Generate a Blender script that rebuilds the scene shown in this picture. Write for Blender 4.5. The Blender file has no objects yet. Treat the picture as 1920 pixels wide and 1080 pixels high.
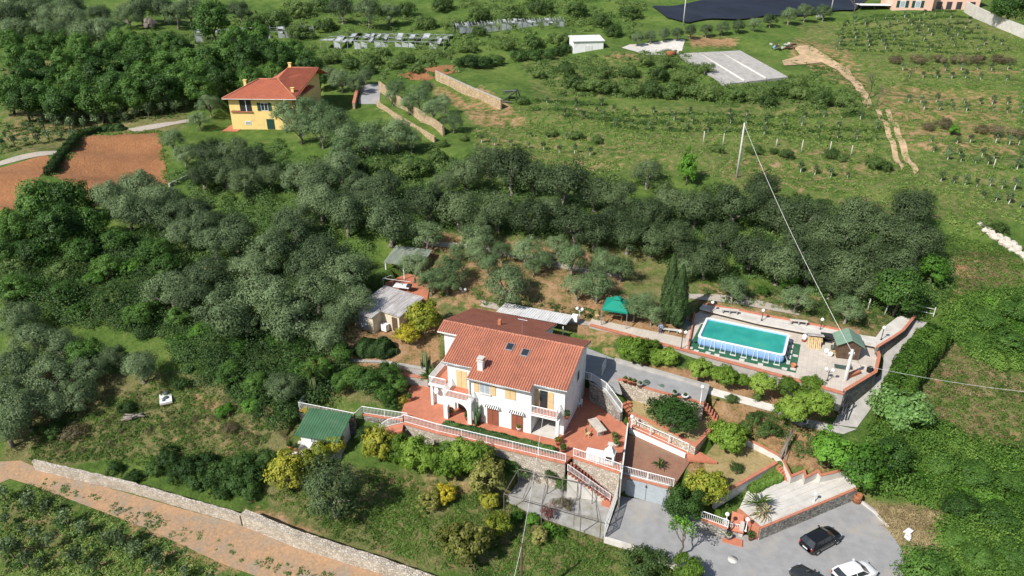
import bpy, bmesh, math, random
import numpy as np
from mathutils import Vector, Matrix

R = math.radians
scene = bpy.context.scene
COL = scene.collection
random.seed(7)

# ------------------------------------------------------------------ camera
FPX, PITCH, CAMH = 1350.0, 26.9, 47.0          # focal length (px of a 1920 wide frame), tilt, height over the house terrace
cam_d = bpy.data.cameras.new('camera')
cam = bpy.data.objects.new('camera', cam_d)
COL.objects.link(cam)
cam.location = (0, 0, CAMH)
cam.rotation_euler = (R(90 - PITCH), 0, 0)
cam_d.sensor_width = 36.0
cam_d.lens = FPX / 1920.0 * 36.0
cam_d.clip_start, cam_d.clip_end = 0.5, 2000
scene.camera = cam

# ------------------------------------------------------------------ sky and sun
SUN_AZ, SUN_EL = 230.0, 44.0
world = bpy.data.worlds.new('World')
scene.world = world
world.use_nodes = True
wn = world.node_tree
sky = wn.nodes.new('ShaderNodeTexSky')
sky.sky_type = 'NISHITA'
sky.sun_disc = False
sky.sun_elevation = R(SUN_EL)
sky.sun_rotation = R(SUN_AZ)
bg = wn.nodes['Background']
bg.inputs['Strength'].default_value = 0.095
wn.links.new(sky.outputs['Color'], bg.inputs['Color'])
sun_d = bpy.data.lights.new('sun', 'SUN')
sun_d.energy = 5.0
sun_d.angle = R(0.5)
sun_d.color = (1.0, 0.965, 0.91)
sun = bpy.data.objects.new('sun', sun_d)
COL.objects.link(sun)
sdir = Vector((math.sin(R(SUN_AZ)) * math.cos(R(SUN_EL)), math.cos(R(SUN_AZ)) * math.cos(R(SUN_EL)), math.sin(R(SUN_EL))))
sun.rotation_euler = (-sdir).to_track_quat('-Z', 'Y').to_euler()
sun.location = (-60, -40, 90)
scene.view_settings.view_transform = 'Standard'
scene.view_settings.look = 'None'
scene.view_settings.exposure = 0.28
scene.view_settings.gamma = 1.0
scene.render.engine = 'CYCLES'
scene.cycles.max_bounces = 4
scene.cycles.diffuse_bounces = 2
scene.cycles.transparent_max_bounces = 4

# ------------------------------------------------------------------ surveying helpers
SP, CP = math.sin(R(PITCH)), math.cos(R(PITCH))

def ray(px, py):
    u, v = (px - 960) / FPX, (540 - py) / FPX
    return u, CP + v * SP, -SP + v * CP

def G(px, py, z):
    """ground position of a picture point known to lie at elevation z"""
    u, d, e = ray(px, py)
    t = (z - CAMH) / e
    return Vector((u * t, d * t, z))

def proj(x, y, z):
    Z = z - CAMH
    dep = y * CP - Z * SP
    up = y * SP + Z * CP
    return 960 + FPX * x / dep, 540 - FPX * up / dep

def topz(x, y, py):
    k = (540 - py) / FPX
    return CAMH + (k * y * CP - y * SP) / (CP + k * SP)

def inpoly(px, py, poly):
    px, py = np.asarray(px, float), np.asarray(py, float)
    ins = np.zeros(px.shape, bool)
    n = len(poly)
    for i in range(n):
        x0, y0 = poly[i][0], poly[i][1]
        x1, y1 = poly[(i + 1) % n][0], poly[(i + 1) % n][1]
        if y0 == y1:
            continue
        c = ((y0 > py) != (y1 > py)) & (px < (x1 - x0) * (py - y0) / (y1 - y0) + x0)
        ins ^= c
    return ins

def distpoly(px, py, poly):
    px, py = np.asarray(px, float), np.asarray(py, float)
    d = np.full(px.shape, 1e9)
    n = len(poly)
    for i in range(n):
        ax, ay = poly[i][0], poly[i][1]
        bx, by = poly[(i + 1) % n][0], poly[(i + 1) % n][1]
        L = (bx - ax) ** 2 + (by - ay) ** 2 + 1e-9
        t = np.clip(((px - ax) * (bx - ax) + (py - ay) * (by - ay)) / L, 0, 1)
        d = np.minimum(d, np.hypot(px - ax - t * (bx - ax), py - ay - t * (by - ay)))
    return d

_cy = [0, 35, 45, 55, 61, 66, 71, 75, 82, 90, 100, 113, 138, 165, 198, 262, 330, 420]
_cz = [-16, -6.4, -4.4, -3.3, -1.6, 0, 1.9, 3.0, 4.6, 6.2, 8.2, 10, 12, 14, 16.8, 24, 34, 48]
_ty = np.arange(-10, 460, 0.5)
_tz = np.interp(_ty, _cy, _cz)
_k = np.exp(-0.5 * (np.arange(-16, 17) * 0.5 / 2.6) ** 2)
_k /= _k.sum()
_tz = np.convolve(np.pad(_tz, 16, mode='edge'), _k, 'valid')

def nat(x, y):
    """natural hillside"""
    x, y = np.asarray(x, float), np.asarray(y, float)
    z = np.interp(y + 0.03 * np.clip(x, -60, 60), _ty, _tz)
    far = np.clip((y - 60) / 60, 0, 1)
    z = z + far * (0.5 * np.sin(x * 0.11 + 1.3) * np.sin(y * 0.09) + 0.35 * np.sin(x * 0.23 + y * 0.17))
    # terraced steps on the slopes behind the pool and to the left
    z = z + 0.35 * np.clip((y - 76) / 10, 0, 1) * np.clip((190 - y) / 60, 0, 1) * np.sin(y * 0.62 + 0.06 * x)
    return z

def T(px, py, dz=0.0):
    """where the sight line of a picture point meets the hillside (raised by dz)"""
    u, d, e = ray(px, py)
    y = np.arange(24, 430, 0.2)
    x = y * u / d
    z = CAMH + y * e / d
    hit = z <= nat(x, y) + dz
    i = int(np.argmax(hit)) if hit.any() else len(y) - 1
    return Vector((x[i], y[i], float(nat(x[i], y[i]))))

# ------------------------------------------------------------------ materials
MATS = {}

def nt(name):
    m = bpy.data.materials.new(name)
    m.use_nodes = True
    t = m.node_tree
    return m, t, t.nodes['Principled BSDF']

def N(t, kind, **kw):
    n = t.nodes.new(kind)
    for k, v in kw.items():
        if k in n.inputs:
            n.inputs[k].default_value = v
        else:
            setattr(n, k, v)
    return n

def ramp(t, fac, stops):
    r = t.nodes.new('ShaderNodeValToRGB')
    e = r.color_ramp.elements
    while len(e) < len(stops):
        e.new(0.5)
    for i, (p, c) in enumerate(stops):
        e[i].position = p
        e[i].color = (*c, 1) if len(c) == 3 else c
    t.links.new(fac, r.inputs[0])
    return r.outputs[0]

def mix(t, fac, a, b, mode='MIX'):
    m = t.nodes.new('ShaderNodeMix')
    m.data_type = 'RGBA'
    m.blend_type = mode
    for sock, val in ((m.inputs[0], fac), (m.inputs[6], a), (m.inputs[7], b)):
        if isinstance(val, bpy.types.NodeSocket):
            t.links.new(val, sock)
        elif isinstance(val, (int, float)):
            sock.default_value = val
        else:
            sock.default_value = (*val, 1)
    return m.outputs[2]

def math_n(t, op, a, b=0.0, clamp=False):
    m = t.nodes.new('ShaderNodeMath')
    m.operation = op
    m.use_clamp = clamp
    for i, val in enumerate((a, b)):
        if isinstance(val, bpy.types.NodeSocket):
            t.links.new(val, m.inputs[i])
        else:
            m.inputs[i].default_value = val
    return m.outputs[0]

def noise(t, scale, detail=4.0, rough=0.6, vec=None, dist=0.0):
    n = N(t, 'ShaderNodeTexNoise', Scale=scale, Detail=detail, Roughness=rough, Distortion=dist)
    if vec is not None:
        t.links.new(vec, n.inputs['Vector'])
    return n.outputs[0]

def coord(t, kind='Object'):
    return t.nodes.new('ShaderNodeTexCoord').outputs[kind]

def wpos(t):
    return t.nodes.new('ShaderNodeNewGeometry').outputs['Position']

def bump(t, b, h, strength=0.4, dist=0.05):
    n = N(t, 'ShaderNodeBump', Strength=strength, Distance=dist)
    t.links.new(h, n.inputs['Height'])
    t.links.new(n.outputs[0], b.inputs['Normal'])

def plain(name, c, rough=0.7, var=0.25, scale=1.5, metal=0.0, spec=0.3, bumps=0.0, dirt=None, dscale=0.7):
    if name in MATS:
        return MATS[name]
    m, t, b = nt(name)
    p = wpos(t)
    n1 = noise(t, scale, 6, 0.65, p)
    a = tuple(x * (1 - var) for x in c)
    d = tuple(min(1, x * (1 + var)) for x in c)
    out = ramp(t, n1, [(0.3, a), (0.7, d)])
    if dirt:
        n2 = noise(t, dscale, 8, 0.7, p)
        out = mix(t, ramp(t, n2, [(0.52, (0, 0, 0)), (0.72, (1, 1, 1))]), out, dirt)
    t.links.new(out, b.inputs['Base Color'])
    b.inputs['Roughness'].default_value = rough
    b.inputs['Metallic'].default_value = metal
    b.inputs['Specular IOR Level'].default_value = spec
    if bumps:
        bump(t, b, noise(t, 14, 5, 0.7, p), bumps, 0.03)
    MATS[name] = m
    return m

def foliage(name, dark, mid, light, trans=0.25, yellow=None, nscale=0.35):
    if not yellow and name.split('_')[0] not in ('red', 'pink', 'straw', 'dry', 'mimosa'):
        dark, mid, light = [(c[0] * (0.88 if 'olive' in name else 0.82), c[1] * 1.03, c[2] * (0.80 if 'olive' in name else 0.86)) for c in (dark, mid, light)]
    m, t, b = nt(name)
    geo = t.nodes.new('ShaderNodeNewGeometry')
    oi = t.nodes.new('ShaderNodeObjectInfo')
    n1 = noise(t, nscale, 5, 0.7, geo.outputs['Position'])
    f = math_n(t, 'MULTIPLY', geo.outputs['Random Per Island'], 0.42)
    f = math_n(t, 'ADD', f, math_n(t, 'ADD', math_n(t, 'MULTIPLY', math_n(t, 'SUBTRACT', n1, 0.5), 1.5), 0.29))
    f = math_n(t, 'ADD', f, math_n(t, 'MULTIPLY', math_n(t, 'SUBTRACT', oi.outputs['Random'], 0.5), 0.6))
    out = ramp(t, f, [(0.15, dark), (0.5, mid), (0.85, light)])
    if yellow:
        n2 = noise(t, 1.1, 3, 0.6, geo.outputs['Position'])
        out = mix(t, ramp(t, n2, [(0.52, (0, 0, 0)), (0.8, (1, 1, 1))]), out, yellow)
    t.links.new(out, b.inputs['Base Color'])
    b.inputs['Roughness'].default_value = 0.55
    b.inputs['Specular IOR Level'].default_value = 0.25
    tr = t.nodes.new('ShaderNodeBsdfTranslucent')
    t.links.new(out, tr.inputs['Color'])
    ms = t.nodes.new('ShaderNodeMixShader')
    ms.inputs[0].default_value = trans
    t.links.new(b.outputs[0], ms.inputs[1])
    t.links.new(tr.outputs[0], ms.inputs[2])
    t.links.new(ms.outputs[0], t.nodes['Material Output'].inputs[0])
    MATS[name] = m
    return m

foliage('olive_leaf', (0.070, 0.094, 0.050), (0.150, 0.190, 0.102), (0.265, 0.305, 0.185), 0.36)
foliage('olive_dark_leaf', (0.048, 0.066, 0.033), (0.105, 0.136, 0.066), (0.195, 0.230, 0.126), 0.36)
foliage('olive_pale_leaf', (0.095, 0.138, 0.065), (0.180, 0.235, 0.122), (0.290, 0.335, 0.200), 0.34)
foliage('broad_leaf', (0.038, 0.072, 0.016), (0.088, 0.155, 0.030), (0.160, 0.245, 0.052), 0.32)
foliage('bright_leaf', (0.045, 0.090, 0.012), (0.100, 0.200, 0.024), (0.190, 0.330, 0.045))
foliage('citrus_leaf', (0.090, 0.135, 0.018), (0.205, 0.280, 0.036), (0.350, 0.400, 0.078), 0.34)
foliage('citrus_yellow_leaf', (0.095, 0.140, 0.014), (0.215, 0.275, 0.028), (0.380, 0.370, 0.050), 0.3, yellow=(0.42, 0.36, 0.02))
foliage('lemon_leaf', (0.080, 0.090, 0.015), (0.200, 0.215, 0.035), (0.360, 0.340, 0.110), yellow=(0.33, 0.32, 0.11))
foliage('mimosa_leaf', (0.150, 0.155, 0.012), (0.330, 0.310, 0.020), (0.540, 0.450, 0.035))
foliage('bramble_leaf', (0.050, 0.085, 0.024), (0.120, 0.178, 0.050), (0.215, 0.265, 0.092), 0.34, nscale=0.14)
foliage('ivy_leaf', (0.042, 0.082, 0.015), (0.118, 0.195, 0.032), (0.240, 0.310, 0.066), 0.34, nscale=0.2)
foliage('scrub_leaf', (0.052, 0.078, 0.022), (0.112, 0.155, 0.042), (0.205, 0.235, 0.075), 0.3, nscale=0.3)
foliage('dry_scrub_leaf', (0.080, 0.065, 0.035), (0.150, 0.125, 0.065), (0.260, 0.215, 0.120), nscale=0.3)
foliage('straw_leaf', (0.200, 0.150, 0.070), (0.330, 0.255, 0.130), (0.480, 0.390, 0.210), nscale=0.3)
foliage('cypress_leaf', (0.026, 0.044, 0.015), (0.058, 0.090, 0.028), (0.110, 0.150, 0.050))
foliage('hedge_leaf', (0.030, 0.058, 0.014), (0.066, 0.112, 0.028), (0.120, 0.175, 0.046), 0.3)
foliage('grass_blade', (0.075, 0.115, 0.022), (0.172, 0.235, 0.048), (0.300, 0.325, 0.098), 0.34, nscale=0.16)
foliage('palm_leaf', (0.035, 0.060, 0.012), (0.090, 0.130, 0.026), (0.200, 0.210, 0.050))
foliage('red_leaf', (0.10, 0.03, 0.025), (0.26, 0.07, 0.06), (0.42, 0.14, 0.11))
foliage('yellow_bush_leaf', (0.14, 0.14, 0.015), (0.28, 0.26, 0.03), (0.44, 0.36, 0.06), yellow=(0.45, 0.30, 0.03))
foliage('silver_leaf', (0.075, 0.095, 0.085), (0.150, 0.180, 0.160), (0.260, 0.295, 0.265))
foliage('pink_blossom', (0.22, 0.16, 0.15), (0.36, 0.28, 0.26), (0.50, 0.40, 0.38))
foliage('white_blossom', (0.06, 0.11, 0.03), (0.15, 0.24, 0.06), (0.32, 0.40, 0.17))
foliage('cactus_leaf', (0.04, 0.06, 0.03), (0.10, 0.14, 0.07), (0.19, 0.23, 0.13))

plain('bark', (0.12, 0.095, 0.07), 0.95, 0.4, 6)
plain('grey_bark', (0.22, 0.19, 0.16), 0.95, 0.35, 6)
plain('white_plaster', (0.80, 0.79, 0.76), 0.8, 0.05, 0.8, dirt=(0.62, 0.60, 0.55), dscale=0.9)
plain('white_paint', (0.80, 0.80, 0.79), 0.45, 0.06, 2)
plain('old_white_paint', (0.68, 0.67, 0.64), 0.6, 0.12, 2)
plain('cream_plaster', (0.62, 0.54, 0.40), 0.85, 0.1, 0.9)
plain('yellow_plaster', (0.84, 0.60, 0.23), 0.85, 0.07, 0.5, dirt=(0.62, 0.45, 0.20), dscale=0.8)
plain('pink_plaster', (0.72, 0.47, 0.36), 0.85, 0.06, 0.5)
plain('concrete', (0.38, 0.36, 0.33), 0.9, 0.2, 0.9, bumps=0.25, dirt=(0.27, 0.25, 0.22))
plain('light_concrete', (0.55, 0.52, 0.47), 0.9, 0.13, 0.8, bumps=0.2, dirt=(0.42, 0.39, 0.34))
plain('asphalt', (0.285, 0.283, 0.280), 0.92, 0.14, 0.9, bumps=0.25, dirt=(0.37, 0.33, 0.27), dscale=0.22)
plain('gravel', (0.31, 0.30, 0.28), 0.95, 0.25, 1.5, bumps=0.4, dirt=(0.20, 0.19, 0.11), dscale=0.5)
plain('dust', (0.43, 0.30, 0.18), 0.95, 0.3, 0.6, bumps=0.4, dirt=(0.20, 0.21, 0.07), dscale=0.4)
plain('red_paint', (0.30, 0.085, 0.05), 0.6, 0.12, 2)
plain('brick_coping', (0.46, 0.175, 0.105), 0.85, 0.2, 3.0, bumps=0.2)
plain('wood', (0.30, 0.18, 0.09), 0.75, 0.3, 3)
plain('pale_wood', (0.52, 0.38, 0.20), 0.75, 0.25, 3)
plain('dark_wood', (0.10, 0.062, 0.040), 0.8, 0.3, 2.5)
plain('shutter_wood', (0.62, 0.45, 0.24), 0.6, 0.1, 2)
plain('shutter_red', (0.27, 0.09, 0.05), 0.6, 0.12, 2)
plain('shutter_green', (0.02, 0.06, 0.045), 0.5, 0.15, 2)
plain('green_felt', (0.17, 0.26, 0.19), 0.85, 0.14, 1.5)
plain('green_sheet', (0.050, 0.125, 0.062), 0.65, 0.2, 0.9, dirt=(0.10, 0.15, 0.10), dscale=0.6)
plain('teal_canvas', (0.005, 0.22, 0.15), 0.7, 0.06, 1)
plain('green_carpet', (0.025, 0.11, 0.055), 0.9, 0.25, 2.0, dirt=(0.09, 0.13, 0.09))
plain('terracotta', (0.45, 0.17, 0.09), 0.8, 0.2, 3)
plain('terracotta_dark', (0.24, 0.10, 0.065), 0.8, 0.2, 3)
plain('dark_metal', (0.05, 0.05, 0.052), 0.5, 0.15, 2, metal=0.3)
plain('grey_metal', (0.36, 0.37, 0.38), 0.45, 0.1, 2, metal=0.5)
plain('pole_concrete', (0.50, 0.49, 0.46), 0.85, 0.1, 1.5)
plain('rust', (0.28, 0.11, 0.05), 0.9, 0.35, 5)
plain('dull_metal', (0.16, 0.14, 0.125), 0.8, 0.3, 3)
plain('glass_dark', (0.03, 0.035, 0.04), 0.12, 0.1, 2, spec=0.6)
plain('glass_pale', (0.36, 0.40, 0.43), 0.15, 0.1, 2, spec=0.6)
plain('black_sheet', (0.016, 0.018, 0.026), 0.55, 0.3, 0.2)
plain('plastic_white', (0.78, 0.78, 0.78), 0.4, 0.04, 2)
plain('plastic_blue', (0.22, 0.37, 0.62), 0.5, 0.1, 1.2)
plain('tarp_grey', (0.060, 0.090, 0.082), 0.6, 0.3, 2.5)
plain('stone_pale', (0.50, 0.45, 0.38), 0.95, 0.3, 2.2, bumps=0.5)
plain('torn_plastic', (0.40, 0.42, 0.41), 0.6, 0.4, 0.6)
plain('cloth_blue', (0.55, 0.62, 0.75), 0.8, 0.08, 3)
plain('cloth_navy', (0.05, 0.07, 0.12), 0.8, 0.1, 3)
plain('skin', (0.50, 0.30, 0.20), 0.6, 0.05, 3)
plain('hair', (0.015, 0.011, 0.009), 0.6, 0.2, 3)
plain('car_black', (0.010, 0.010, 0.011), 0.10, 0.1, 1, spec=0.7)
plain('car_charcoal', (0.030, 0.031, 0.032), 0.14, 0.1, 1, spec=0.7)
plain('car_white', (0.80, 0.79, 0.77), 0.2, 0.02, 1, spec=0.5)
plain('tyre', (0.02, 0.02, 0.02), 0.9, 0.2, 2)
plain('tail_red', (0.45, 0.02, 0.02), 0.25, 0.05, 2)
plain('lamp_globe', (0.85, 0.85, 0.82), 0.25, 0.02, 2)

def mk_tiles(name, c1, c2, mortar, sx, sy, rot=0.0, rough=0.8, bstr=0.3, dirt=None):
    m, t, b = nt(name)
    p = wpos(t)
    mp = N(t, 'ShaderNodeMapping')
    mp.inputs['Rotation'].default_value = (0, 0, rot)
    t.links.new(p, mp.inputs['Vector'])
    br = N(t, 'ShaderNodeTexBrick', Scale=1.0)
    br.inputs['Brick Width'].default_value = sx
    br.inputs['Row Height'].default_value = sy
    br.inputs['Mortar Size'].default_value = 0.012
    br.inputs['Color1'].default_value = (*c1, 1)
    br.inputs['Color2'].default_value = (*c2, 1)
    br.inputs['Mortar'].default_value = (*mortar, 1)
    br.offset = 0.0
    t.links.new(mp.outputs[0], br.inputs['Vector'])
    out = br.outputs['Color']
    n1 = noise(t, 0.5, 7, 0.7, p)
    out = mix(t, ramp(t, n1, [(0.35, (0.72, 0.72, 0.72)), (0.7, (1.15, 1.12, 1.1))]), (0, 0, 0), out, 'MIX') if False else mix(t, 1.0, out, ramp(t, n1, [(0.35, (0.74, 0.74, 0.74)), (0.7, (1.0, 1.0, 1.0))]), 'MULTIPLY')
    if dirt:
        n2 = noise(t, 0.35, 8, 0.7, p)
        out = mix(t, ramp(t, n2, [(0.48, (0, 0, 0)), (0.68, (1, 1, 1))]), out, dirt)
    t.links.new(out, b.inputs['Base Color'])
    b.inputs['Roughness'].default_value = rough
    bump(t, b, br.outputs['Fac'], -bstr, 0.01)
    MATS[name] = m

HA = R(-21)
mk_tiles('red_paving', (0.58, 0.205, 0.115), (0.52, 0.18, 0.10), (0.44, 0.19, 0.12), 0.3, 0.3, -HA)
mk_tiles('brown_paving', (0.33, 0.165, 0.105), (0.28, 0.14, 0.09), (0.22, 0.13, 0.09), 0.33, 0.33, -HA, dirt=(0.24, 0.155, 0.10))
mk_tiles('deck_paving', (0.64, 0.56, 0.47), (0.60, 0.525, 0.44), (0.42, 0.37, 0.31), 0.5, 0.5, R(24), dirt=(0.47, 0.42, 0.35))

def mk_stone(name, cols, scale, mortar, stretch=1.5):
    m, t, b = nt(name)
    p = wpos(t)
    mp = N(t, 'ShaderNodeMapping')
    mp.inputs['Scale'].default_value = (1, 1, stretch)
    t.links.new(p, mp.inputs['Vector'])
    w = mix(t, 0.06, mp.outputs[0], N(t, 'ShaderNodeTexNoise', Scale=2.0).outputs[1])
    v1 = N(t, 'ShaderNodeTexVoronoi', Scale=scale)
    t.links.new(w, v1.inputs['Vector'])
    v2 = N(t, 'ShaderNodeTexVoronoi', Scale=scale, feature='DISTANCE_TO_EDGE')
    t.links.new(w, v2.inputs['Vector'])
    sep = t.nodes.new('ShaderNodeSeparateColor')
    t.links.new(v1.outputs['Color'], sep.inputs[0])
    out = ramp(t, sep.outputs[0], [(0.0, cols[0]), (0.5, cols[1]), (1.0, cols[2])])
    e = ramp(t, v2.outputs['Distance'], [(0.0, (0, 0, 0)), (0.12, (1, 1, 1))])
    out = mix(t, e, mortar, out)
    n1 = noise(t, 0.8, 6, 0.7, p)
    out = mix(t, 1.0, out, ramp(t, n1, [(0.3, (0.7, 0.68, 0.64)), (0.7, (1, 1, 1))]), 'MULTIPLY')
    t.links.new(out, b.inputs['Base Color'])
    b.inputs['Roughness'].default_value = 0.95
    bump(t, b, e, 0.9, 0.06)
    MATS[name] = m

mk_stone('grey_stone', ((0.20, 0.19, 0.17), (0.36, 0.34, 0.30), (0.52, 0.49, 0.43)), 3.4, (0.16, 0.15, 0.13))
mk_stone('white_stone', ((0.48, 0.40, 0.32), (0.64, 0.57, 0.47), (0.76, 0.70, 0.60)), 4.6, (0.44, 0.36, 0.28))
mk_stone('tan_stone', ((0.42, 0.30, 0.17), (0.55, 0.41, 0.25), (0.64, 0.50, 0.32)), 2.4, (0.40, 0.30, 0.19))
mk_stone('dark_stone', ((0.12, 0.12, 0.11), (0.21, 0.21, 0.19), (0.32, 0.31, 0.28)), 3.6, (0.11, 0.11, 0.10))

def mk_roof(name, c, dark, scale=0.6):
    m, t, b = nt(name)
    p = wpos(t)
    geo = t.nodes.new('ShaderNodeNewGeometry')
    f = math_n(t, 'ADD', 0.1, math_n(t, 'MULTIPLY', noise(t, scale, 6, 0.7, p), 0.95))
    out = ramp(t, f, [(0.25, dark), (0.6, c), (0.95, tuple(min(1, x * 1.25) for x in c))])
    n2 = noise(t, 5.5, 5, 0.8, p)
    out = mix(t, 1.0, out, ramp(t, n2, [(0.34, (0.62, 0.60, 0.58)), (0.62, (1.0, 1.0, 1.0))]), 'MULTIPLY')
    n3 = noise(t, 2.2, 8, 0.8, p)
    out = mix(t, ramp(t, n3, [(0.56, (0, 0, 0)), (0.74, (0.8, 0.8, 0.8))]), out, tuple(0.5 * x + 0.16 for x in dark))
    t.links.new(out, b.inputs['Base Color'])
    b.inputs['Roughness'].default_value = 0.85
    MATS[name] = m

mk_roof('roof_tile', (0.52, 0.205, 0.125), (0.34, 0.135, 0.09))
mk_roof('roof_tile_orange', (0.52, 0.155, 0.080), (0.42, 0.12, 0.065))
def mk_sheet(name, dark, mid, light):
    m, t, b = nt(name)
    mp = N(t, 'ShaderNodeMapping')
    mp.inputs['Scale'].default_value = (2.6, 0.22, 1)
    t.links.new(coord(t), mp.inputs['Vector'])
    n1 = noise(t, 1.6, 6, 0.75, mp.outputs[0])
    n2 = noise(t, 0.9, 5, 0.7, wpos(t))
    f = math_n(t, 'ADD', math_n(t, 'MULTIPLY', n1, 0.75), math_n(t, 'MULTIPLY', n2, 0.25))
    t.links.new(ramp(t, f, [(0.34, dark), (0.5, mid), (0.64, light)]), b.inputs['Base Color'])
    b.inputs['Roughness'].default_value = 0.6
    MATS[name] = m
mk_sheet('metal_sheet', (0.22, 0.17, 0.14), (0.46, 0.43, 0.41), (0.68, 0.66, 0.64))
mk_sheet('metal_sheet_white', (0.42, 0.38, 0.34), (0.68, 0.67, 0.65), (0.80, 0.79, 0.77))
mk_sheet('metal_sheet_green', (0.12, 0.15, 0.11), (0.22, 0.25, 0.20), (0.36, 0.38, 0.32))

# pool water
m, t, b = nt('pool_water')
p = wpos(t)
out = ramp(t, noise(t, 0.45, 5, 0.65, p), [(0.3, (0.020, 0.25, 0.20)), (0.6, (0.035, 0.33, 0.26)), (0.8, (0.08, 0.35, 0.21))])
t.links.new(out, b.inputs['Base Color'])
b.inputs['Roughness'].default_value = 0.08
b.inputs['Specular IOR Level'].default_value = 0.45
bump(t, b, noise(t, 3.0, 3, 0.5, p), 0.05, 0.02)
MATS['pool_water'] = m

# ploughed earth
m, t, b = nt('ploughed_earth')
p = wpos(t)
wv = N(t, 'ShaderNodeTexWave', Scale=0.42, Distortion=0.6)
wv.inputs['Detail'].default_value = 3
t.links.new(p, wv.inputs['Vector'])
n1 = noise(t, 0.25, 6, 0.65, p)
n2 = noise(t, 3.0, 5, 0.7, p)
out = ramp(t, n1, [(0.3, (0.285, 0.120, 0.045)), (0.7, (0.41, 0.185, 0.072))])
out = mix(t, 1.0, out, ramp(t, n2, [(0.3, (0.72, 0.7, 0.68)), (0.65, (1, 1, 1))]), 'MULTIPLY')
t.links.new(out, b.inputs['Base Color'])
b.inputs['Roughness'].default_value = 0.98
bump(t, b, math_n(t, 'ADD', math_n(t, 'MULTIPLY', noise(t, 0.8, 6, 0.75, p), 2.0), math_n(t, 'MULTIPLY', n2, 1.5)), 0.9, 0.2)
MATS['ploughed_earth'] = m

# rough earth of tracks and beds
def mk_earth(name, a, c, d):
    m, t, b = nt(name)
    p = wpos(t)
    n1 = noise(t, 0.5, 7, 0.7, p)
    n2 = noise(t, 4.0, 5, 0.7, p)
    out = ramp(t, n1, [(0.3, a), (0.5, c), (0.7, d)])
    out = mix(t, 1.0, out, ramp(t, n2, [(0.3, (0.7, 0.68, 0.66)), (0.65, (1, 1, 1))]), 'MULTIPLY')
    t.links.new(out, b.inputs['Base Color'])
    b.inputs['Roughness'].default_value = 0.98
    bump(t, b, n2, 0.8, 0.06)
    MATS[name] = m

mk_earth('track_earth', (0.27, 0.245, 0.20), (0.375, 0.245, 0.145), (0.46, 0.275, 0.145))
mk_earth('bed_earth', (0.30, 0.16, 0.075), (0.42, 0.235, 0.115), (0.40, 0.29, 0.16))
mk_earth('lawn_dry', (0.21, 0.20, 0.06), (0.36, 0.27, 0.12), (0.40, 0.31, 0.15))
mk_earth('pale_path', (0.33, 0.30, 0.26), (0.42, 0.37, 0.31), (0.38, 0.31, 0.22))

# hillside ground: grass, dry grass, bare orange soil, mixed by masks stored on the terrain
m, t, b = nt('hillside')
p = wpos(t)
def attr(n):
    a = t.nodes.new('ShaderNodeAttribute')
    a.attribute_name = n
    return a.outputs['Fac']
nL, nM, nS = noise(t, 0.11, 5, 0.6, p), noise(t, 0.7, 6, 0.7, p), noise(t, 5.0, 6, 0.75, p)
grass = ramp(t, math_n(t, 'ADD', math_n(t, 'MULTIPLY', nL, 0.5), math_n(t, 'MULTIPLY', nM, 0.5)), [(0.34, (0.050, 0.097, 0.020)), (0.5, (0.112, 0.182, 0.037)), (0.66, (0.200, 0.245, 0.065))])
dryc = ramp(t, nM, [(0.3, (0.155, 0.165, 0.055)), (0.55, (0.225, 0.205, 0.085)), (0.75, (0.33, 0.25, 0.13))])
soilc = ramp(t, nM, [(0.3, (0.25, 0.145, 0.070)), (0.5, (0.40, 0.235, 0.120)), (0.75, (0.47, 0.33, 0.20))])
def edge(mask, lo, hi):
    return ramp(t, math_n(t, 'ADD', mask, math_n(t, 'MULTIPLY', math_n(t, 'SUBTRACT', nM, 0.5), 1.1)), [(lo, (0, 0, 0)), (hi, (1, 1, 1))])
out = mix(t, edge(attr('dry'), 0.32, 0.62), grass, dryc)
out = mix(t, edge(attr('soil'), 0.36, 0.58), out, soilc)
out = mix(t, 1.0, out, ramp(t, nS, [(0.28, (0.50, 0.52, 0.48)), (0.62, (1, 1, 1))]), 'MULTIPLY')
t.links.new(out, b.inputs['Base Color'])
b.inputs['Roughness'].default_value = 0.97
b.inputs['Specular IOR Level'].default_value = 0.1
bump(t, b, math_n(t, 'ADD', nS, math_n(t, 'MULTIPLY', nM, 2.0)), 1.0, 0.16)
MATS['hillside'] = m

# ------------------------------------------------------------------ object helpers
def tag(o, label=None, cat=None, group=None, kind=None):
    if label: o['label'] = label
    if cat: o['category'] = cat
    if group: o['group'] = group
    if kind: o['kind'] = kind
    return o

def thing(name, label, cat, loc=(0, 0, 0), rz=0.0, group=None):
    o = bpy.data.objects.new(name, None)
    o.empty_display_size = 0.3
    COL.objects.link(o)
    o.location = loc
    o.rotation_euler = (0, 0, rz)
    return tag(o, label, cat, group)

def link_mesh(name, me, parent=None):
    o = bpy.data.objects.new(name, me)
    COL.objects.link(o)
    if parent is not None:
        o.parent = parent
    return o

def np_mesh(name, V, Q, mat, smooth=False):
    me = bpy.data.meshes.new(name)
    V = np.ascontiguousarray(V, np.float32)
    Q = np.ascontiguousarray(Q, np.int32)
    k = Q.shape[1]
    me.vertices.add(len(V))
    me.vertices.foreach_set('co', V.ravel())
    me.loops.add(Q.size)
    me.loops.foreach_set('vertex_index', Q.ravel())
    me.polygons.add(len(Q))
    me.polygons.foreach_set('loop_start', np.arange(0, Q.size, k, dtype=np.int32))
    me.polygons.foreach_set('loop_total', np.full(len(Q), k, np.int32))
    if smooth:
        me.polygons.foreach_set('use_smooth', np.ones(len(Q), bool))
    me.update(calc_edges=True)
    me.materials.append(MATS[mat])
    return me

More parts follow.
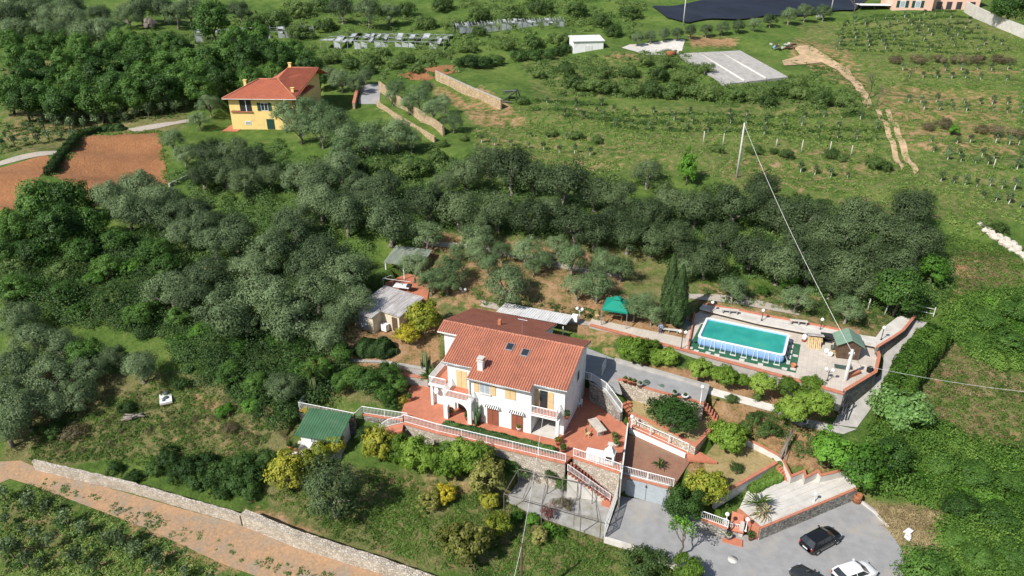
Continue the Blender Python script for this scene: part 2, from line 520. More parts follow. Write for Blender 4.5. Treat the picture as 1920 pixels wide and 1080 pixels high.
class MB:
    def __init__(s):
        s.v, s.f, s.sm = [], [], []
    def add(s, vs, fs, smooth=False):
        o = len(s.v)
        s.v += [tuple(v) for v in vs]
        s.f += [tuple(i + o for i in f) for f in fs]
        s.sm += [smooth] * len(fs)
        return s
    def box(s, c, size, rz=0.0, rx=0.0, ry=0.0):
        hx, hy, hz = size[0] / 2, size[1] / 2, size[2] / 2
        M = Matrix.Translation(c) @ Matrix.Rotation(rz, 4, 'Z') @ Matrix.Rotation(ry, 4, 'Y') @ Matrix.Rotation(rx, 4, 'X')
        vs = [M @ Vector((x, y, z)) for x in (-hx, hx) for y in (-hy, hy) for z in (-hz, hz)]
        return s.add(vs, [(0, 1, 3, 2), (4, 6, 7, 5), (0, 4, 5, 1), (2, 3, 7, 6), (0, 2, 6, 4), (1, 5, 7, 3)])
    def b(s, x0, x1, y0, y1, z0, z1):
        return s.box(((x0 + x1) / 2, (y0 + y1) / 2, (z0 + z1) / 2), (abs(x1 - x0), abs(y1 - y0), abs(z1 - z0)))
    def prism(s, poly, z0, z1):
        n = len(poly)
        z0 = z0 if hasattr(z0, '__len__') else [z0] * n
        z1 = z1 if hasattr(z1, '__len__') else [z1] * n
        area = sum(poly[i][0] * poly[(i + 1) % n][1] - poly[(i + 1) % n][0] * poly[i][1] for i in range(n))
        vs = [(p[0], p[1], z0[i]) for i, p in enumerate(poly)] + [(p[0], p[1], z1[i]) for i, p in enumerate(poly)]
        fs = [tuple(range(n))[::-1], tuple(range(n, 2 * n))] + [(i, (i + 1) % n, n + (i + 1) % n, n + i) for i in range(n)]
        if area < 0:
            fs = [f[::-1] for f in fs]
        return s.add(vs, fs)
    def tube(s, pts, r, n=6, caps=True):
        pts = [Vector(p) for p in pts]
        rr = r if hasattr(r, '__len__') else [r] * len(pts)
        vs = []
        for i, p in enumerate(pts):
            d = (pts[min(i + 1, len(pts) - 1)] - pts[max(i - 1, 0)])
            if d.length < 1e-6: d = Vector((0, 0, 1))
            d.normalize()
            a = d.cross(Vector((0, 0, 1)))
            if a.length < 0.05: a = d.cross(Vector((1, 0, 0)))
            a.normalize()
            b = d.cross(a)
            vs += [p + (a * math.cos(2 * math.pi * k / n) + b * math.sin(2 * math.pi * k / n)) * rr[i] for k in range(n)]
        fs = []
        for i in range(len(pts) - 1):
            for k in range(n):
                fs.append((i * n + k, i * n + (k + 1) % n, (i + 1) * n + (k + 1) % n, (i + 1) * n + k))
        if caps:
            fs += [tuple(range(n))[::-1], tuple(range((len(pts) - 1) * n, len(pts) * n))]
        return s.add(vs, fs, n > 5)
    def lathe(s, c, prof, n=16, smooth=True):
        vs, fs = [], []
        for r, z in prof:
            vs += [(c[0] + r * math.cos(2 * math.pi * k / n), c[1] + r * math.sin(2 * math.pi * k / n), c[2] + z) for k in range(n)]
        for i in range(len(prof) - 1):
            for k in range(n):
                fs.append((i * n + k, i * n + (k + 1) % n, (i + 1) * n + (k + 1) % n, (i + 1) * n + k))
        fs += [tuple(range(n))[::-1], tuple(range((len(prof) - 1) * n, len(prof) * n))]
        return s.add(vs, fs, smooth)
    def ball(s, c, r, n=12, sz=1.0):
        prof = [(max(1e-3, r * math.sin(math.pi * i / 8)), -r * sz * math.cos(math.pi * i / 8)) for i in range(9)]
        return s.lathe(c, prof, n)
    def sheet(s, quad, th=0.05):
        q = [Vector(p) for p in quad]
        nrm = (q[1] - q[0]).cross(q[-1] - q[0]).normalized()
        n = len(q)
        vs = q + [p - nrm * th for p in q]
        return s.add(vs, [tuple(range(n)), tuple(range(n, 2 * n))[::-1]] + [(i, n + i, n + (i + 1) % n, (i + 1) % n) for i in range(n)])
    def build(s, name, mat, parent=None, world=False):
        me = bpy.data.meshes.new(name)
        me.from_pydata(s.v, [], s.f)
        if any(s.sm):
            me.polygons.foreach_set('use_smooth', s.sm)
        me.materials.append(MATS[mat])
        if world and parent is not None:
            M = parent.matrix_basis.copy()
            if parent.parent is not None:
                M = parent.parent.matrix_basis @ M
            me.transform(M.inverted())
        me.update()
        return link_mesh(name, me, parent)

def offset_line(pts, d):
    """polyline shifted sideways by d (left positive) with mitred corners"""
    out = []
    P = [Vector((p[0], p[1])) for p in pts]
    for i in range(len(P)):
        ns = []
        if i > 0:
            e = (P[i] - P[i - 1]).normalized(); ns.append(Vector((-e.y, e.x)))
        if i < len(P) - 1:
            e = (P[i + 1] - P[i]).normalized(); ns.append(Vector((-e.y, e.x)))
        nrm = sum(ns, Vector((0, 0))).normalized()
        k = 1 / max(0.5, nrm.dot(ns[0]))
        out.append(P[i] + nrm * d * k)
    return out

def strip(mb, pts, z0, z1, a, b):
    """solid band along a polyline, between sideways offsets a and b, from z0 to z1 (scalars or lists)"""
    n = len(pts)
    z0 = z0 if hasattr(z0, '__len__') else [z0] * n
    z1 = z1 if hasattr(z1, '__len__') else [z1] * n
    A, B = offset_line(pts, a), offset_line(pts, b)
    vs, fs = [], []
    for i in range(n):
        vs += [(*A[i], z0[i]), (*B[i], z0[i]), (*B[i], z1[i]), (*A[i], z1[i])]
    for i in range(n - 1):
        o, q = 4 * i, 4 * i + 4
        for k in range(4):
            fs.append((o + k, q + k, q + (k + 1) % 4, o + (k + 1) % 4))
    fs += [(0, 1, 2, 3), (4 * n - 1, 4 * n - 2, 4 * n - 3, 4 * n - 4)]
    mb.add(vs, fs)
    return mb

def subdivide_line(pts, step):
    out = []
    for a, b in zip(pts[:-1], pts[1:]):
        a, b = Vector(a), Vector(b)
        n = max(1, int((b - a).length / step))
        out += [a.lerp(b, i / n) for i in range(n)]
    return out + [Vector(pts[-1])]

def wall(name, label, pts, ztop, zbot, th=0.3, mat='grey_stone', cop='brick_coping', cat='wall', group=None, rough=0.0, copw=0.06):
    """free-standing or retaining wall: masonry with a coping course"""
    n = len(pts)
    zt = list(ztop) if hasattr(ztop, '__len__') else [ztop] * n
    zb = list(zbot) if hasattr(zbot, '__len__') else [zbot] * n
    o = thing(name, label, cat, (pts[0][0], pts[0][1], zb[0]), 0, group)
    P = [Vector((p[0], p[1], i)) for i, p in enumerate(pts)]
    if rough:
        dense, zt2, zb2 = [], [], []
        for i in range(n - 1):
            k = max(1, int((Vector(P[i + 1][:2]) - Vector(P[i][:2])).length / 0.45))
            for j in range(k + (i == n - 2)):
                f = j / k
                q = P[i].lerp(P[i + 1], f)
                dense.append((q.x + random.uniform(-1, 1) * rough * 0.5, q.y + random.uniform(-1, 1) * rough * 0.5))
                zt2.append(zt[i] * (1 - f) + zt[i + 1] * f + random.uniform(-1, 1) * rough)
                zb2.append(zb[i] * (1 - f) + zb[i + 1] * f)
        P, zt, zb = dense, zt2, zb2
    strip(MB(), P, zb, [z - (0.08 if cop else 0) for z in zt], -th / 2, th / 2).build('masonry', mat, o, True)
    if cop:
        m_ = MB()
        strip(m_, P, [z - 0.08 for z in zt], zt, -th / 2 - copw, th / 2 + copw)
        m_.build('coping', cop, o, True)
    return o

def railing(name, label, pts, h=1.0, group=None, mat='white_paint', gap=0.16, post=2.4, cat='railing', bars=True):
    """metal railing on a polyline of 3-D points: rails, posts, thin balusters"""
    pts = [Vector(p) for p in pts]
    o = thing(name, label, cat, pts[0], 0, group)
    r = MB()
    r.tube([p + Vector((0, 0, h)) for p in pts], 0.035, 5)
    r.tube([p + Vector((0, 0, 0.12)) for p in pts], 0.022, 4)
    r.build('rail', mat, o, True)
    for p in subdivide_line(pts, post):
        MB().box(p + Vector((0, 0, h / 2)), (0.07, 0.07, h)).build('post', mat, o, True)
    if bars:
        bl = MB()
        for p in subdivide_line(pts, gap)[1:-1]:
            bl.box(p + Vector((0, 0, h / 2 + 0.04)), (0.03, 0.03, h - 0.14))
        tag(bl.build('balusters', mat, o, True), kind='stuff')
    return o

def pad(name, poly, z, mat, th=0.25, kind='structure'):
    """level paved area, a slab of thickness th whose top is at z"""
    P = [(p[0], p[1]) for p in poly]
    o = MB().prism(P, z - th, z).build(name, mat)
    return tag(o, kind=kind)

def drape(name, poly, off, mat, step=1.2, hf=nat):
    """sheet that follows the hillside inside a world polygon"""
    bm = bmesh.new()
    vs = [bm.verts.new((p[0], p[1], 0)) for p in poly]
    bm.faces.new(vs)
    bmesh.ops.triangulate(bm, faces=bm.faces[:])
    for _ in range(9):
        es = [e for e in bm.edges if e.calc_length() > step]
        if not es: break
        bmesh.ops.subdivide_edges(bm, edges=es, cuts=1)
        bmesh.ops.triangulate(bm, faces=[f for f in bm.faces if len(f.verts) > 3])
    X = np.array([v.co.x for v in bm.verts]); Y = np.array([v.co.y for v in bm.verts])
    Z = hf(X, Y) + off
    for v, z in zip(bm.verts, Z):
        v.co.z = z
    for f in bm.faces:
        if f.normal.z < 0: f.normal_flip()
        f.smooth = True
    me = bpy.data.meshes.new(name)
    bm.to_mesh(me); bm.free()
    me.materials.append(MATS[mat])
    o = link_mesh(name, me)
    return tag(o, kind='structure')

def PT(lst): return [T(x, y) for x, y in lst]
def PG(lst, z): return [G(x, y, z) for x, y in lst]
# ------------------------------------------------------------------ hillside with cut-in building pads
_nat0 = nat
_ry = [44, 50, 56, 62, 66, 69, 74, 80, 90]
_rz = [0.0, 0.5, 2.2, 1.9, 2.2, 1.7, 0.9, 0.3, 0.0]

def nat(x, y):
    x, y = np.asarray(x, float), np.asarray(y, float)
    s = np.clip((x - 9) / 4.5, 0, 1)
    s = s * s * (3 - 2 * s) * (1 - 0.6 * np.clip((x - 36) / 14, 0, 1))
    # planted bank at the foot of the terrace wall
    e = (x + 7.73) * 0.942 - (y - 59.71) * 0.337
    f = -((x + 7.73) * 0.337 + (y - 59.71) * 0.942)
    bank = 1.7 * np.clip(1 - f / 4.5, 0, 1) * (f > -3) * np.clip((e + 1) / 2, 0, 1) * np.clip((14.5 - e) / 2, 0, 1)
    return _nat0(x, y) + s * np.interp(y, _ry, _rz) + bank

HO = Vector((-4.5, 61.9, 0.0))
def HW(u, v, z=0.0):
    return Vector((HO.x + u * math.cos(HA) - v * math.sin(HA), HO.y + u * math.sin(HA) + v * math.cos(HA), z))

ZB, ZD, ZE, ZG, ZH, ZI, ZK, ZP = -0.9, 0.5, 2.4, 3.6, 4.3, -1.9, -0.9, -3.2
PADS = {
    'house_terrace': (PG([(778, 708), (764, 738), (752, 775), (757, 793), (820, 811), (1060, 868), (1072, 857), (1163, 887), (1176, 800), (1164, 788), (1112, 752)], 0.0)
                      + [HW(12.2, 10), HW(5.5, 10), HW(5.5, 14.3), HW(-6.2, 14.3), HW(-6.2, 6)], 0.0, 'red_paving'),
    'garage_terrace': (PG([(1181, 802), (1286, 849), (1296, 862), (1262, 914), (1166, 889)], ZB), ZB, 'brown_paving'),
    'red_walkway': (PG([(1180, 786), (1207, 795), (1304, 842), (1345, 866), (1292, 862), (1286, 849), (1181, 802)], -0.55), -0.55, 'red_paving'),
    'planted_terrace': (PG([(1172, 742), (1190, 742), (1345, 772), (1340, 794), (1303, 834), (1184, 776)], ZD), ZD, 'lawn_dry'),
    'driveway': (PG([(1106, 716), (1098, 690), (1100, 652), (1150, 672), (1330, 727), (1320, 757), (1158, 711), (1166, 737)], ZE), ZE, 'asphalt'),
    'pool_deck': (PG([(1302, 590), (1316, 581), (1480, 614), (1640, 652), (1646, 672), (1640, 702), (1582, 737), (1480, 708), (1300, 660), (1270, 652), (1104, 608), (1110, 597), (1285, 634)], ZG), ZG, 'deck_paving'),
    'upper_path': (PG([(1312, 577), (1320, 570), (1420, 589), (1540, 612), (1610, 627), (1642, 632), (1655, 615), (1686, 592), (1714, 598), (1690, 625), (1655, 650), (1560, 631), (1420, 604)], ZH), ZH, 'light_concrete'),
    'concrete_patio': (PG([(1384, 958), (1400, 922), (1474, 893), (1492, 900), (1596, 884), (1606, 916), (1422, 990)], ZI), ZI, 'light_concrete'),
    'lower_lawn': (PG([(1318, 860), (1347, 824), (1400, 830), (1456, 866), (1340, 934)], ZK), ZK, 'lawn_dry'),
    'parking_area': (PG([(1135, 1008), (1164, 930), (1262, 947), (1330, 982), (1425, 1010), (1612, 934), (1642, 955), (1690, 1030), (1730, 1140), (1330, 1150), (1252, 1048)], ZP), ZP, 'asphalt'),
    'pergola_floor': (PG([(948, 938), (985, 882), (1130, 912), (1162, 922), (1133, 1008), (1010, 966)], -3.25), -3.25, 'gravel'),
    'barbecue_patio': (PG([(722, 530), (765, 512), (806, 528), (803, 552), (800, 566), (725, 551)], 4.3), 4.3, 'red_paving'),
}
CUTS = [(p, z) for p, z, m_ in PADS.values()]
CUTS += [(PG([(655, 615), (690, 560), (780, 580), (740, 640)], 2.2), 2.2),          # grey shed
         (PG([(540, 818), (565, 770), (655, 790), (668, 830), (600, 865)], -2.3), -2.3),   # green-roofed hut
         (PG([(410, 240), (440, 175), (600, 170), (590, 240), (500, 262)], 11.5), 11.5),   # yellow house
         (PG([(1118, 606), (1125, 590), (1205, 590), (1200, 614)], 3.9), 3.9)]

def ground(x, y, cut=0.45):
    z = nat(x, y)
    for poly, pz in CUTS:
        xs = [p[0] for p in poly]; ys = [p[1] for p in poly]
        near = (x > min(xs) - 1) & (x < max(xs) + 1) & (y > min(ys) - 1) & (y < max(ys) + 1)
        if not near.any(): continue
        xx, yy = x[near], y[near]
        ins = inpoly(xx, yy, poly) | (distpoly(xx, yy, poly) < cut)
        zz = z[near]
        zz = np.where(ins, np.minimum(zz, pz - 0.14), zz)
        z[near] = zz
    return z

def axis(segs):
    out = []
    for a, b, st in segs:
        out += list(np.arange(a, b, st))
    return np.array(out + [segs[-1][1]])

AX = axis([(-330, -150, 5), (-150, -80, 2.2), (-80, -46, 1.1), (-46, 58, 0.45), (58, 90, 1.1), (90, 150, 2.2), (150, 330, 5)])
AY = axis([(5, 38, 1.2), (38, 95, 0.45), (95, 135, 0.9), (135, 280, 1.8), (280, 460, 6)])
GX, GY = np.meshgrid(AX, AY)
gx, gy = GX.ravel(), GY.ravel()
gz = ground(gx, gy)
nx, ny = len(AX), len(AY)
ii = np.arange(nx * ny).reshape(ny, nx)
Q = np.stack([ii[:-1, :-1], ii[:-1, 1:], ii[1:, 1:], ii[1:, :-1]], -1).reshape(-1, 4)
me = np_mesh('hillside', np.stack([gx, gy, gz], 1), Q, 'hillside', True)
PX, PY = proj(gx, gy, gz)

SOIL = [
    ([(1740, 690), (1800, 690), (1800, 725), (1750, 730)], 0.62),
    ([(1800, 820), (1920, 800), (1920, 860), (1860, 850)], 0.45),
    ([(1770, 560), (1810, 470), (1840, 500), (1790, 600)], 0.5),
    ([(500, 880), (1140, 900), (1240, 1080), (700, 1080), (500, 960)], 0.3),
    ([(700, 880), (900, 900), (900, 940), (720, 930)], 0.45),  # picture outline of bare orange earth, strength
    ([(1150, 672), (1300, 690), (1580, 745), (1560, 790), (1330, 740), (1150, 690)], 0.75),
    ([(790, 420), (900, 440), (1100, 460), (1180, 520), (1140, 610), (900, 600), (800, 560), (760, 470)], 0.5),
    ([(1060, 540), (1200, 560), (1300, 590), (1300, 655), (1120, 625)], 0.72),
    ([(1420, 760), (1560, 790), (1560, 900), (1490, 880), (1400, 820)], 0.68),
    ([(1300, 520), (1500, 540), (1690, 590), (1650, 640), (1300, 580)], 0.42),
    ([(880, 240), (1250, 260), (1380, 330), (1100, 330), (900, 290)], 0.34),
    ([(1380, 270), (1640, 270), (1690, 330), (1500, 370), (1330, 340)], 0.38),
    ([(1640, 150), (1920, 165), (1920, 300), (1700, 290), (1640, 200)], 0.45),
    ([(1680, 125), (1920, 130), (1920, 142), (1680, 140)], 0.75),
    ([(1480, 60), (1600, 90), (1660, 200), (1560, 160), (1470, 110)], 0.45),
    ([(1290, 65), (1390, 70), (1380, 90), (1290, 90)], 0.7),
    ([(1150, 95), (1230, 100), (1200, 120), (1100, 110)], 0.6),
    ([(900, 150), (960, 190), (1010, 240), (900, 250), (850, 200)], 0.48),
    ([(800, 150), (850, 165), (900, 205), (870, 215), (810, 180)], 0.55),
    ([(360, 735), (420, 740), (410, 775), (350, 765)], 0.66),
    ([(330, 790), (480, 760), (520, 830), (420, 860), (300, 840)], 0.36),
    ([(560, 640), (640, 650), (600, 700), (560, 680)], 0.5),
    ([(0, 860), (70, 870), (450, 965), (700, 1080), (250, 1080), (300, 1030), (60, 910)], 0.45),
    ([(60, 880), (560, 1080), (0, 1080), (0, 900)], 0.34),
    ([(470, 930), (620, 1000), (560, 1010), (440, 960)], 0.5),
    ([(0, 215), (200, 215), (180, 255), (0, 275)], 0.4),
    ([(1780, 480), (1840, 480), (1830, 520), (1780, 520)], 0.7),
    ([(1600, 940), (1760, 960), (1720, 1040), (1640, 1020)], 0.45),
    ([(640, 600), (830, 560), (830, 720), (640, 700)], 0.6),
    ([(1280, 840), (1345, 870), (1320, 960), (1290, 940)], 0.6),
    ([(1320, 735), (1480, 770), (1440, 830), (1340, 800)], 0.6),
    ([(1080, 600), (1160, 630), (1160, 680), (1090, 650)], 0.5),
    ([(1020, 560), (1110, 580), (1110, 640), (1000, 600)], 0.6),
    ([(700, 180), (830, 250), (800, 260), (680, 200)], 0.3),
]
DRY = [
    ([(40, 690), (420, 700), (560, 800), (520, 870), (330, 850), (80, 880), (0, 870)], 0.75),
    ([(480, 860), (1140, 900), (1260, 1080), (700, 1080), (500, 960)], 0.56),
    ([(670, 880), (860, 900), (860, 950), (680, 930)], 0.7),
    ([(1740, 640), (1800, 640), (1920, 700), (1920, 860), (1820, 830), (1680, 760)], 0.56),
    ([(1780, 470), (1920, 480), (1920, 545), (1800, 560)], 0.6),
    ([(1300, 530), (1690, 590), (1650, 640), (1300, 590)], 0.62),
    ([(1600, 930), (1780, 950), (1740, 1050), (1640, 1030)], 0.78),
    ([(960, 90), (1180, 110), (1290, 180), (1000, 200)], 0.4),
    ([(1400, 180), (1920, 180), (1920, 420), (1500, 420), (1300, 330)], 0.42),
    ([(1480, 40), (1920, 20), (1920, 170), (1560, 160)], 0.44),
    ([(860, 190), (1640, 190), (1640, 280), (1390, 340), (900, 320)], 0.43),
    ([(0, 920), (500, 1080), (0, 1080)], 0.55),
    ([(0, 200), (360, 200), (340, 250), (0, 300)], 0.62),
    ([(600, 560), (840, 540), (840, 760), (600, 760)], 0.55),
    ([(330, 440), (640, 600), (640, 740), (300, 560)], 0.4),
    ([(780, 420), (1300, 470), (1300, 640), (800, 600)], 0.55),
    ([(0, 100), (120, 100), (120, 140), (0, 150)], 0.6),
]
def mask(regions, base, soft=22.0):
    w = np.full(PX.shape, base)
    for poly, s in regions:
        d = distpoly(PX, PY, poly)
        ins = inpoly(PX, PY, poly)
        k = np.clip(np.where(ins, 0.5 + d / soft, 0.5 - d / soft), 0, 1)
        w = np.maximum(w, s * k)
    return w
front = (gy > 10)
for nm, reg, base in (('soil', SOIL, 0.06), ('dry', DRY, 0.2)):
    a = me.attributes.new(nm, 'FLOAT', 'POINT')
    a.data.foreach_set('value', np.where(front, mask(reg, base), base).astype(np.float32))
tag(link_mesh('hillside', me), kind='structure')

for nm, (poly, z, mt) in PADS.items():
    pad(nm, poly, z, mt)

# sheets laid on the hillside
PLOUGH = [(152, 252), (300, 246), (306, 290), (317, 345), (210, 352), (180, 388), (150, 360), (97, 330)]
drape('ploughed_field', PT(PLOUGH), 0.05, 'ploughed_earth', 1.3, nat)
drape('ploughed_strip', PT([(-30, 322), (88, 292), (95, 300), (82, 325), (60, 372), (38, 402), (-30, 392)]), 0.05, 'ploughed_earth', 1.3, nat)
drape('farm_path', PT([(-40, 312), (0, 304), (110, 284), (112, 290), (0, 312), (-40, 320)]), 0.07, 'pale_path', 1.3, nat)
drape('farm_path', PT([(240, 243), (330, 229), (355, 224), (354, 230), (300, 241), (255, 248)]), 0.07, 'pale_path', 1.3, nat)
drape('dirt_track', PT([(-40, 868), (40, 866), (75, 882), (250, 930), (440, 985), (620, 1040), (850, 1110), (560, 1110), (420, 1062), (270, 990), (70, 915), (20, 900), (-40, 925)]), 0.05, 'track_earth', 0.8, nat)
drape('field_track', PT([(1486, 88), (1518, 86), (1556, 110), (1592, 132), (1618, 165), (1636, 200), (1626, 204), (1602, 165), (1570, 132), (1540, 118), (1500, 122), (1470, 124), (1466, 114), (1500, 104)]), 0.16, 'dust', 1.5, nat)
drape('wheel_rut', PT([(1640, 206), (1649, 206), (1672, 258), (1696, 312), (1690, 322), (1664, 262)]), 0.16, 'dust', 1.5, nat)
drape('wheel_rut', PT([(1658, 206), (1667, 206), (1694, 262), (1722, 322), (1714, 330), (1684, 268)]), 0.16, 'dust', 1.5, nat)
drape('gravel_yard', PT([(1180, 84), (1285, 74), (1278, 98), (1262, 103), (1212, 103), (1165, 90)]), 0.07, 'light_concrete', 1.5, nat)
drape('gravel_lane', PT([(678, 160), (714, 158), (712, 196), (672, 196)]), 0.07, 'asphalt', 1.3, nat)
drape('ploughed_plot', PT([(745, 140), (850, 122), (856, 136), (800, 152), (770, 150)]), 0.05, 'ploughed_earth', 1.3, nat)
drape('garden_path', PT([(905, 566), (960, 577), (1060, 596), (1110, 605), (1105, 613), (1050, 606), (960, 588), (900, 576)]), 0.08, 'pale_path', 0.8, nat)
drape('footpath', PT([(1330, 729), (1455, 764), (1452, 777), (1326, 742)]), 0.1, 'light_concrete', 0.8, nat)
drape('side_lane', PT([(1716, 603), (1738, 606), (1700, 645), (1668, 700), (1648, 745), (1606, 805), (1560, 800), (1590, 752), (1650, 705), (1657, 668), (1690, 632)]), 0.1, 'concrete', 0.8, nat)
drape('footpath', PT([(1456, 764), (1505, 786), (1560, 800), (1606, 806), (1580, 818), (1500, 802), (1452, 777)]), 0.1, 'concrete', 0.8, nat)
drape('olive_terrace_path', PT([(1290, 552), (1390, 556), (1500, 585), (1498, 592), (1380, 572), (1290, 562)]), 0.08, 'pale_path', 0.8, nat)
drape('olive_terrace_path', PT([(800, 455), (900, 460), (1040, 490), (1160, 515), (1158, 522), (1030, 500), (890, 470), (800, 463)]), 0.08, 'pale_path', 0.8, nat)
# black weed-proof sheeting far up the slope
drape('ground_sheeting', PT([(1222, 14), (1330, 2), (1400, -12), (1640, -14), (1600, 22), (1480, 32), (1290, 46), (1250, 36)]), 0.5, 'black_sheet', 2.5, nat)
# ------------------------------------------------------------------ retaining walls, copings, railings
fr = [G(757, 793, 0), G(820, 811, 0), G(1060, 868, 0)]
wall('retaining_wall', 'long stone retaining wall with red coping under the house terrace', fr, 0.12, [-3.5, -3.6, -3.9], 0.35, 'white_stone', copw=0.12)
railing('terrace_railing', 'long white railing along the front of the red house terrace', [p + Vector((0, 0, 0.12)) for p in fr], 1.0)
r2 = [G(1075, 857, 0), G(1163, 887, 0)]
wall('retaining_wall', 'short stone retaining wall with red coping below the white barbecue', r2, 0.12, -3.6, 0.35, 'white_stone', copw=0.1)
railing('terrace_railing', 'short white railing behind the white barbecue at the terrace corner', [p + Vector((0, 0, 0.12)) for p in r2], 1.0)
wall('divider_wall', 'narrow white wall dividing red terrace from sunken brown terrace', [G(1178, 786, 0.9), G(1165, 890, 0.9)], 0.45, -3.4, 0.12, 'concrete', 'old_white_paint', copw=0.01)
# garage under the brown terrace
gpts = [G(1166, 889, ZB), G(1262, 914, ZB)]
gar = thing('garage', 'stone garage front with pale blue double door under brown terrace', 'garage', (gpts[0].x, gpts[0].y, ZP), math.atan2(gpts[1].y - gpts[0].y, gpts[1].x - gpts[0].x))
gl = (gpts[1] - gpts[0]).length
MB().b(0, gl, -0.15, 0.25, 0, 2.45).build('wall', 'concrete', gar)
MB().b(-0.1, gl + 0.1, -0.3, 0.3, 2.25, 2.42).build('coping', 'brick_coping', gar)
for k in range(2):
    MB().b(0.55 + k * 2.0, 2.5 + k * 2.0, -0.23, -0.16, 0.02, 2.0).build('door', 'glass_pale', gar)
MB().tube([(2.5, -0.35, 1.75), (2.5, -0.2, 1.8)], 0.09, 8).build('wall_lamp', 'dark_metal', gar)
railing('terrace_railing', 'white railing above the pale blue garage door', [p + Vector((0, 0, 0.05)) for p in gpts], 1.0)
# low white striped wall and handrail between walkway and brown terrace
wb = [G(1181, 801, -0.2), G(1286, 848, -0.2)]
wall('parapet', 'low white parapet between red walkway and brown terrace', wb, -0.4, ZB - 0.3, 0.18, 'white_plaster', 'white_paint', copw=0.02)
railing('handrail', 'thin white handrail along the red walkway beside the stone wall', [p + Vector((0.3, 0.35, -0.3)) for p in wb], 1.05, bars=False, cat='handrail', post=1.9)
# planted terrace edge
pe = [G(1184, 776, ZD), G(1240, 800, ZD), G(1303, 836, ZD), G(1341, 795, ZD)]
wall('planter_wall', 'curved pale stone wall with red coping around the leafy planted terrace', pe, ZD + 0.12, -0.9, 0.3, 'white_stone', copw=0.05)
# wall below driveway
we = [G(1158, 712, ZE), G(1230, 734, ZE), G(1320, 758, ZE)]
wall('retaining_wall', 'stone wall with red coping and flower pots along the driveway', we, ZE + 0.15, ZD - 0.3, 0.3, 'white_stone', copw=0.04)
wall('kerb', 'low grey concrete ledge along the upper side of the driveway', [G(1152, 677, ZE), G(1240, 702, ZE), G(1330, 728, ZE)], ZE + 0.35, ZE - 0.2, 0.45, 'concrete', None, cat='kerb')
ws = [G(1106, 748, 0), G(1134, 767, 0), G(1164, 790, 0)]
ws = [Vector((p.x, p.y, 0)) for p in ws]
wall('retaining_wall', 'tall grey stone wall in the shade beside the white house', ws, [ZE, ZE, 1.2], -0.3, 0.35, 'grey_stone', 'concrete')
rs = [G(1092, 722, ZE), G(1118, 722, ZE), G(1168, 757, ZE - 0.2)]
railing('terrace_railing', 'white railing on the shaded stone wall beside the white house', [Vector((ws[0].x - 1.6, ws[0].y + 0.7, ZE)), Vector((ws[0].x, ws[0].y, ZE)), Vector((ws[1].x, ws[1].y, ZE)), Vector((ws[2].x, ws[2].y, 1.25))], 1.0)
# walls around the pool deck
wf = [G(1106, 609, ZG), G(1270, 653, ZG), G(1300, 661, ZG), G(1480, 709, ZG), G(1582, 738, ZG)]
wall('retaining_wall', 'low wall with red brick coping along the front of the pool deck', wf, ZG + 0.08, 1.4, 0.3, 'concrete', copw=0.12)
wr = [G(1582, 738, ZG), G(1640, 703, ZG), G(1647, 672, ZG), G(1641, 655, ZG)]
wall('parapet', 'curved stone parapet with red brick coping at the right end of the pool deck', wr, ZG + 0.45, 1.2, 0.28, 'dark_stone', copw=0.04)
wbk = [G(1316, 580, ZG), G(1480, 614, ZG), G(1640, 652, ZG)]
wall('retaining_wall', 'low grey wall with concrete coping behind the blue pool', wbk, ZH + 0.04, ZG - 0.2, 0.25, 'concrete', 'light_concrete', copw=0.05)
wh = [G(1320, 570, ZH), G(1420, 589, ZH), G(1540, 612, ZH), G(1610, 627, ZH)]
wall('kerb', 'red brick kerb between the upper path and the grassy olive slope', wh, ZH + 0.18, ZH - 0.3, 0.28, 'brick_coping', None, cat='kerb')
wc = [G(1714, 597, ZH), G(1692, 624, ZH), G(1672, 638, ZH), G(1652, 650, ZH), G(1644, 655, ZH)]
wall('parapet', 'curving parapet with orange coping above the shaded side lane', wc, ZH + 0.4, 1.8, 0.26, 'dark_stone', copw=0.03)
wl = [G(1302, 590, ZG), G(1290, 655, ZG)]
wall('kerb', 'narrow red kerb along the left end of the pool mat', wl, ZG + 0.35, ZG - 0.1, 0.18, 'brick_coping', None, cat='kerb')
# lower lawn, patio
wk = [G(1322, 862, ZK), G(1340, 935, ZK), G(1456, 868, ZK)]
wall('planter_wall', 'low wall with orange coping in front of the small dry lawn', wk[1:], ZK + 0.15, ZI - 0.2, 0.26, 'light_concrete', copw=0.04)
wp = [G(1425, 992, ZI), G(1606, 917, ZI)]
wall('retaining_wall', 'dark stone wall with red coping between concrete patio and parked cars', wp, ZI + 0.15, ZP - 0.2, 0.24, 'grey_stone', copw=0.0)
wpp = [G(1425, 992, ZI), G(1384, 957, ZI)]
wall('kerb', 'red brick kerb at the left end of the concrete patio', wpp, ZI + 0.2, ZP - 0.1, 0.25, 'brick_coping', None, cat='kerb')
steps_px = [(1488, 900), (1508, 892), (1510, 905), (1532, 893), (1538, 899), (1560, 888), (1566, 893), (1600, 884)]
wz = [G(x, y - 10, ZI + 0.7) for x, y in [(1470, 872), (1492, 905), (1600, 886)]]
wall('retaining_wall', 'zigzag pale wall with red coping behind the concrete patio', [G(1400, 823, -0.2), G(1430, 838, -0.2), G(1466, 858, -0.4), G(1484, 892, -1.0), G(1508, 882, -1.0), G(1511, 894, -1.0), G(1534, 882, -1.0), G(1540, 890, -1.0), G(1600, 876, -1.0)], [-0.1, -0.1, -0.3] + [-1.0] * 6, -2.2, 0.25, 'light_concrete', copw=0.02)
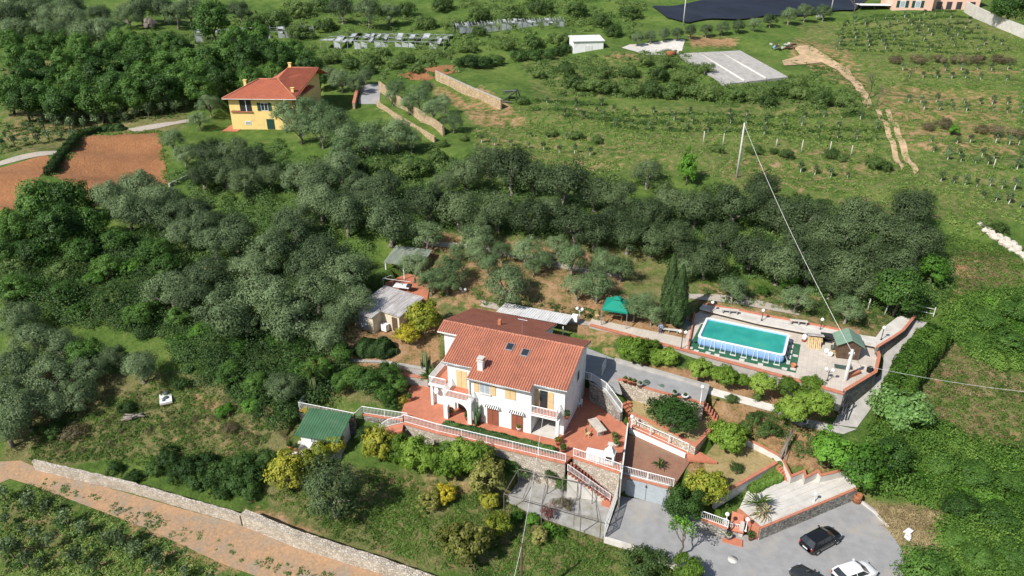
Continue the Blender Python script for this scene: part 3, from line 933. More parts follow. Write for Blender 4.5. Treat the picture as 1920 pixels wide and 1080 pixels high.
# patio paving slabs
pp = [(p[0], p[1]) for p in PADS['concrete_patio'][0]]
slab_me = None
cpx = np.array(pp)
ang = math.atan2(wp[1].y - wp[0].y, wp[1].x - wp[0].x)
slab_parent = [o for o in COL.objects if o.name == 'concrete_patio'][0]
ux, uy = Vector((math.cos(ang), math.sin(ang))), Vector((-math.sin(ang), math.cos(ang)))
o0 = Vector((wp[0].x, wp[0].y))
for i in range(0, 16):
    for j in range(0, 10):
        c = o0 + ux * (0.5 + i * 0.72) + uy * (0.65 + j * 0.72)
        if inpoly(c.x, c.y, pp) and distpoly(c.x, c.y, pp) > 0.45:
            if slab_me is None:
                s_ = MB().b(-0.345, 0.345, -0.345, 0.345, 0.004, 0.03).build('paving_slab', 'light_concrete', slab_parent)
                slab_me = s_.data
            else:
                s_ = link_mesh('paving_slab', slab_me, slab_parent)
            s_.location = (c.x, c.y, ZI)
            s_.rotation_euler = (random.uniform(-.006, .006), random.uniform(-.006, .006), ang)
# left garden railing on its wall
lw = [G(562, 768, -0.6), G(666, 789, -0.6)]
wall('garden_wall', 'rough wall carrying a white railing behind the green roofed hut', lw, -0.55, -2.8, 0.3, 'grey_stone', 'brick_coping')
railing('garden_railing', 'white railing behind the green roofed hut under yellow flowers', [p + Vector((0, 0, 0.05)) for p in [G(588, 735, -0.6)] + lw], 0.95)
lw2 = [G(680, 776, -0.3), G(764, 789, -0.3)]
wall('garden_wall', 'short wall with white railing left of the house terrace', lw2, -0.25, -2.8, 0.3, 'grey_stone', 'brick_coping')
railing('garden_railing', 'short white railing left of the house terrace above dark ivy', [p + Vector((0, 0, 0.05)) for p in [lw[1]] + lw2], 0.95)
ramp_pts = [G(757, 793, 0.0), G(728, 800, -0.5), G(690, 826, -2.0)]
rm = MB()
strip(rm, ramp_pts, [p.z - 1.2 for p in ramp_pts], [p.z for p in ramp_pts], -0.1, 1.3)
tag(rm.build('garden_ramp', 'red_paving'), kind='structure')
railing('garden_railing', 'white railing along the red ramp down to the citrus garden', ramp_pts, 0.95)
wall('garden_wall', 'upper concrete wall of the garden path left of the house', [G(646, 676, 1.6), G(720, 680, 1.5), G(800, 694, 1.5)], 1.7, 0.0, 0.35, 'concrete', 'concrete')
wall('garden_wall', 'lower concrete wall of the garden path left of the house', [G(640, 692, 1.1), G(720, 697, 1.0), G(803, 710, 1.0)], 1.1, -0.6, 0.35, 'concrete', 'brick_coping')
wall('patio_wall', 'low mossy wall in front of the barbecue patio behind the grey shed', [G(724, 552, 4.3), G(784, 566, 4.3)], 4.75, 2.4, 0.25, 'concrete', None)
# white dry-stone wall by the dirt track (lower left) and the tan walls near the yellow house
s1 = [T(70, 882), T(250, 925), T(455, 982)]
wall('stone_wall', 'long white rubble wall beside the orange dirt track', s1, [p.z + 1.15 for p in s1], [p.z - 0.5 for p in s1], 0.35, 'white_stone', None, rough=0.05)
s2 = [T(462, 985), T(560, 1025), T(690, 1062), T(860, 1118)]
wall('stone_wall', 'thick white rubble wall under the big olive by the track', s2, [s2[0].z + 1.5, s2[1].z + 1.5, s2[2].z + 1.3, s2[3].z + 1.0], [p.z - 0.5 for p in s2], 0.7, 'white_stone', None, rough=0.05)
t1 = [T(712, 170), T(745, 200), T(832, 256)]
wall('stone_wall', 'tan retaining wall below the pale olives right of the yellow house', t1, [t1[0].z + 2.0, t1[1].z + 2.3, t1[2].z + 2.0], [p.z - 0.6 for p in t1], 0.4, 'tan_stone', None, rough=0.05)
t2 = [T(708, 200), T(740, 222), T(816, 268)]
wall('stone_wall', 'lower tan retaining wall nearest the grey olive orchard', t2, [p.z + 1.1 for p in t2], [p.z - 0.6 for p in t2], 0.35, 'tan_stone', None, rough=0.05)
t3 = [T(818, 150), T(880, 180), T(940, 206)]
wall('stone_wall', 'straight tan retaining wall beside the orange vegetable plot', t3, [p.z + 2.1 for p in t3], [p.z - 0.6 for p in t3], 0.4, 'tan_stone', 'concrete', copw=0.02)
t4 = [T(664, 205), T(672, 170)]
wall('stone_wall', 'short brick wall along the lane behind the yellow house', t4, [p.z + 1.3 for p in t4], [p.z - 0.5 for p in t4], 0.5, 'tan_stone', 'brick_coping')
bw = [T(1808, 22), T(1860, 48), T(1930, 76)]
wall('boundary_wall', 'pale boundary wall of the property in the far right corner', bw, [p.z + 3.0 for p in bw], [p.z - 0.5 for p in bw], 0.4, 'light_concrete', None)
wall('plot_wall', 'low concrete wall between plough land and grass plot', PT([(318, 352), (352, 335)]), [T(318, 352).z + 0.6, T(352, 335).z + 0.6], [T(318, 352).z - 0.3, T(352, 335).z - 0.3], 0.3, 'concrete', None)
# stairs of red steps down from the terrace
st0, st1 = G(1068, 866, 0.0), G(1146, 921, -2.9)
sd = thing('staircase', 'flight of red steps descending from the house terrace', 'staircase', st0, 0)
d = (st1 - st0); nst = 13
aw = math.atan2(d.y, d.x)
bk_ = Vector((math.sin(aw), -math.cos(aw), 0)) * 0.6
for k in range(nst):
    p = st0.lerp(st1, (k + 0.5) / nst)
    MB().box((p.x + bk_.x, p.y + bk_.y, p.z - 0.2), (0.2, 1.35, 0.5), aw).build('step', 'red_paint', sd, True)
strip(MB(), [st0, st1], [-3.6, -3.6], [st0.z - 0.3, st1.z - 0.3], -1.25, 0.0).build('base', 'light_concrete', sd, True)
side = Vector((math.sin(aw), -math.cos(aw), 0)) * 1.3
railing('stair_railing', 'white railing down the front of the red steps', [st0 + side, st1 + side], 0.8)
pad('stair_landing', PG([(1130, 905), (1160, 912), (1150, 952), (1128, 945)], -3.05), -3.05, 'red_paving', 0.3)
# small step flights on the right
def steps(label, a, b, n, w, mat='red_paving'):
    o = thing('garden_steps', label, 'steps', a, 0)
    d = b - a; aw = math.atan2(d.y, d.x)
    for k in range(n):
        p = a.lerp(b, (k + 0.5) / n)
        MB().box((p.x, p.y, p.z - 0.2), (d.xy.length / n * 0.98, w, 0.4), aw).build('step', mat, o, True)
    return o
steps('red steps from driveway down to the planted terrace under white lamp', G(1318, 752, ZE), G(1345, 785, 0.6), 6, 0.9)
steps('red steps from small lawn down to the concrete patio', G(1462, 868, -0.7), G(1482, 900, ZI), 6, 1.0)
steps('red steps beside the fence at the top of the red walkway', G(1172, 752, 1.1), G(1190, 790, -0.4), 6, 1.1)
# tall white mesh fence between pergola court and parking
fp = [G(1163, 893, -1.0), G(1131, 1012, -2.9)]
fp = [Vector((fp[0].x, fp[0].y, ZP)), G(1133, 1010, ZP)]
fo = thing('mesh_fence', 'tall white framed fence between pergola court and parking area', 'fence', fp[0], 0)
for i, p in enumerate(subdivide_line(fp, 1.5)):
    MB().box(p + Vector((0, 0, 1.0)), (0.07, 0.07, 2.0)).build('post', 'old_white_paint', fo, True)
for z in (0.1, 1.0, 1.98):
    MB().tube([p + Vector((0, 0, z)) for p in fp], 0.035, 4).build('rail', 'old_white_paint', fo, True)
mm = MB()
for p in subdivide_line(fp, 0.14):
    mm.box(p + Vector((0, 0, 1.0)), (0.03, 0.03, 1.9))
tag(mm.build('mesh', 'old_white_paint', fo, True), kind='stuff')
wall('kerb', 'concrete kerb along the lower edge of the parking area', [G(1133, 1010, ZP), G(1180, 1024, ZP), G(1262, 1058, ZP), G(1330, 1120, ZP)], ZP + 0.2, ZP - 0.4, 0.25, 'light_concrete', None, cat='kerb')
wall('kerb', 'broken concrete kerb right of the rusty drum', [G(1612, 940, ZP), G(1640, 962, ZP), G(1665, 990, ZP)], ZP + 0.18, ZP - 0.3, 0.2, 'light_concrete', None, cat='kerb')
# entrance gate: red tiled path, white gate, pillars
eg = thing('entrance_gate', 'white pedestrian gate between red tiled path and landing', 'gate', G(1372, 1000, ZP), R(-15))
for x in (-0.75, 0.75):
    MB().b(x - 0.18, x + 0.18, -0.2, 0.2, 0, 1.5).build('pillar', 'light_concrete', eg)
for z in (0.15, 1.2):
    MB().tube([(-0.57, 0, z), (0.57, 0, z)], 0.03, 5).build('rail', 'white_paint', eg)
gb = MB()
for k in range(8):
    gb.b(-0.53 + k * 0.15, -0.50 + k * 0.15, -0.015, 0.015, 0.15, 1.2)
tag(gb.build('bars', 'white_paint', eg), kind='stuff')
pad('gate_landing', PG([(1356, 1003), (1392, 1012), (1392, 1024), (1354, 1014)], ZP + 0.15), ZP + 0.15, 'red_paving', 0.3)
gp = MB().sheet([G(1368, 994, -2.6), G(1394, 1000, -2.6), G(1395, 966, -1.75), G(1373, 958, -1.75)], 0.3)
tag(gp.build('gate_path', 'red_paving'), kind='structure')
wall('retaining_wall', 'stone wall with white railing left of the entrance gate', [G(1315, 972, -1.9), G(1364, 990, -1.9)], -1.85, ZP - 0.2, 0.35, 'grey_stone')
railing('garden_railing', 'white railing left of the entrance gate under the dark tree', [G(1315, 972, -1.8), G(1364, 990, -1.8)], 0.9)
# ------------------------------------------------------------------ roofs of ribbed tiles / corrugated sheet
def tile_slope(mb, x0, x1, ve, vr, ze, zr, tw=0.26, course=0.42, amp=0.11, step=0.012, axis='v', ragged=0.0):
    """ribbed slope from eave (v=ve, z=ze) to ridge (v=vr, z=zr), ribs running up the slope"""
    L = abs(vr - ve)
    nc = max(1, int(round(L / course)))
    nt_ = max(1, int(round((x1 - x0) / tw)))
    w = (x1 - x0) / nt_
    prof = [(0.0, 0.0), (0.18, 0.55), (0.35, 1.0), (0.65, 1.0), (0.82, 0.55)]
    xs, hs = [], []
    for i in range(nt_):
        for a, h in prof:
            xs.append(x0 + (i + a) * w); hs.append(h * amp)
    xs.append(x1); hs.append(0.0)
    for j in range(nc):
        f0, f1 = j / nc, min(1.0, (j + 1.06) / nc)
        vs = []
        for f, up in ((f0, step), (f1, 0.0)):
            v = ve + (vr - ve) * f
            z = ze + (zr - ze) * f + up
            vs += [((x, v, z + h) if axis == 'v' else (v, x, z + h)) for x, h in zip(xs, hs)]
        n = len(xs)
        mb.add(vs, [(i, i + 1, n + i + 1, n + i) for i in range(n - 1)])
    return mb

def under(mb, x0, x1, ve, vr, ze, zr, th=0.14, axis='v'):
    pts = [(x0, ve, ze), (x1, ve, ze), (x1, vr, zr), (x0, vr, zr)]
    if axis != 'v':
        pts = [(b_, a_, c_) for a_, b_, c_ in pts][::-1]
    vs = [(a_, b_, c_ - 0.004) for a_, b_, c_ in pts] + [(a_, b_, c_ - th) for a_, b_, c_ in pts]
    mb.add(vs, [(0, 1, 2, 3), (7, 6, 5, 4), (0, 4, 5, 1), (1, 5, 6, 2), (2, 6, 7, 3), (3, 7, 4, 0)])
    return mb

# ------------------------------------------------------------------ the white house
hs = thing('white_house', 'large white two-storey house with terracotta gable roof and balconies', 'house', HO, HA)
RZ, RV, SL = 7.55, 6.2, 0.31
def zr(v): return RZ - abs(v - RV) * SL
gf = [(-3.0, 1.3), (0, 1.3), (0, 0), (6.9, 0), (6.9, 3.0), (9.65, 3.0), (9.65, 1.0), (10.1, 1.0), (10.1, 8.8), (4.8, 8.8), (4.8, 13.4), (-5.2, 13.4), (-5.2, 5.2), (-3.0, 5.2)]
uf = [(-3.0, 1.3), (0, 1.3), (0, 0), (6.9, 0), (6.9, 1.0), (10.1, 1.0), (10.1, RV), (10.1, 8.8), (4.8, 8.8), (4.8, 13.4), (-5.2, 13.4), (-5.2, RV), (-5.2, 5.2), (-3.0, 5.2)]
wm = MB().prism(gf, -0.1, 2.8)
wm.prism(uf, 2.8, [zr(p[1]) - 0.16 for p in uf])
wm.b(-4.7, -3.0, 1.3, 4.6, 0, 2.62)
wm.build('wall', 'white_plaster', hs)
rf = MB()
for x0, x1, ve in ((-3.4, 0.0, 0.85), (0.0, 6.95, -0.5), (6.95, 10.45, 0.5), (-5.75, -3.4, 4.6)):
    tile_slope(rf, x0, x1, ve, RV, zr(ve), RZ)
for x0, x1, ve in ((-5.75, 5.1, 14.0), (5.1, 10.45, 9.3)):
    tile_slope(rf, x0, x1, ve, RV, zr(ve), RZ)
roof = rf.build('roof', 'roof_tile', hs)
uf_ = MB()
for x0, x1, ve in ((-3.4, 0.0, 0.85), (0.0, 6.95, -0.5), (6.95, 10.45, 0.5), (-5.75, -3.4, 4.6), (-5.75, 5.1, 14.0), (5.1, 10.45, 9.3)):
    under(uf_, x0, x1, ve, RV, zr(ve), RZ)
uf_.build('eaves', 'old_white_paint', hs)
rg = MB()
for k in range(40):
    x = -5.7 + k * 0.405
    rg.tube([(x, RV, RZ + 0.03), (x + 0.43, RV, RZ + 0.045)], 0.12, 6)
rg.build('ridge_tiles', 'roof_tile', roof)
gt = MB()
for x0, x1, ve in ((-3.4, 0.0, 0.85), (0.0, 6.95, -0.5), (6.95, 10.45, 0.5)):
    gt.tube([(x0, ve - 0.06, zr(ve) - 0.06), (x1, ve - 0.06, zr(ve) - 0.06)], 0.06, 6)
gt.build('gutter', 'grey_metal', hs)
MB().tube([(0.18, -0.5, 5.4), (0.18, -0.12, 5.1), (0.18, -0.1, 2.8)], 0.06, 6).build('downpipe', 'old_white_paint', hs)
ch = MB().b(0.75, 1.3, 0.7, 1.25, 5.6, 7.0).build('chimney', 'white_plaster', roof)
MB().b(0.65, 1.4, 0.6, 1.35, 7.0, 7.1).b(0.8, 1.25, 0.75, 1.2, 7.1, 7.3).b(0.68, 1.37, 0.63, 1.32, 7.3, 7.38).build('chimney_cap', 'light_concrete', roof)
MB().b(-0.2, 0.15, 8.6, 8.95, 6.6, 7.5).build('chimney', 'terracotta', roof)
for x, v in ((2.9, 4.35), (4.75, 4.0)):
    z = zr(v)
    w_ = MB().box((x, v, z + 0.12), (0.85, 1.0, 0.12), 0, math.atan(SL)).build('skylight', 'grey_metal', roof)
    MB().box((x, v, z + 0.19), (0.68, 0.82, 0.03), 0, math.atan(SL)).build('pane', 'glass_dark', roof)
an = MB().tube([(3.2, 7.3, 7.1), (3.2, 7.3, 9.0)], 0.025, 4)
for k in range(5):
    an.tube([(2.8 + k * 0.2, 7.0, 8.9), (2.8 + k * 0.2, 7.6, 8.9)], 0.015, 4)
an.tube([(2.7, 7.3, 8.9), (3.8, 7.3, 8.9)], 0.02, 4)
an.build('antenna', 'grey_metal', roof)
# ground-floor doors with striped awnings
def shutters(parent, x0, x1, v, z0, z1, mat, n=2):
    w = (x1 - x0) / n
    for k in range(n):
        m_ = MB().b(x0 + k * w + 0.015, x0 + (k + 1) * w - 0.015, v - 0.06, v - 0.005, z0, z1)
        o_ = m_.build('shutter', mat, parent)
        sl = MB()
        q = int((z1 - z0 - 0.2) / 0.12)
        for i in range(q):
            sl.box((x0 + (k + 0.5) * w, v - 0.066, z0 + 0.14 + i * 0.12), (w - 0.16, 0.02, 0.05), 0, 0.5)
        tag(sl.build('louvres', mat, o_), kind='stuff')
for x0 in (2.05, 4.75):
    shutters(hs, x0, x0 + 1.3, 0, 0.05, 2.2, 'shutter_red')
    aw_ = MB().sheet([(x0 - 0.15, -0.4, 2.3), (x0 + 1.45, -0.4, 2.3), (x0 + 1.45, -0.02, 2.46), (x0 - 0.15, -0.02, 2.46)], 0.03)
    a_ = aw_.build('awning', 'old_white_paint', hs)
    for k in range(7):
        xx = x0 - 0.13 + k * 0.235
        MB().sheet([(xx, -0.405, 2.312), (xx + 0.12, -0.405, 2.312), (xx + 0.12, -0.02, 2.474), (xx, -0.02, 2.474)], 0.01).build('stripe', 'dark_metal', a_)
# upper windows
def window(parent, x0, x1, v, z0, z1):
    f_ = MB().b(x0, x1, v - 0.05, v - 0.004, z0, z1).build('window', 'plastic_white', parent)
    MB().b(x0 + 0.07, (x0 + x1) / 2 - 0.03, v - 0.062, v - 0.052, z0 + 0.07, z1 - 0.07).build('pane', 'glass_pale', f_)
    MB().b((x0 + x1) / 2 + 0.03, x1 - 0.07, v - 0.062, v - 0.052, z0 + 0.07, z1 - 0.07).build('pane', 'glass_pale', f_)
    MB().b(x0 - 0.1, x1 + 0.1, v - 0.16, v, z0 - 0.08, z0 - 0.01).build('sill', 'light_concrete', f_)
    return f_
window(hs, 1.25, 2.45, 0, 3.75, 5.05)
for x in (0.62, 2.47):
    shutters(hs, x, x + 0.6, -0.01, 3.75, 5.05, 'shutter_wood', 1)
shutters(hs, 4.05, 5.25, 0, 3.75, 5.05, 'shutter_wood')
shutters(hs, -2.0, -0.75, 1.3, 2.85, 5.0, 'shutter_wood')
MB().b(7.5, 8.3, 0.93, 0.99, 2.85, 4.95).build('door', 'glass_dark', hs)
shutters(hs, 8.3, 8.95, 1.0, 2.85, 4.95, 'shutter_wood', 1)
shutters(hs, 6.98, 7.45, 1.0, 2.85, 4.95, 'shutter_wood', 1)
w_ = MB().b(10.1, 10.15, 5.2, 6.1, 3.8, 5.0).build('window', 'old_white_paint', hs)
MB().b(10.15, 10.165, 5.28, 6.02, 3.88, 4.92).build('pane', 'glass_dark', w_)
# arched porch with balcony on top
def arch_panel(mb, x0, x1, z1, a0, a1, spring, v0, v1, axis='x'):
    """wall panel with one arched opening"""
    n = 12
    c, r = (a0 + a1) / 2, (a1 - a0) / 2
    rise = min(r, z1 - spring - 0.18)
    arc = [(c - r * math.cos(math.pi * i / n), spring + rise * math.sin(math.pi * i / n)) for i in range(n + 1)]
    f = (lambda x, v, z: (x, v, z)) if axis == 'x' else (lambda x, v, z: (v, x, z))
    def slab(pts):
        m = len(pts)
        vs = [f(p[0], v0, p[1]) for p in pts] + [f(p[0], v1, p[1]) for p in pts]
        mb.add(vs, [tuple(range(m)), tuple(range(m, 2 * m))[::-1]] + [(i, m + i, m + (i + 1) % m, (i + 1) % m) for i in range(m)])
    slab([(x0, 0), (a0, 0), (a0, spring), (a0, z1), (x0, z1)])
    slab([(a1, 0), (x1, 0), (x1, z1), (a1, z1), (a1, spring)])
    for i in range(n):
        (xa, za), (xb, zb) = arc[i], arc[i + 1]
        slab([(xa, za), (xb, zb), (xb, z1), (xa, z1)])
pm = MB()
arch_panel(pm, -2.6, 0.6, 2.6, -2.15, 0.15, 1.45, -0.85, -0.5)
arch_panel(pm, -0.5, 1.3, 2.6, -0.2, 1.1, 1.5, -2.55, -2.2, 'y')
pm.build('porch', 'white_plaster', hs)
MB().b(-2.65, 0.66, -0.95, -0.004, 2.6, 2.8).b(-2.65, -0.004, -0.004, 1.29, 2.6, 2.8).build('balcony_floor', 'white_plaster', hs)
MB().b(-2.5, -0.01, -0.8, 1.28, 2.802, 2.82).build('balcony_paving', 'red_paving', hs)
MB().b(-5.1, -3.02, 0.7, 4.6, 2.62, 2.8).build('balcony_floor', 'white_plaster', hs)
MB().b(-5.0, -3.03, 0.8, 4.55, 2.802, 2.82).build('balcony_paving', 'red_paving', hs)
MB().b(6.85, 9.75, -0.35, 0.99, 2.6, 2.8).build('balcony_floor', 'white_plaster', hs)
MB().b(6.9, 9.7, -0.3, 0.98, 2.802, 2.82).build('balcony_paving', 'red_paving', hs)
MB().b(-4.95, -4.7, 0.85, 1.1, 0, 2.62).b(9.62, 9.95, -0.3, 0.05, 0, 2.6).build('pillar', 'white_plaster', hs)
def balustrade(parent, pts, z, h=0.95):
    P = [Vector((p[0], p[1], z)) for p in pts]
    o_ = MB().tube([p + Vector((0, 0, h)) for p in P], 0.05, 5).tube([p + Vector((0, 0, 0.1)) for p in P], 0.035, 5).build('balcony_railing', 'white_paint', parent)
    bl = MB()
    for p in subdivide_line(P, 0.15):
        bl.box(p + Vector((0, 0, h / 2)), (0.035, 0.035, h - 0.1))
    tag(bl.build('balusters', 'white_paint', o_), kind='stuff')
balustrade(hs, [(-2.55, 1.2), (-2.55, -0.85), (0.6, -0.85), (0.6, -0.1)], 2.8)
balustrade(hs, [(-3.05, 0.8), (-5.0, 0.8), (-5.0, 4.5), (-3.05, 4.5)], 2.8)
balustrade(hs, [(6.9, -0.25), (9.68, -0.25), (9.68, 0.95)], 2.8)
MB().b(6.95, 9.6, 0.0, 2.95, 0.005, 0.03).build('porch_floor', 'light_concrete', hs)
MB().b(7.4, 8.9, 2.9, 2.97, 0.05, 2.2).build('door', 'glass_dark', hs)
MB().b(-1.9, -0.9, 1.22, 1.29, 0.05, 2.15).build('door', 'dark_wood', hs)
dish = MB()
dish.lathe((0, 0, 0), [(0.05, 0.0), (0.22, 0.04), (0.38, 0.13), (0.40, 0.14), (0.36, 0.15), (0.2, 0.07), (0.02, 0.03)], 16)
dd = dish.build('satellite_dish', 'plastic_white', hs)
dd.location = (-4.3, 1.05, 1.95); dd.rotation_euler = (R(75), 0, R(-20))
MB().b(-2.7, 10.1, -0.02, -0.004, 0.0, 0.12).build('plinth', 'light_concrete', hs) if False else None
# lean-to with white sheet roof behind the house
lt = thing('lean_to', 'long lean-to with white corrugated roof behind the terracotta house', 'shed', HW(-2.6, 14.6, 2.6), HA)
lm = MB(); tile_slope(lm, -0.3, 8.6, 3.2, 0, 1.9, 2.3, 0.3, 3.2, 0.05)
lm.build('roof', 'metal_sheet_white', lt)
for x in (0, 4.1, 8.2):
    for v in (0.2, 3.0):
        MB().b(x - 0.06, x + 0.06, v - 0.06, v + 0.06, -0.5, 1.9).build('post', 'old_white_paint', lt)
MB().b(0.0, 8.2, 3.0, 3.1, -0.5, 1.2).build('wall', 'concrete', lt)
MB().b(8.5, 9.2, 2.6, 3.2, 1.4, 2.2).build('water_heater', 'plastic_white', lt)

# ------------------------------------------------------------------ yellow house
yb = G(437, 241, 11.5)
yp = G(550, 226, 11.5)
yh = thing('yellow_house', 'yellow two-storey house with orange hipped roof among olive trees', 'house', yb, R(-2))
W, D_, HY = 12.6, 10.5, 5.9
MB().b(0, W, 0, D_, -0.4, HY).build('wall', 'yellow_plaster', yh)
rm_ = MB()
e = 0.8
hx0, hx1, hy0, hy1 = -e, W + e, -e, D_ + e
ry_, rz_ = (hy0 + hy1) / 2, HY + 2.5
ra, rb = (4.6, ry_, rz_), (8.2, ry_, rz_)
c = [(hx0, hy0, HY), (hx1, hy0, HY), (hx1, hy1, HY), (hx0, hy1, HY)]
rm_.add(c + [ra, rb] + [(p[0], p[1], p[2] - 0.22) for p in c], [(0, 1, 5, 4), (1, 2, 5), (2, 3, 4, 5), (3, 0, 4), (0, 6, 7, 1), (1, 7, 8, 2), (2, 8, 9, 3), (3, 9, 6, 0), (9, 8, 7, 6)])
yr = rm_.build('roof', 'roof_tile_orange', yh)
# tile ribs on the two slopes in view
rb_ = MB()
for k in range(1, 56):
    x = hx0 + (hx1 - hx0) * k / 56
    t0 = 1.0
    lim = min((x - hx0) / (ra[0] - hx0), (hx1 - x) / (hx1 - rb[0]), 1.0)
    p0 = Vector((x, hy0, HY)); p1 = Vector((x, hy0 + (ry_ - hy0) * lim, HY + 2.5 * lim))
    rb_.tube([p0 + Vector((0, 0, 0.02)), p1 + Vector((0, 0, 0.02))], 0.045, 4)
for k in range(1, 44):
    y = hy0 + (hy1 - hy0) * k / 44
    lim = min((y - hy0) / (ry_ - hy0), (hy1 - y) / (hy1 - ry_), 1.0)
    p0 = Vector((hx1, y, HY)); p1 = Vector((hx1 + (rb[0] - hx1) * lim, y, HY + 2.5 * lim))
    rb_.tube([p0 + Vector((0, 0, 0.02)), p1 + Vector((0, 0, 0.02))], 0.05, 4)
tag(rb_.build('tile_ribs', 'roof_tile_orange', yr), kind='stuff')
rd = MB()
for a_, b_ in ((c[0], ra), (c[1], rb), (ra, rb), (c[2], rb), (c[3], ra)):
    rd.tube([Vector(a_) + Vector((0, 0, 0.04)), Vector(b_) + Vector((0, 0, 0.04))], 0.13, 6)
rd.build('ridge_tiles', 'roof_tile', yr)
# rear right wing: a ribbed slope falling towards the front, meeting the hip in a valley
WX, WY, WZ = 14.4, 12.5, 9.3
vA, vB = Vector((8.0, ry_ - .2, rz_ - .1)), Vector((hx1, hy0, HY + .05))
up = MB()
up.sheet([vB, (WX, WY, WZ), (8.0, WY, WZ), vA], 0.2)
up.sheet([(8.0, WY, WZ), (WX, WY, WZ), (WX, 18.5, 7.2), (8.0, 18.5, 7.2)], 0.2)
up.sheet([vA, (8.0, WY, WZ), (6.0, WY, 8.0), (6.0, ry_ + 2, 8.0)], 0.2)
uw = up.build('upper_roof', 'roof_tile_orange', yh)
ub = MB()
for k in range(1, 26):
    f = k / 26
    a_ = vA.lerp(vB, f); b_ = Vector((8.0, WY, WZ)).lerp(Vector((WX, WY, WZ)), f)
    ub.tube([a_ + Vector((0, 0, .06)), b_ + Vector((0, 0, .06))], .09, 5)
tag(ub.build('tile_ribs', 'roof_tile_orange', uw), kind='stuff')
MB().tube([(8.0, WY, WZ + .04), (WX, WY, WZ + .04)], .14, 6).build('ridge_tiles', 'roof_tile', uw)
MB().prism([(8.2, ry_ + .2), (W - .02, 0.6), (W - .02, WY), (W - .02, 18.0), (8.2, 18.0), (8.2, WY)], -0.4, [7.9, 6.0, 8.9, 7.1, 7.1, 8.9]).build('rear_wing', 'yellow_plaster', yh)
for x, y, z in ((2.2, 3.2, 7.2), (11.9, 1.2, 6.2), (8.3, 12.3, 8.9)):
    MB().b(x, x + 0.5, y, y + 0.5, z, z + 1.3).b(x - 0.1, x + 0.6, y - 0.1, y + 0.6, z + 1.3, z + 1.4).build('chimney', 'yellow_plaster', yr)
lg = MB().b(0.35, 4.3, -0.05, -0.003, 3.35, 5.5).build('loggia', 'glass_dark', yh)
MB().b(0.2, 2.1, -0.12, -0.06, 3.5, 5.5).build('loggia_wall', 'yellow_plaster', lg)
MB().b(3.2, 3.35, -0.1, -0.051, 3.35, 5.5).build('loggia_post', 'plastic_white', lg)
MB().b(0.2, 4.4, -0.25, -0.06, 3.2, 3.36).build('loggia_ledge', 'terracotta', lg)
w_ = MB().b(6.1, 7.5, -0.05, -0.003, 3.5, 5.0).build('window', 'plastic_white', yh)
MB().b(6.2, 6.75, -0.065, -0.052, 3.6, 4.9).b(6.85, 7.4, -0.065, -0.052, 3.6, 4.9).build('pane', 'glass_dark', w_)
MB().b(5.45, 6.1, -0.09, -0.004, 3.5, 5.0).build('shutter', 'shutter_green', yh)
MB().b(7.5, 8.15, -0.09, -0.004, 3.5, 5.0).build('shutter', 'shutter_green', yh)
MB().b(10.1, 11.4, -0.09, -0.004, 2.9, 5.0).build('shutter', 'shutter_green', yh)
w_ = MB().b(2.6, 3.7, -0.05, -0.003, 0.8, 1.5).build('window', 'plastic_white', yh)
MB().b(2.7, 3.6, -0.062, -0.052, 0.9, 1.4).build('pane', 'glass_pale', w_)
MB().b(6.8, 8.2, -0.09, -0.004, 0.0, 1.9).build('shutter', 'shutter_green', yh)
MB().b(W + 0.003, W + 0.09, 1.6, 2.8, 2.9, 5.0).b(W + 0.003, W + 0.09, 4.4, 5.6, 2.9, 5.0).build('shutter', 'shutter_green', yh)
MB().tube([(12.4, -0.08, 5.7), (12.4, -0.08, 0)], 0.06, 5).build('downpipe', 'terracotta', yh)
MB().tube([(hx0, hy0 - 0.06, HY - 0.1), (hx1, hy0 - 0.06, HY - 0.1)], 0.09, 5).build('gutter', 'light_concrete', yh)
MB().b(-1.6, 1.5, -1.4, 0.0, -0.6, -0.1).b(-1.6, 0, -1.4, 4.0, -0.6, -0.11).build('terrace', 'terracotta', yh)

# ------------------------------------------------------------------ pink house at the far right edge
pb = T(1672, 20)
ph = thing('pink_house', 'pink house with green shutters at the top edge behind the vineyard', 'house', (pb.x, pb.y, pb.z), R(-6))
MB().b(0, 12.0, 0, 11, -1.5, 6.5).build('wall', 'pink_plaster', ph)
MB().b(12.0, 28.0, 4.5, 14, -1.5, 6.2).build('wing', 'pink_plaster', ph)
pr = MB().sheet([(-0.8, -0.8, 6.5), (12.8, -0.8, 6.5), (12.8, 5.5, 8.6), (-0.8, 5.5, 8.6)], 0.2).sheet([(-0.8, 5.5, 8.6), (12.8, 5.5, 8.6), (12.8, 11.8, 6.5), (-0.8, 11.8, 6.5)], 0.2)
pr.sheet([(12.8, 3.8, 6.3), (28.8, 3.8, 6.3), (28.8, 9.2, 8.0), (12.8, 9.2, 8.0)], 0.2).sheet([(12.8, 9.2, 8.0), (28.8, 9.2, 8.0), (28.8, 14.8, 6.3), (12.8, 14.8, 6.3)], 0.2)
pr.build('roof', 'roof_tile_orange', ph)
for x0 in (2.0, 6.6):
    w_ = MB().b(x0, x0 + 1.7, -0.06, -0.003, 1.0, 3.0).build('window', 'plastic_white', ph)
    MB().b(x0 + 0.15, x0 + 1.55, -0.075, -0.062, 1.15, 2.85).build('pane', 'glass_pale', w_)
    MB().b(x0 - 0.95, x0 - 0.05, -0.1, -0.004, 1.0, 3.0).build('shutter', 'shutter_green', ph)
    MB().b(x0 + 1.75, x0 + 2.65, -0.1, -0.004, 1.0, 3.0).build('shutter', 'shutter_green', ph)
for x0 in (15.0, 18.0, 21.0, 25.0):
    MB().b(x0, x0 + 1.6, 4.4, 4.497, 0.2, 2.4).build('door', 'glass_dark', ph)
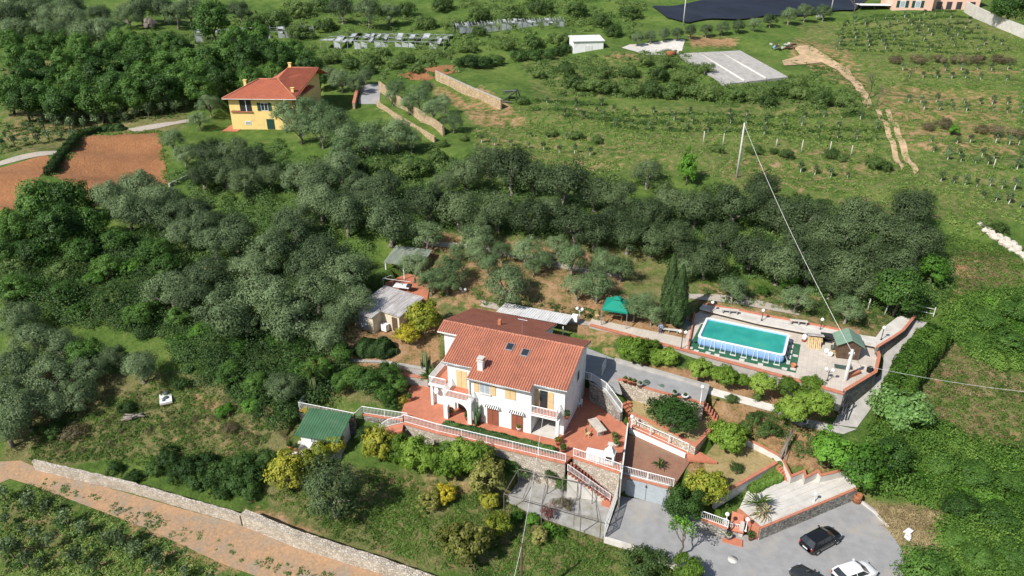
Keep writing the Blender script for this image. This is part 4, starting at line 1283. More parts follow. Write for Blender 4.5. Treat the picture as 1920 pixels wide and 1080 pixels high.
MB().b(-9.5, -0.1, 1.0, 6.0, 1.35, 1.5).build('carport_roof', 'plastic_white', ph)
for x in (-9.2, -5.0):
    MB().b(x, x + 0.12, 1.2, 1.32, -1.2, 1.35).build('carport_post', 'dark_metal', ph)
MB().b(-9.0, -0.2, 5.6, 5.8, -1.4, 1.2).build('carport_wall', 'dark_metal', ph)

# ------------------------------------------------------------------ sheds and huts
# white shed by the gravel yard
wsb = T(1075, 101)
sh = thing('white_shed', 'plain white shed at the end of the gravel yard', 'shed', wsb, R(9))
sa = MB().b(0, 8.0, 0, 5.0, -0.8, 3.2)
sa.build('wall', 'white_plaster', sh)
MB().sheet([(-0.3, -0.3, 3.15), (8.3, -0.3, 3.15), (8.3, 5.3, 3.9), (-0.3, 5.3, 3.9)], 0.15).build('roof', 'metal_sheet_white', sh)
MB().b(3.0, 5.0, -0.06, -0.003, -0.3, 1.9).build('door', 'old_white_paint', sh)
# grey corrugated shed left of the house
gs = G(668, 612, 2.2)
g2 = G(705, 625, 2.2)
so = thing('grey_shed', 'cream shed with weathered corrugated grey roof left of the white house', 'shed', gs, math.atan2(g2.y - gs.y, g2.x - gs.x))
MB().prism([(0, 0), (2.9, 0), (2.9, 1.7), (5.6, 1.7), (5.6, 5.6), (0, 5.6)], -0.6, 2.25).build('wall', 'cream_plaster', so)
sr = MB()
tile_slope(sr, -0.35, 3.15, -0.4, 6.1, 2.3, 3.0, 0.27, 7.0, 0.09)
tile_slope(sr, 3.15, 6.1, 1.3, 6.1, 2.483, 3.0, 0.27, 7.0, 0.09)
under(sr, -0.35, 3.15, -0.4, 6.1, 2.3, 3.0, 0.06)
under(sr, 3.15, 6.1, 1.3, 6.1, 2.483, 3.0, 0.06)
sr.build('roof', 'metal_sheet', so)
w_ = MB().b(0.9, 2.0, -0.06, -0.003, 0.3, 1.9).build('window', 'glass_pale', so)
MB().b(1.42, 1.48, -0.08, -0.061, 0.3, 1.9).build('mullion', 'old_white_paint', w_)
MB().b(4.5, 5.3, 1.63, 1.697, 0, 1.9).build('door', 'dark_wood', so)
MB().b(3.3, 4.1, 0.9, 1.5, 0, 0.9).build('washbasin', 'plastic_white', so)
# little hut with green-grey sheet roof on the barbecue patio
hb = G(724, 520, 4.3)
hu = thing('open_hut', 'open hut with corrugated sheet roof and white post by red patio', 'hut', hb, R(-16))
hm = MB(); tile_slope(hm, -0.2, 5.2, 0.0, 4.2, 2.2, 2.9, 0.22, 5.0, 0.05)
under(hm, -0.2, 5.2, 0.0, 4.2, 2.2, 2.9, 0.06)
hm.build('roof', 'metal_sheet_green', hu)
for x in (0.0, 2.6, 5.0):
    MB().b(x - 0.06, x + 0.06, 0.1, 0.22, -0.1, 2.2).build('post', 'plastic_white', hu)
MB().b(0, 5.0, 3.9, 4.05, -0.1, 2.75).b(0.0, 0.15, 1.6, 3.9, -0.1, 2.3).b(4.85, 5.0, 1.6, 3.9, -0.1, 2.3).build('wall', 'wood', hu)
MB().b(1.2, 2.6, 2.6, 3.3, 0, 0.9).build('workbench', 'dark_wood', hu)
# washing line frame beside it
wl_ = thing('line_frame', 'thin white pipe frame beside the red patio', 'frame', G(729, 545, 4.3), R(-16))
MB().tube([(-0.7, 0, -0.8), (-0.7, 0, 1.7), (0, 1.2, 1.7), (0, 1.2, 0)], 0.035, 5).tube([(-0.7, 0, 1.7), (3.0, 0.4, 1.5)], 0.03, 5).build('pipe', 'old_white_paint', wl_)
# green-roofed hut below the garden railing
gb_ = G(567, 838, -2.3)
g3 = G(625, 852, -2.3)
gh = thing('green_roofed_hut', 'small white hut with dark green sheet roof below garden railing', 'hut', gb_, math.atan2(g3.y - gb_.y, g3.x - gb_.x) + R(5))
MB().prism([(0, 0), (4.2, 0), (4.2, 2.8), (0, 2.8)], -0.5, [1.75, 1.75, 2.45, 2.45]).build('wall', 'white_plaster', gh)
gm = MB(); tile_slope(gm, -0.5, 4.5, -0.4, 3.2, 1.75, 2.7, 0.3, 5.0, 0.045)
under(gm, -0.5, 4.5, -0.4, 3.2, 1.75, 2.7, 0.05)
gm.build('roof', 'green_sheet', gh)
w_ = MB().b(1.2, 2.0, -0.05, -0.003, 0.9, 1.45).build('window', 'dark_wood', gh)
MB().b(1.28, 1.58, -0.06, -0.051, 0.97, 1.38).b(1.64, 1.92, -0.06, -0.051, 0.97, 1.38).build('pane', 'glass_pale', w_)
MB().b(3.0, 3.7, -0.06, -0.003, -0.3, 1.5).build('door', 'white_paint', gh)
tag(pad('hut_yard', [gb_ + Vector((-1.6, -1.2, 0)), gb_ + Vector((2.3, -1.9, 0)), gb_ + Vector((4.4, -1.6, 0)), gb_ + Vector((4.6, 0.3, 0)), gb_ + Vector((-0.6, 1.0, 0))], -2.25, 'light_concrete', 0.3), kind='structure')
# dark wooden hut with green felt roof on the pool deck
wb_ = G(1568, 671, ZG)
wh_ = thing('pool_hut', 'dark wooden hut with green gabled roof on the pool deck', 'hut', wb_, R(-13))
MB().prism([(0, 0), (2.3, 0), (2.3, 2.2), (0, 2.2)], 0, 1.95).build('wall', 'dark_wood', wh_)
for k in range(9):
    MB().b(0.02 + k * 0.255, 0.26 + k * 0.255, -0.03, -0.002, 0.02, 1.94).build('plank', 'dark_wood', wh_)
MB().add([(0, 0, 1.95), (2.3, 0, 1.95), (1.15, 0, 2.6), (0, 2.2, 1.95), (2.3, 2.2, 1.95), (1.15, 2.2, 2.6)], [(0, 1, 2), (5, 4, 3)]).build('gable', 'dark_wood', wh_)
MB().sheet([(-0.35, -0.35, 1.78), (1.15, -0.35, 2.64), (1.15, 2.5, 2.64), (-0.35, 2.5, 1.78)][::1], 0.06).sheet([(1.15, -0.35, 2.64), (2.65, -0.35, 1.78), (2.65, 2.5, 1.78), (1.15, 2.5, 2.64)], 0.06).build('roof', 'green_felt', wh_)
MB().b(0.8, 1.5, -0.07, -0.031, 0.05, 1.75).build('door', 'dark_wood', wh_)
# teal gazebo
gz_ = thing('gazebo', 'teal canvas gazebo with vented pyramid top beside the olive trees', 'gazebo', G(1155, 598, 3.9), R(-18))
s = 1.55
cm = MB()
A = [(-s, -s, 1.95), (s, -s, 1.95), (s, s, 1.95), (-s, s, 1.95)]
B = [(-0.42, -0.42, 2.75), (0.42, -0.42, 2.75), (0.42, 0.42, 2.75), (-0.42, 0.42, 2.75)]
cm.add(A + B, [(i, (i + 1) % 4, 4 + (i + 1) % 4, 4 + i) for i in range(4)])
V_ = [(p[0], p[1], p[2] - 0.22) for p in A]
cm.add(A + V_, [(i, 4 + i, 4 + (i + 1) % 4, (i + 1) % 4) for i in range(4)])
cm.build('canopy', 'teal_canvas', gz_)
cm = MB()
C_ = [(-0.5, -0.5, 2.86), (0.5, -0.5, 2.86), (0.5, 0.5, 2.86), (-0.5, 0.5, 2.86), (0, 0, 3.15)]
cm.add(C_, [(i, (i + 1) % 4, 4) for i in range(4)])
cm.build('vent_top', 'teal_canvas', gz_)
MB().b(-0.4, 0.4, -0.4, 0.4, 2.72, 2.84).build('vent', 'dark_metal', gz_)
for x in (-s + 0.05, s - 0.05):
    for y in (-s + 0.05, s - 0.05):
        MB().b(x - 0.04, x + 0.04, y - 0.04, y + 0.04, -0.3, 1.95).build('leg', 'grey_metal', gz_)
tb = thing('picnic_table', 'cluttered wooden picnic table under the teal gazebo', 'table', G(1155, 598, 3.9), R(-18))
MB().b(-0.8, 0.8, -0.4, 0.4, 0.7, 0.76).build('tabletop', 'pale_wood', tb)
for x in (-0.7, 0.7):
    for y in (-0.32, 0.32):
        MB().b(x - 0.04, x + 0.04, y - 0.04, y + 0.04, -0.05, 0.7).build('leg', 'wood', tb)
for k, (x, y, h) in enumerate(((-0.5, 0.1, .3), (-0.1, -0.15, .22), (0.3, 0.12, .35), (0.55, -0.1, .2))):
    j = MB().lathe((x, y, 0.76), [(0.09, 0), (0.1, h * .7), (0.05, h)], 8).build('jar', ['plastic_white', 'terracotta', 'glass_pale', 'old_white_paint'][k], None)
    j.parent = tb
for k, (dx, dy) in enumerate(((-2.3, 0.1), (-1.7, -0.7))):
    c_ = thing('garden_chair', ['pale wooden chair left of the teal gazebo', 'pale wooden chair in front of the teal gazebo'][k], 'chair', G(1155, 598, 3.9) + Vector((dx, dy, 0)), R(20 + 30 * k))
    MB().b(-.22, .22, -.22, .22, .42, .46).build('seat', 'pale_wood', c_)
    MB().b(-.22, .22, .19, .23, .46, .95).build('backrest', 'pale_wood', c_)
    for x in (-.19, .19):
        for y in (-.19, .19):
            MB().b(x - .025, x + .025, y - .025, y + .025, -0.1, .42).build('leg', 'pale_wood', c_)
# derelict greenhouses far up
def greenhouse(label, a, b, depth, n):
    a, b = T(*a), T(*b)
    o = thing('derelict_greenhouse', label, 'greenhouse', a, math.atan2(b.y - a.y, b.x - a.x))
    L = (b - a).xy.length
    rr = random.Random(int(L * 10))
    fr_ = MB()
    for k in range(n + 1):
        x = L * k / n
        for y in (0, depth / 2, depth):
            fr_.box((x, y, 0.9), (0.12, 0.12, 3.0))
        fr_.tube([(x, 0, 2.3), (x, depth / 4, 3.1), (x, depth / 2, 2.3), (x, depth * .75, 3.1), (x, depth, 2.3)], 0.06, 4)
    for y in (0, depth / 2, depth):
        fr_.tube([(0, y, 2.3), (L, y, 2.3)], 0.07, 4)
    fr_.build('frame', 'grey_metal', o)
    pc = MB()
    for k in range(n):
        for y in (0, depth / 4, depth / 2, depth * .75):
            if rr.random() < 0.5:
                x0 = L * k / n; x1 = x0 + L / n * rr.uniform(.4, 1)
                za, zb = (2.35, 3.1) if y in (0, depth / 2) else (3.1, 2.35)
                zb_ = zb - rr.uniform(0, 1.0); za_ = za - rr.uniform(0, .6)
                pc.add([(x0, y, za_), (x1, y + .1, za_ - rr.uniform(0, .3)), (x1, y + depth / 4, zb_), (x0, y + depth / 4 - .1, zb_)], [(0, 1, 2, 3)])
        if rr.random() < 0.6:
            x0 = L * k / n
            pc.add([(x0, -.05, rr.uniform(0, .8)), (x0 + L / n * .9, -.05, rr.uniform(0, .8)), (x0 + L / n * .9, -.05, rr.uniform(1.2, 2.2)), (x0, -.05, 2.2)], [(0, 1, 2, 3)])
    tag(pc.build('torn_panels', 'torn_plastic', o), kind='stuff')
greenhouse('left derelict greenhouse frame with torn pale plastic', (368, 82), (590, 70), 9, 16)
greenhouse('longest derelict greenhouse with bare frames and torn plastic', (602, 92), (832, 96), 14, 18)
greenhouse('small collapsed greenhouse frame up the central slope', (862, 66), (935, 60), 5, 6)
greenhouse('right collapsed greenhouse of ragged plastic on the central slope', (940, 60), (1058, 50), 5, 12)
# big concrete slab with three panels and pale seams
cs = PT([(1268, 104), (1388, 98), (1478, 148), (1356, 162)])
so_ = thing('concrete_slab', 'large stained concrete slab among bushes up the slope', 'slab', cs[0], 0)
def lerp2(u, v):
    p = cs[0].lerp(cs[1], u).lerp(cs[3].lerp(cs[2], u), v)
    return p + Vector((0, 0, 0.45))
for k in range(3):
    u0, u1 = k / 3 + 0.008, (k + 1) / 3 - 0.008
    MB().sheet([lerp2(u0, 1), lerp2(u1, 1), lerp2(u1, 0), lerp2(u0, 0)], 1.0).build('panel', 'concrete', so_, True)
for u in (1 / 3, 2 / 3):
    MB().tube([lerp2(u, 0.03), lerp2(u, 0.97)], 0.25, 6).build('seam', 'light_concrete', so_, True)
# ------------------------------------------------------------------ above-ground pool
po = G(1309, 631, ZG + 1.2)
pl = thing('swimming_pool', 'rectangular above-ground pool with blue liner and green water', 'pool', (po.x, po.y, ZG), R(-25))
PL, PW, PH = 9.4, 4.95, 1.2
bd = MB()
def rrect(x0, x1, y0, y1, r=0.35, n=4):
    out = []
    for cx, cy, a0 in ((x1 - r, y0 + r, -90), (x1 - r, y1 - r, 0), (x0 + r, y1 - r, 90), (x0 + r, y0 + r, 180)):
        for i in range(n + 1):
            a = R(a0 + 90 * i / n)
            out.append((cx + r * math.cos(a), cy + r * math.sin(a)))
    return out
prof = [(-0.18, 0.02), (-0.02, 0.10), (0.04, 0.4), (0.03, 0.8), (-0.04, PH - 0.05), (-0.25, PH - 0.05), (-0.28, 0.9)]
rings = [rrect(-o_, PL + o_, -o_, PW + o_) for o_, z in prof]
n = len(rings[0])
vs = [(p[0], p[1], prof[k][1]) for k in range(len(prof)) for p in rings[k]]
bd.add(vs, [(k * n + i, k * n + (i + 1) % n, (k + 1) * n + (i + 1) % n, (k + 1) * n + i) for k in range(len(prof) - 1) for i in range(n)], True)
bd.build('liner', 'plastic_blue', pl)
rim = MB()
ro, ri = rrect(-0.07, PL + 0.07, -0.07, PW + 0.07), rrect(0.17, PL - 0.17, 0.17, PW - 0.17)
vs = [(*p, PH) for p in ro] + [(*p, PH) for p in ri] + [(*p, PH - 0.09) for p in ro] + [(*p, PH - 0.09) for p in ri]
rim.add(vs, [f for i in range(n) for j in [(i + 1) % n] for f in ((i, j, n + j, n + i), (2 * n + i, 2 * n + j, j, i), (n + i, n + j, 3 * n + j, 3 * n + i))])
rim.build('rim', 'plastic_white', pl)
wp_ = rrect(0.16, PL - 0.16, 0.16, PW - 0.16)
MB().add([(*p, PH - 0.16) for p in wp_], [tuple(range(n))]).build('water', 'pool_water', pl)
def props(o, horizontal, side):
    K = 8 if horizontal else 4
    for k in range(K):
        f = (k + 0.5) / K * (PL if horizontal else PW)
        for dx in (-0.28, 0.28):
            a = (f + dx * 0.6, side[0], PH - 0.1) if horizontal else (side[0], f + dx * .6, PH - 0.1)
            b_ = (f + dx, side[1], 0.05) if horizontal else (side[1], f + dx, 0.05)
            MB().tube([a, b_], 0.02, 5).build('leg', 'plastic_white', o)
        if horizontal:
            MB().b(f - 0.33, f + 0.33, side[1] - 0.1, side[1] + 0.12, 0.0, 0.06).build('foot_pad', 'light_concrete', o)
        else:
            MB().b(side[1] - 0.15, side[1] + 0.2, f - 0.36, f + 0.36, 0.0, 0.08).build('foot_pad', 'light_concrete', o)
props(pl, True, (-0.05, -0.42))
props(pl, False, (PL + 0.05, PL + 0.5))
matp = [Matrix.Rotation(R(-25), 2) @ Vector(p) + Vector((po.x, po.y)) for p in ((-0.8, -1.25), (PL + 1.5, -1.15), (PL + 1.4, PW + 0.3), (-0.6, PW + 0.3))]
tag(MB().prism([(p.x, p.y) for p in matp], ZG + 0.004, ZG + 0.016).build('pool_mat', 'green_carpet'), 'green carpet mat under the rectangular pool', 'mat')
for k, (u, v) in enumerate(((-0.55, -0.9), (0.2, -1.3), (1.5, -1.15), (2.5, -1.2), (5.2, -1.05), (7.2, -1.1), (9.7, -0.9), (10.55, -0.6), (10.5, 2.4))):
    q = Matrix.Rotation(R(-25), 2) @ Vector((u, v)) + Vector((po.x, po.y))
    tag(MB().box((q.x, q.y, ZG + 0.06), (0.55, 0.36, 0.09), R(-25) + random.uniform(-.1, .1)).build('concrete_tile', 'light_concrete'), 'loose pale tile weighing down the green pool mat, ' + ['leftmost', 'second from left', 'third from left', 'fourth from left', 'fifth from left', 'sixth from left', 'seventh from left', 'at the front right corner', 'on the right side'][k], 'tile', 'tiles weighing down the pool mat')

# ------------------------------------------------------------------ street-lamp style garden lights
def lamp(label, px, py, z, gy, twin=False, mat='dark_metal', r=0.2):
    b_ = G(px, py, z)
    zt = topz(b_.x, b_.y, gy)
    h = zt - z
    o = thing('garden_lamp', label, 'lamp', b_, R(-20), 'globe lamps')
    MB().lathe((0, 0, 0), [(0.12, 0), (0.12, 0.08), (0.05, 0.16), (0.04, h - 0.2), (0.06, h - 0.15)], 8).build('post', mat, o)
    if twin:
        MB().tube([(-0.32, 0, h - 0.22), (0, 0, h - 0.4), (0.32, 0, h - 0.22)], 0.03, 5).build('arm', mat, o)
        for x in (-0.32, 0.32):
            MB().ball((x, 0, h), r).build('globe', 'lamp_globe', o)
    else:
        MB().ball((0, 0, h), r).build('globe', 'lamp_globe', o)
    return o
lamp('black globe lamp at the far left corner behind the pool', 1334, 584, ZH, 567)
lamp('black globe lamp behind the middle of the pool', 1428, 601, ZH, 582)
lamp('black globe lamp behind the log store near the pool', 1538, 618, ZH, 599)
lamp('black globe lamp on the upper path beside the curving parapet', 1652, 637, ZH, 614)
lamp('twin globe lamp at the pool corner near the bench', 1277, 654, ZG, 622, True)
lamp('twin globe lamp on the front edge of pool deck near citrus trees', 1551, 714, ZG, 693, True)
lamp('twin globe lamp behind the house beside the brush pile', 869, 566, 3.3, 542, True, 'old_white_paint')
lamp('twin globe lamp on the orange path left of the gazebo', 1086, 604, 3.4, 579, True, 'old_white_paint')
lamp('white globe lamp above the red steps by the driveway', 1313, 757, ZE, 725, False, 'white_paint')
lamp('white globe lamp beside the fence above the sunken brown terrace', 1183, 806, -0.3, 781, False, 'white_paint')
lamp('white globe lamp left of the entrance gate', 1360, 986, -1.9, 964, False, 'white_paint')
lamp('white globe lamp right of the entrance gate', 1398, 996, -2.3, 974, False, 'white_paint')
lamp('small globe lamp alone on the concrete patio', 1526, 941, ZI, 926, False, 'old_white_paint', 0.17)
lamp('thin globe lamp on the terrace edge in the citrus garden', 764, 842, -3.2, 806, False, 'old_white_paint', 0.15)

# ------------------------------------------------------------------ power poles and wires
pa = T(1381, 333); pa_t = topz(pa.x, pa.y, 230)
o = thing('power_pole', 'grey concrete power pole on the terraced slope above the grove', 'pole', pa)
MB().tube([(0, 0, -0.6), (0, 0, pa_t - pa.z)], [0.19, 0.11], 10).build('shaft', 'pole_concrete', o)
MB().tube([(0.1, 0, pa_t - pa.z - 0.5), (0.95, 0.4, 0.0)], 0.02, 4).build('stay', 'grey_metal', o)
pbp = Vector(G(1577, 742, 1.6)); pb_t = topz(pbp.x, pbp.y, 655)
o = thing('power_pole', 'pale concrete power pole at the corner of the pool deck', 'pole', (pbp.x, pbp.y, 1.2))
MB().tube([(0, 0, -0.4), (0, 0, pb_t - 1.2)], [0.26, 0.15], 10).build('shaft', 'pole_concrete', o)
MB().b(-0.3, 0.3, -0.08, 0.08, pb_t - 1.9, pb_t - 1.75).build('crossarm', 'grey_metal', o)
for x in (-0.25, 0.25):
    MB().lathe((x, 0, pb_t - 1.75), [(0.05, 0), (0.07, 0.08), (0.03, 0.2)], 8).build('insulator', 'plastic_white', o)
pcx = G(978, 1020, 2.7)
zc = float(nat(pcx.x, pcx.y))
o = thing('power_pole', 'thin dark pole in the lower garden casting a long shadow', 'pole', (pcx.x, pcx.y, zc))
MB().tube([(0, 0, -0.5), (0, 0, 2.7 - zc)], [0.13, 0.09], 8).build('shaft', 'dark_wood', o)
MB().lathe((0, 0.1, 2.4 - zc), [(0.05, 0), (0.07, 0.08), (0.03, 0.2)], 8).build('insulator', 'dark_metal', o)
def wire(label, a, b_, sag, r=0.02):
    a, b_ = Vector(a), Vector(b_)
    pts = [a.lerp(b_, i / 24) - Vector((0, 0, sag * 4 * (i / 24) * (1 - i / 24))) for i in range(25)]
    o = MB().tube(pts, r, 4).build('overhead_wire', 'old_white_paint')
    return tag(o, label, 'wire')
A_ = Vector((pa.x, pa.y, pa_t - 0.3)); B_ = Vector((pbp.x, pbp.y, pb_t - 0.3))
wire('pale overhead wire running from slope pole down to pool deck pole', A_, B_, 0.9, 0.024)
wire('overhead wire leaving the pool deck pole towards the right', B_ + Vector((0, 0, -1.3)), G(2150, 752, 6.0), 0.8, 0.013)
wire('overhead wire from the garden pole up to the house balcony', (pcx.x, pcx.y, 2.5), HW(8.3, -0.4, 2.75), 0.35)
wire('overhead wire from the garden pole towards the lower left', (pcx.x, pcx.y, 2.5), (-4.0, 20.0, 0.5), 0.4)
for k, (x, y, yt, lb) in enumerate(((1281, 47, -20, 'thin tall pole in front of the black sheeted field'), (1558, 22, -30, 'thin pole at the right edge of black sheeted field'))):
    p_ = T(x, y)
    o = thing('power_pole', lb, 'pole', p_)
    MB().tube([(0, 0, -0.5), (0, 0, topz(p_.x, p_.y, yt) - p_.z)], [0.2, 0.12], 8).build('shaft', 'pole_concrete', o)
# stakes of the small field fence and posts by the olive slope
for k, (x, y, yt) in enumerate(((1318, 272, 246), (1355, 274, 250), (1455, 276, 260), (1502, 286, 262), (1555, 286, 265), (1595, 292, 272), (1862, 316, 298))):
    p_ = T(x, y)
    tag(MB().tube([p_ - Vector((0, 0, .3)), Vector((p_.x, p_.y, topz(p_.x, p_.y, yt)))], 0.07, 6).build('fence_post', 'light_concrete'), 'thin pale stake along lower edge of sapling terraces, ' + ['leftmost', 'second from left', 'third from left', 'fourth from left', 'fifth from left', 'sixth from left', 'rightmost'][k], 'post', 'stakes below the sapling terraces')
for k, (x, y, yt, lb) in enumerate(((1627, 582, 560, 'pale fence post behind the last olive of the garden'), (1658, 590, 568, 'leaning pale fence post left of the white gate on the slope'))):
    p_ = T(x, y)
    tag(MB().tube([p_ - Vector((0, 0, .3)), Vector((p_.x + 0.2 * k, p_.y, topz(p_.x, p_.y, yt)))], 0.08, 6).build('fence_post', 'light_concrete'), lb, 'post')
o = thing('slope_gate', 'small white pipe gate at the top of the side lane', 'gate', T(1705, 588), R(-20))
MB().tube([(0, 0, 0), (0, 0, 1.3)], 0.05, 5).tube([(2.6, 0, 0), (2.6, 0, 1.3)], 0.05, 5).build('post', 'old_white_paint', o)
MB().tube([(0, 0, 1.2), (2.6, 0, 1.0)], 0.035, 5).tube([(0, 0, .5), (2.6, 0, .4)], 0.035, 5).build('rail', 'old_white_paint', o)

# ------------------------------------------------------------------ pergola frame in the lower court
zpg = -0.9
bk = [G(972, 880, zpg), G(1112, 910, zpg)]
ft = [G(945, 926, zpg), G(1127, 976, zpg)]
o = thing('pergola', 'bare metal pergola frame over the gravel court', 'pergola', (bk[0].x, bk[0].y, -3.25))
for a, b_ in (bk, ft):
    MB().tube([a, b_], 0.045, 5).build('beam', 'dull_metal', o, True)
for k in range(6):
    a, b_ = bk[0].lerp(bk[1], k / 5), ft[0].lerp(ft[1], k / 5)
    MB().tube([a, b_], 0.035, 5).build('crossbar', 'dull_metal', o, True)
    if k in (0, 2, 4, 5):
        for q in (a, b_):
            MB().tube([q, (q.x, q.y, -3.4)], 0.045, 5).build('post', 'dull_metal', o, True)

# ------------------------------------------------------------------ cars
def car(name, label, loc, rz, paint, L=4.0, W=1.72, H=1.46, tail=True):
    o = thing(name, label, 'car', loc, rz)
    hl = L / 2
    # lower body as a loft of rounded sections
    ST = [(-1.0, .70, .40, .78), (-.97, .86, .28, .90), (-.86, .96, .22, .97), (-.6, 1.0, .20, 1.0), (-.2, 1.0, .20, .98), (.2, 1.0, .20, .96), (.42, .99, .20, .93), (.7, .96, .20, .84), (.88, .88, .22, .74), (.97, .74, .28, .64), (1.0, .58, .38, .56)]
    vs, fs = [], []
    for x, w, z0, z1 in ST:
        hw = W / 2 * w
        zm = z0 + (z1 - z0) * .55
        half = [(hw * .80, z0), (hw * .97, z0 + .1), (hw, zm), (hw * .97, z1 - .08), (hw * .86, z1), (hw * .45, z1 + .035)]
        sec = half + [(-a, b_) for a, b_ in half[::-1]]
        vs += [(x * hl, a, b_) for a, b_ in sec]
    m_ = 12
    for i in range(len(ST) - 1):
        for k in range(m_):
            fs.append((i * m_ + k, i * m_ + (k + 1) % m_, (i + 1) * m_ + (k + 1) % m_, (i + 1) * m_ + k))
    fs += [tuple(range(m_)), tuple(range((len(ST) - 1) * m_, len(ST) * m_))[::-1]]
    MB().add(vs, fs, True).build('body', paint, o)
    # greenhouse
    def ring(x0, x1, w, z, crown=0.0):
        return [(x0, -w, z), (x1, -w, z), (x1 + crown, 0, z + crown * .4), (x1, w, z), (x0, w, z), (x0 - crown * .6, 0, z + crown * .4)]
    wb, wt = W / 2 * .86, W / 2 * .66
    B0 = ring(-.93 * hl, .46 * hl, wb, .96, .12)
    B1 = ring(-.72 * hl, .10 * hl, wt, H - .06, .10)
    MB().add(B0 + B1, [(i, (i + 1) % 6, 6 + (i + 1) % 6, 6 + i) for i in range(6)], False).build('window', 'glass_dark', o)
    R0 = ring(-.76 * hl, .12 * hl, wt + .04, H - .06, .11)
    R1 = ring(-.68 * hl, .04 * hl, wt - .07, H, .09)
    MB().add(R0 + R1, [(i, (i + 1) % 6, 6 + (i + 1) % 6, 6 + i) for i in range(6)] + [(6, 7, 8, 9, 10, 11)], True).build('roof', paint, o)
    pil = MB()
    for s_ in (-1, 1):
        pil.tube([(.46 * hl, s_ * wb, .95), (.10 * hl, s_ * wt, H - .05)], .035, 5)
        pil.tube([(-.93 * hl, s_ * wb, .95), (-.72 * hl, s_ * wt, H - .05)], .07, 5)
        pil.tube([(-.22 * hl, s_ * wb, .96), (-.26 * hl, s_ * wt, H - .05)], .03, 5)
    pil.build('pillar', paint, o)
    for s_ in (-1, 1):
        for x in (-.62, .62):
            t_ = MB()
            t_.lathe((0, 0, 0), [(.16, -.1), (.30, -.1), (.31, -.07), (.31, .07), (.30, .1), (.16, .1)], 18)
            wo = t_.build('wheel', 'tyre', o)
            wo.location = (x * hl, s_ * (W / 2 - .09), .31)
            wo.rotation_euler = (R(90), 0, 0)
            rim_ = MB().lathe((0, 0, 0), [(.03, -.11), (.18, -.105), (.18, .105), (.03, .11)], 14).build('rim', 'grey_metal', wo)
        mr = MB().ball((.34 * hl, s_ * (W / 2 + .08), 1.0), .10, 8, .7).build('mirror', paint, o)
        MB().box((.93 * hl, s_ * W * .31, .64), (.18, .30, .12), -s_ * .5).build('headlight', 'glass_pale', o)
        MB().box((-.955 * hl, s_ * W * .36, .80), (.12, .2, .22), s_ * .4).build('tail_lamp', 'tail_red', o)
    MB().box((-hl * 1.0, 0, .62), (.03, .5, .11)).build('number_plate', 'plastic_white', o)
    return o
car('parked_car', 'shiny black hatchback parked alone near the stone wall', G(1539, 1012, ZP + 0.5).xy.to_3d() + Vector((0, 0, ZP)), R(29), 'car_black', 4.15)
car('parked_car', 'white hatchback parked at the bottom edge of the picture', G(1602, 1076, ZP + 0.5).xy.to_3d() + Vector((0, 0, ZP)), R(20), 'car_white', 3.9)
car('parked_car', 'charcoal car parked left of the white hatchback', G(1524, 1096, ZP + 0.5).xy.to_3d() + Vector((0, 0, ZP)), R(118), 'car_charcoal', 4.2)
tag(MB().lathe(G(1374, 1049, ZP + 0.005), [(.45, 0), (.45, .012)], 16).build('drain_surround', 'light_concrete'), 'pale square drain in the asphalt parking area', 'drain')
o = thing('rusty_drum', 'rusty open drum at the end of the dark stone wall', 'drum', G(1606, 941, ZP))
MB().lathe((0, 0, 0), [(.36, 0), (.38, .02), (.38, .3), (.395, .32), (.38, .34), (.38, .6), (.395, .62), (.38, .64), (.38, .95), (.34, .95), (.34, .3)], 18).build('shell', 'rust', o)

# ------------------------------------------------------------------ terrace furniture
def table(label, c, rz, l, w, h, mat, legs='slab'):
    o = thing('garden_table', label, 'table', c, rz)
    MB().b(-l / 2, l / 2, -w / 2, w / 2, h - .08, h).build('tabletop', mat, o)
    for x in (-l * .33, l * .33):
        MB().b(x - .1, x + .1, -w * .35, w * .35, 0, h - .08).build('leg', 'concrete', o)
    return o
table('long pale stone table on the red terrace right of the house', G(1119, 808, 0), R(112), 2.3, 1.0, .8, 'stone_pale')
def chair(label, c, rz, mat):
    o = thing('garden_chair', label, 'chair', c, rz)
    MB().b(-.23, .23, -.23, .23, .42, .46).build('seat', mat, o)
    MB().box((0, .24, .72), (.46, .04, .5), 0, -.15).build('backrest', mat, o)
    for x in (-.2, .2):
        for y in (-.2, .2):
            MB().b(x - .025, x + .025, y - .025, y + .025, 0, .42).build('leg', mat, o)
    return o
chair('wooden chair beside the long stone table', G(1102, 818, 0), R(60), 'pale_wood')
chair('white plastic chair in the shade along the house wall', G(1086, 762, 0), R(-60), 'plastic_white')
bq = thing('barbecue', 'white masonry barbecue with hood at the terrace corner', 'barbecue', G(1098, 862, 0), R(-19))
MB().b(0, 1.7, 0, .75, 0, .85).build('counter', 'white_plaster', bq)
MB().b(-.05, 1.75, -.05, .8, .85, .92).build('worktop', 'plastic_white', bq)
MB().b(1.75, 2.75, 0, .85, 0, 1.15).build('firebox', 'white_plaster', bq)
MB().b(1.95, 2.55, -.02, -.003, .45, .95).build('opening', 'dark_metal', bq)
hd = MB(); hd.prism([(1.7, -.05), (2.8, -.05), (2.8, .9), (1.7, .9)], 1.15, 1.2)
q0 = [(1.75, 0, 1.2), (2.75, 0, 1.2), (2.75, .85, 1.2), (1.75, .85, 1.2)]; q1 = [(2.1, .3, 1.8), (2.45, .3, 1.8), (2.45, .6, 1.8), (2.1, .6, 1.8)]
hd.add(q0 + q1, [(i, (i + 1) % 4, 4 + (i + 1) % 4, 4 + i) for i in range(4)] + [(4, 5, 6, 7)])
hd.b(2.12, 2.43, .32, .58, 1.8, 2.2)
hd.build('hood', 'white_plaster', bq)
MB().b(2.0, 2.55, .22, .68, 2.2, 2.26).build('chimney_cap', 'light_concrete', bq)
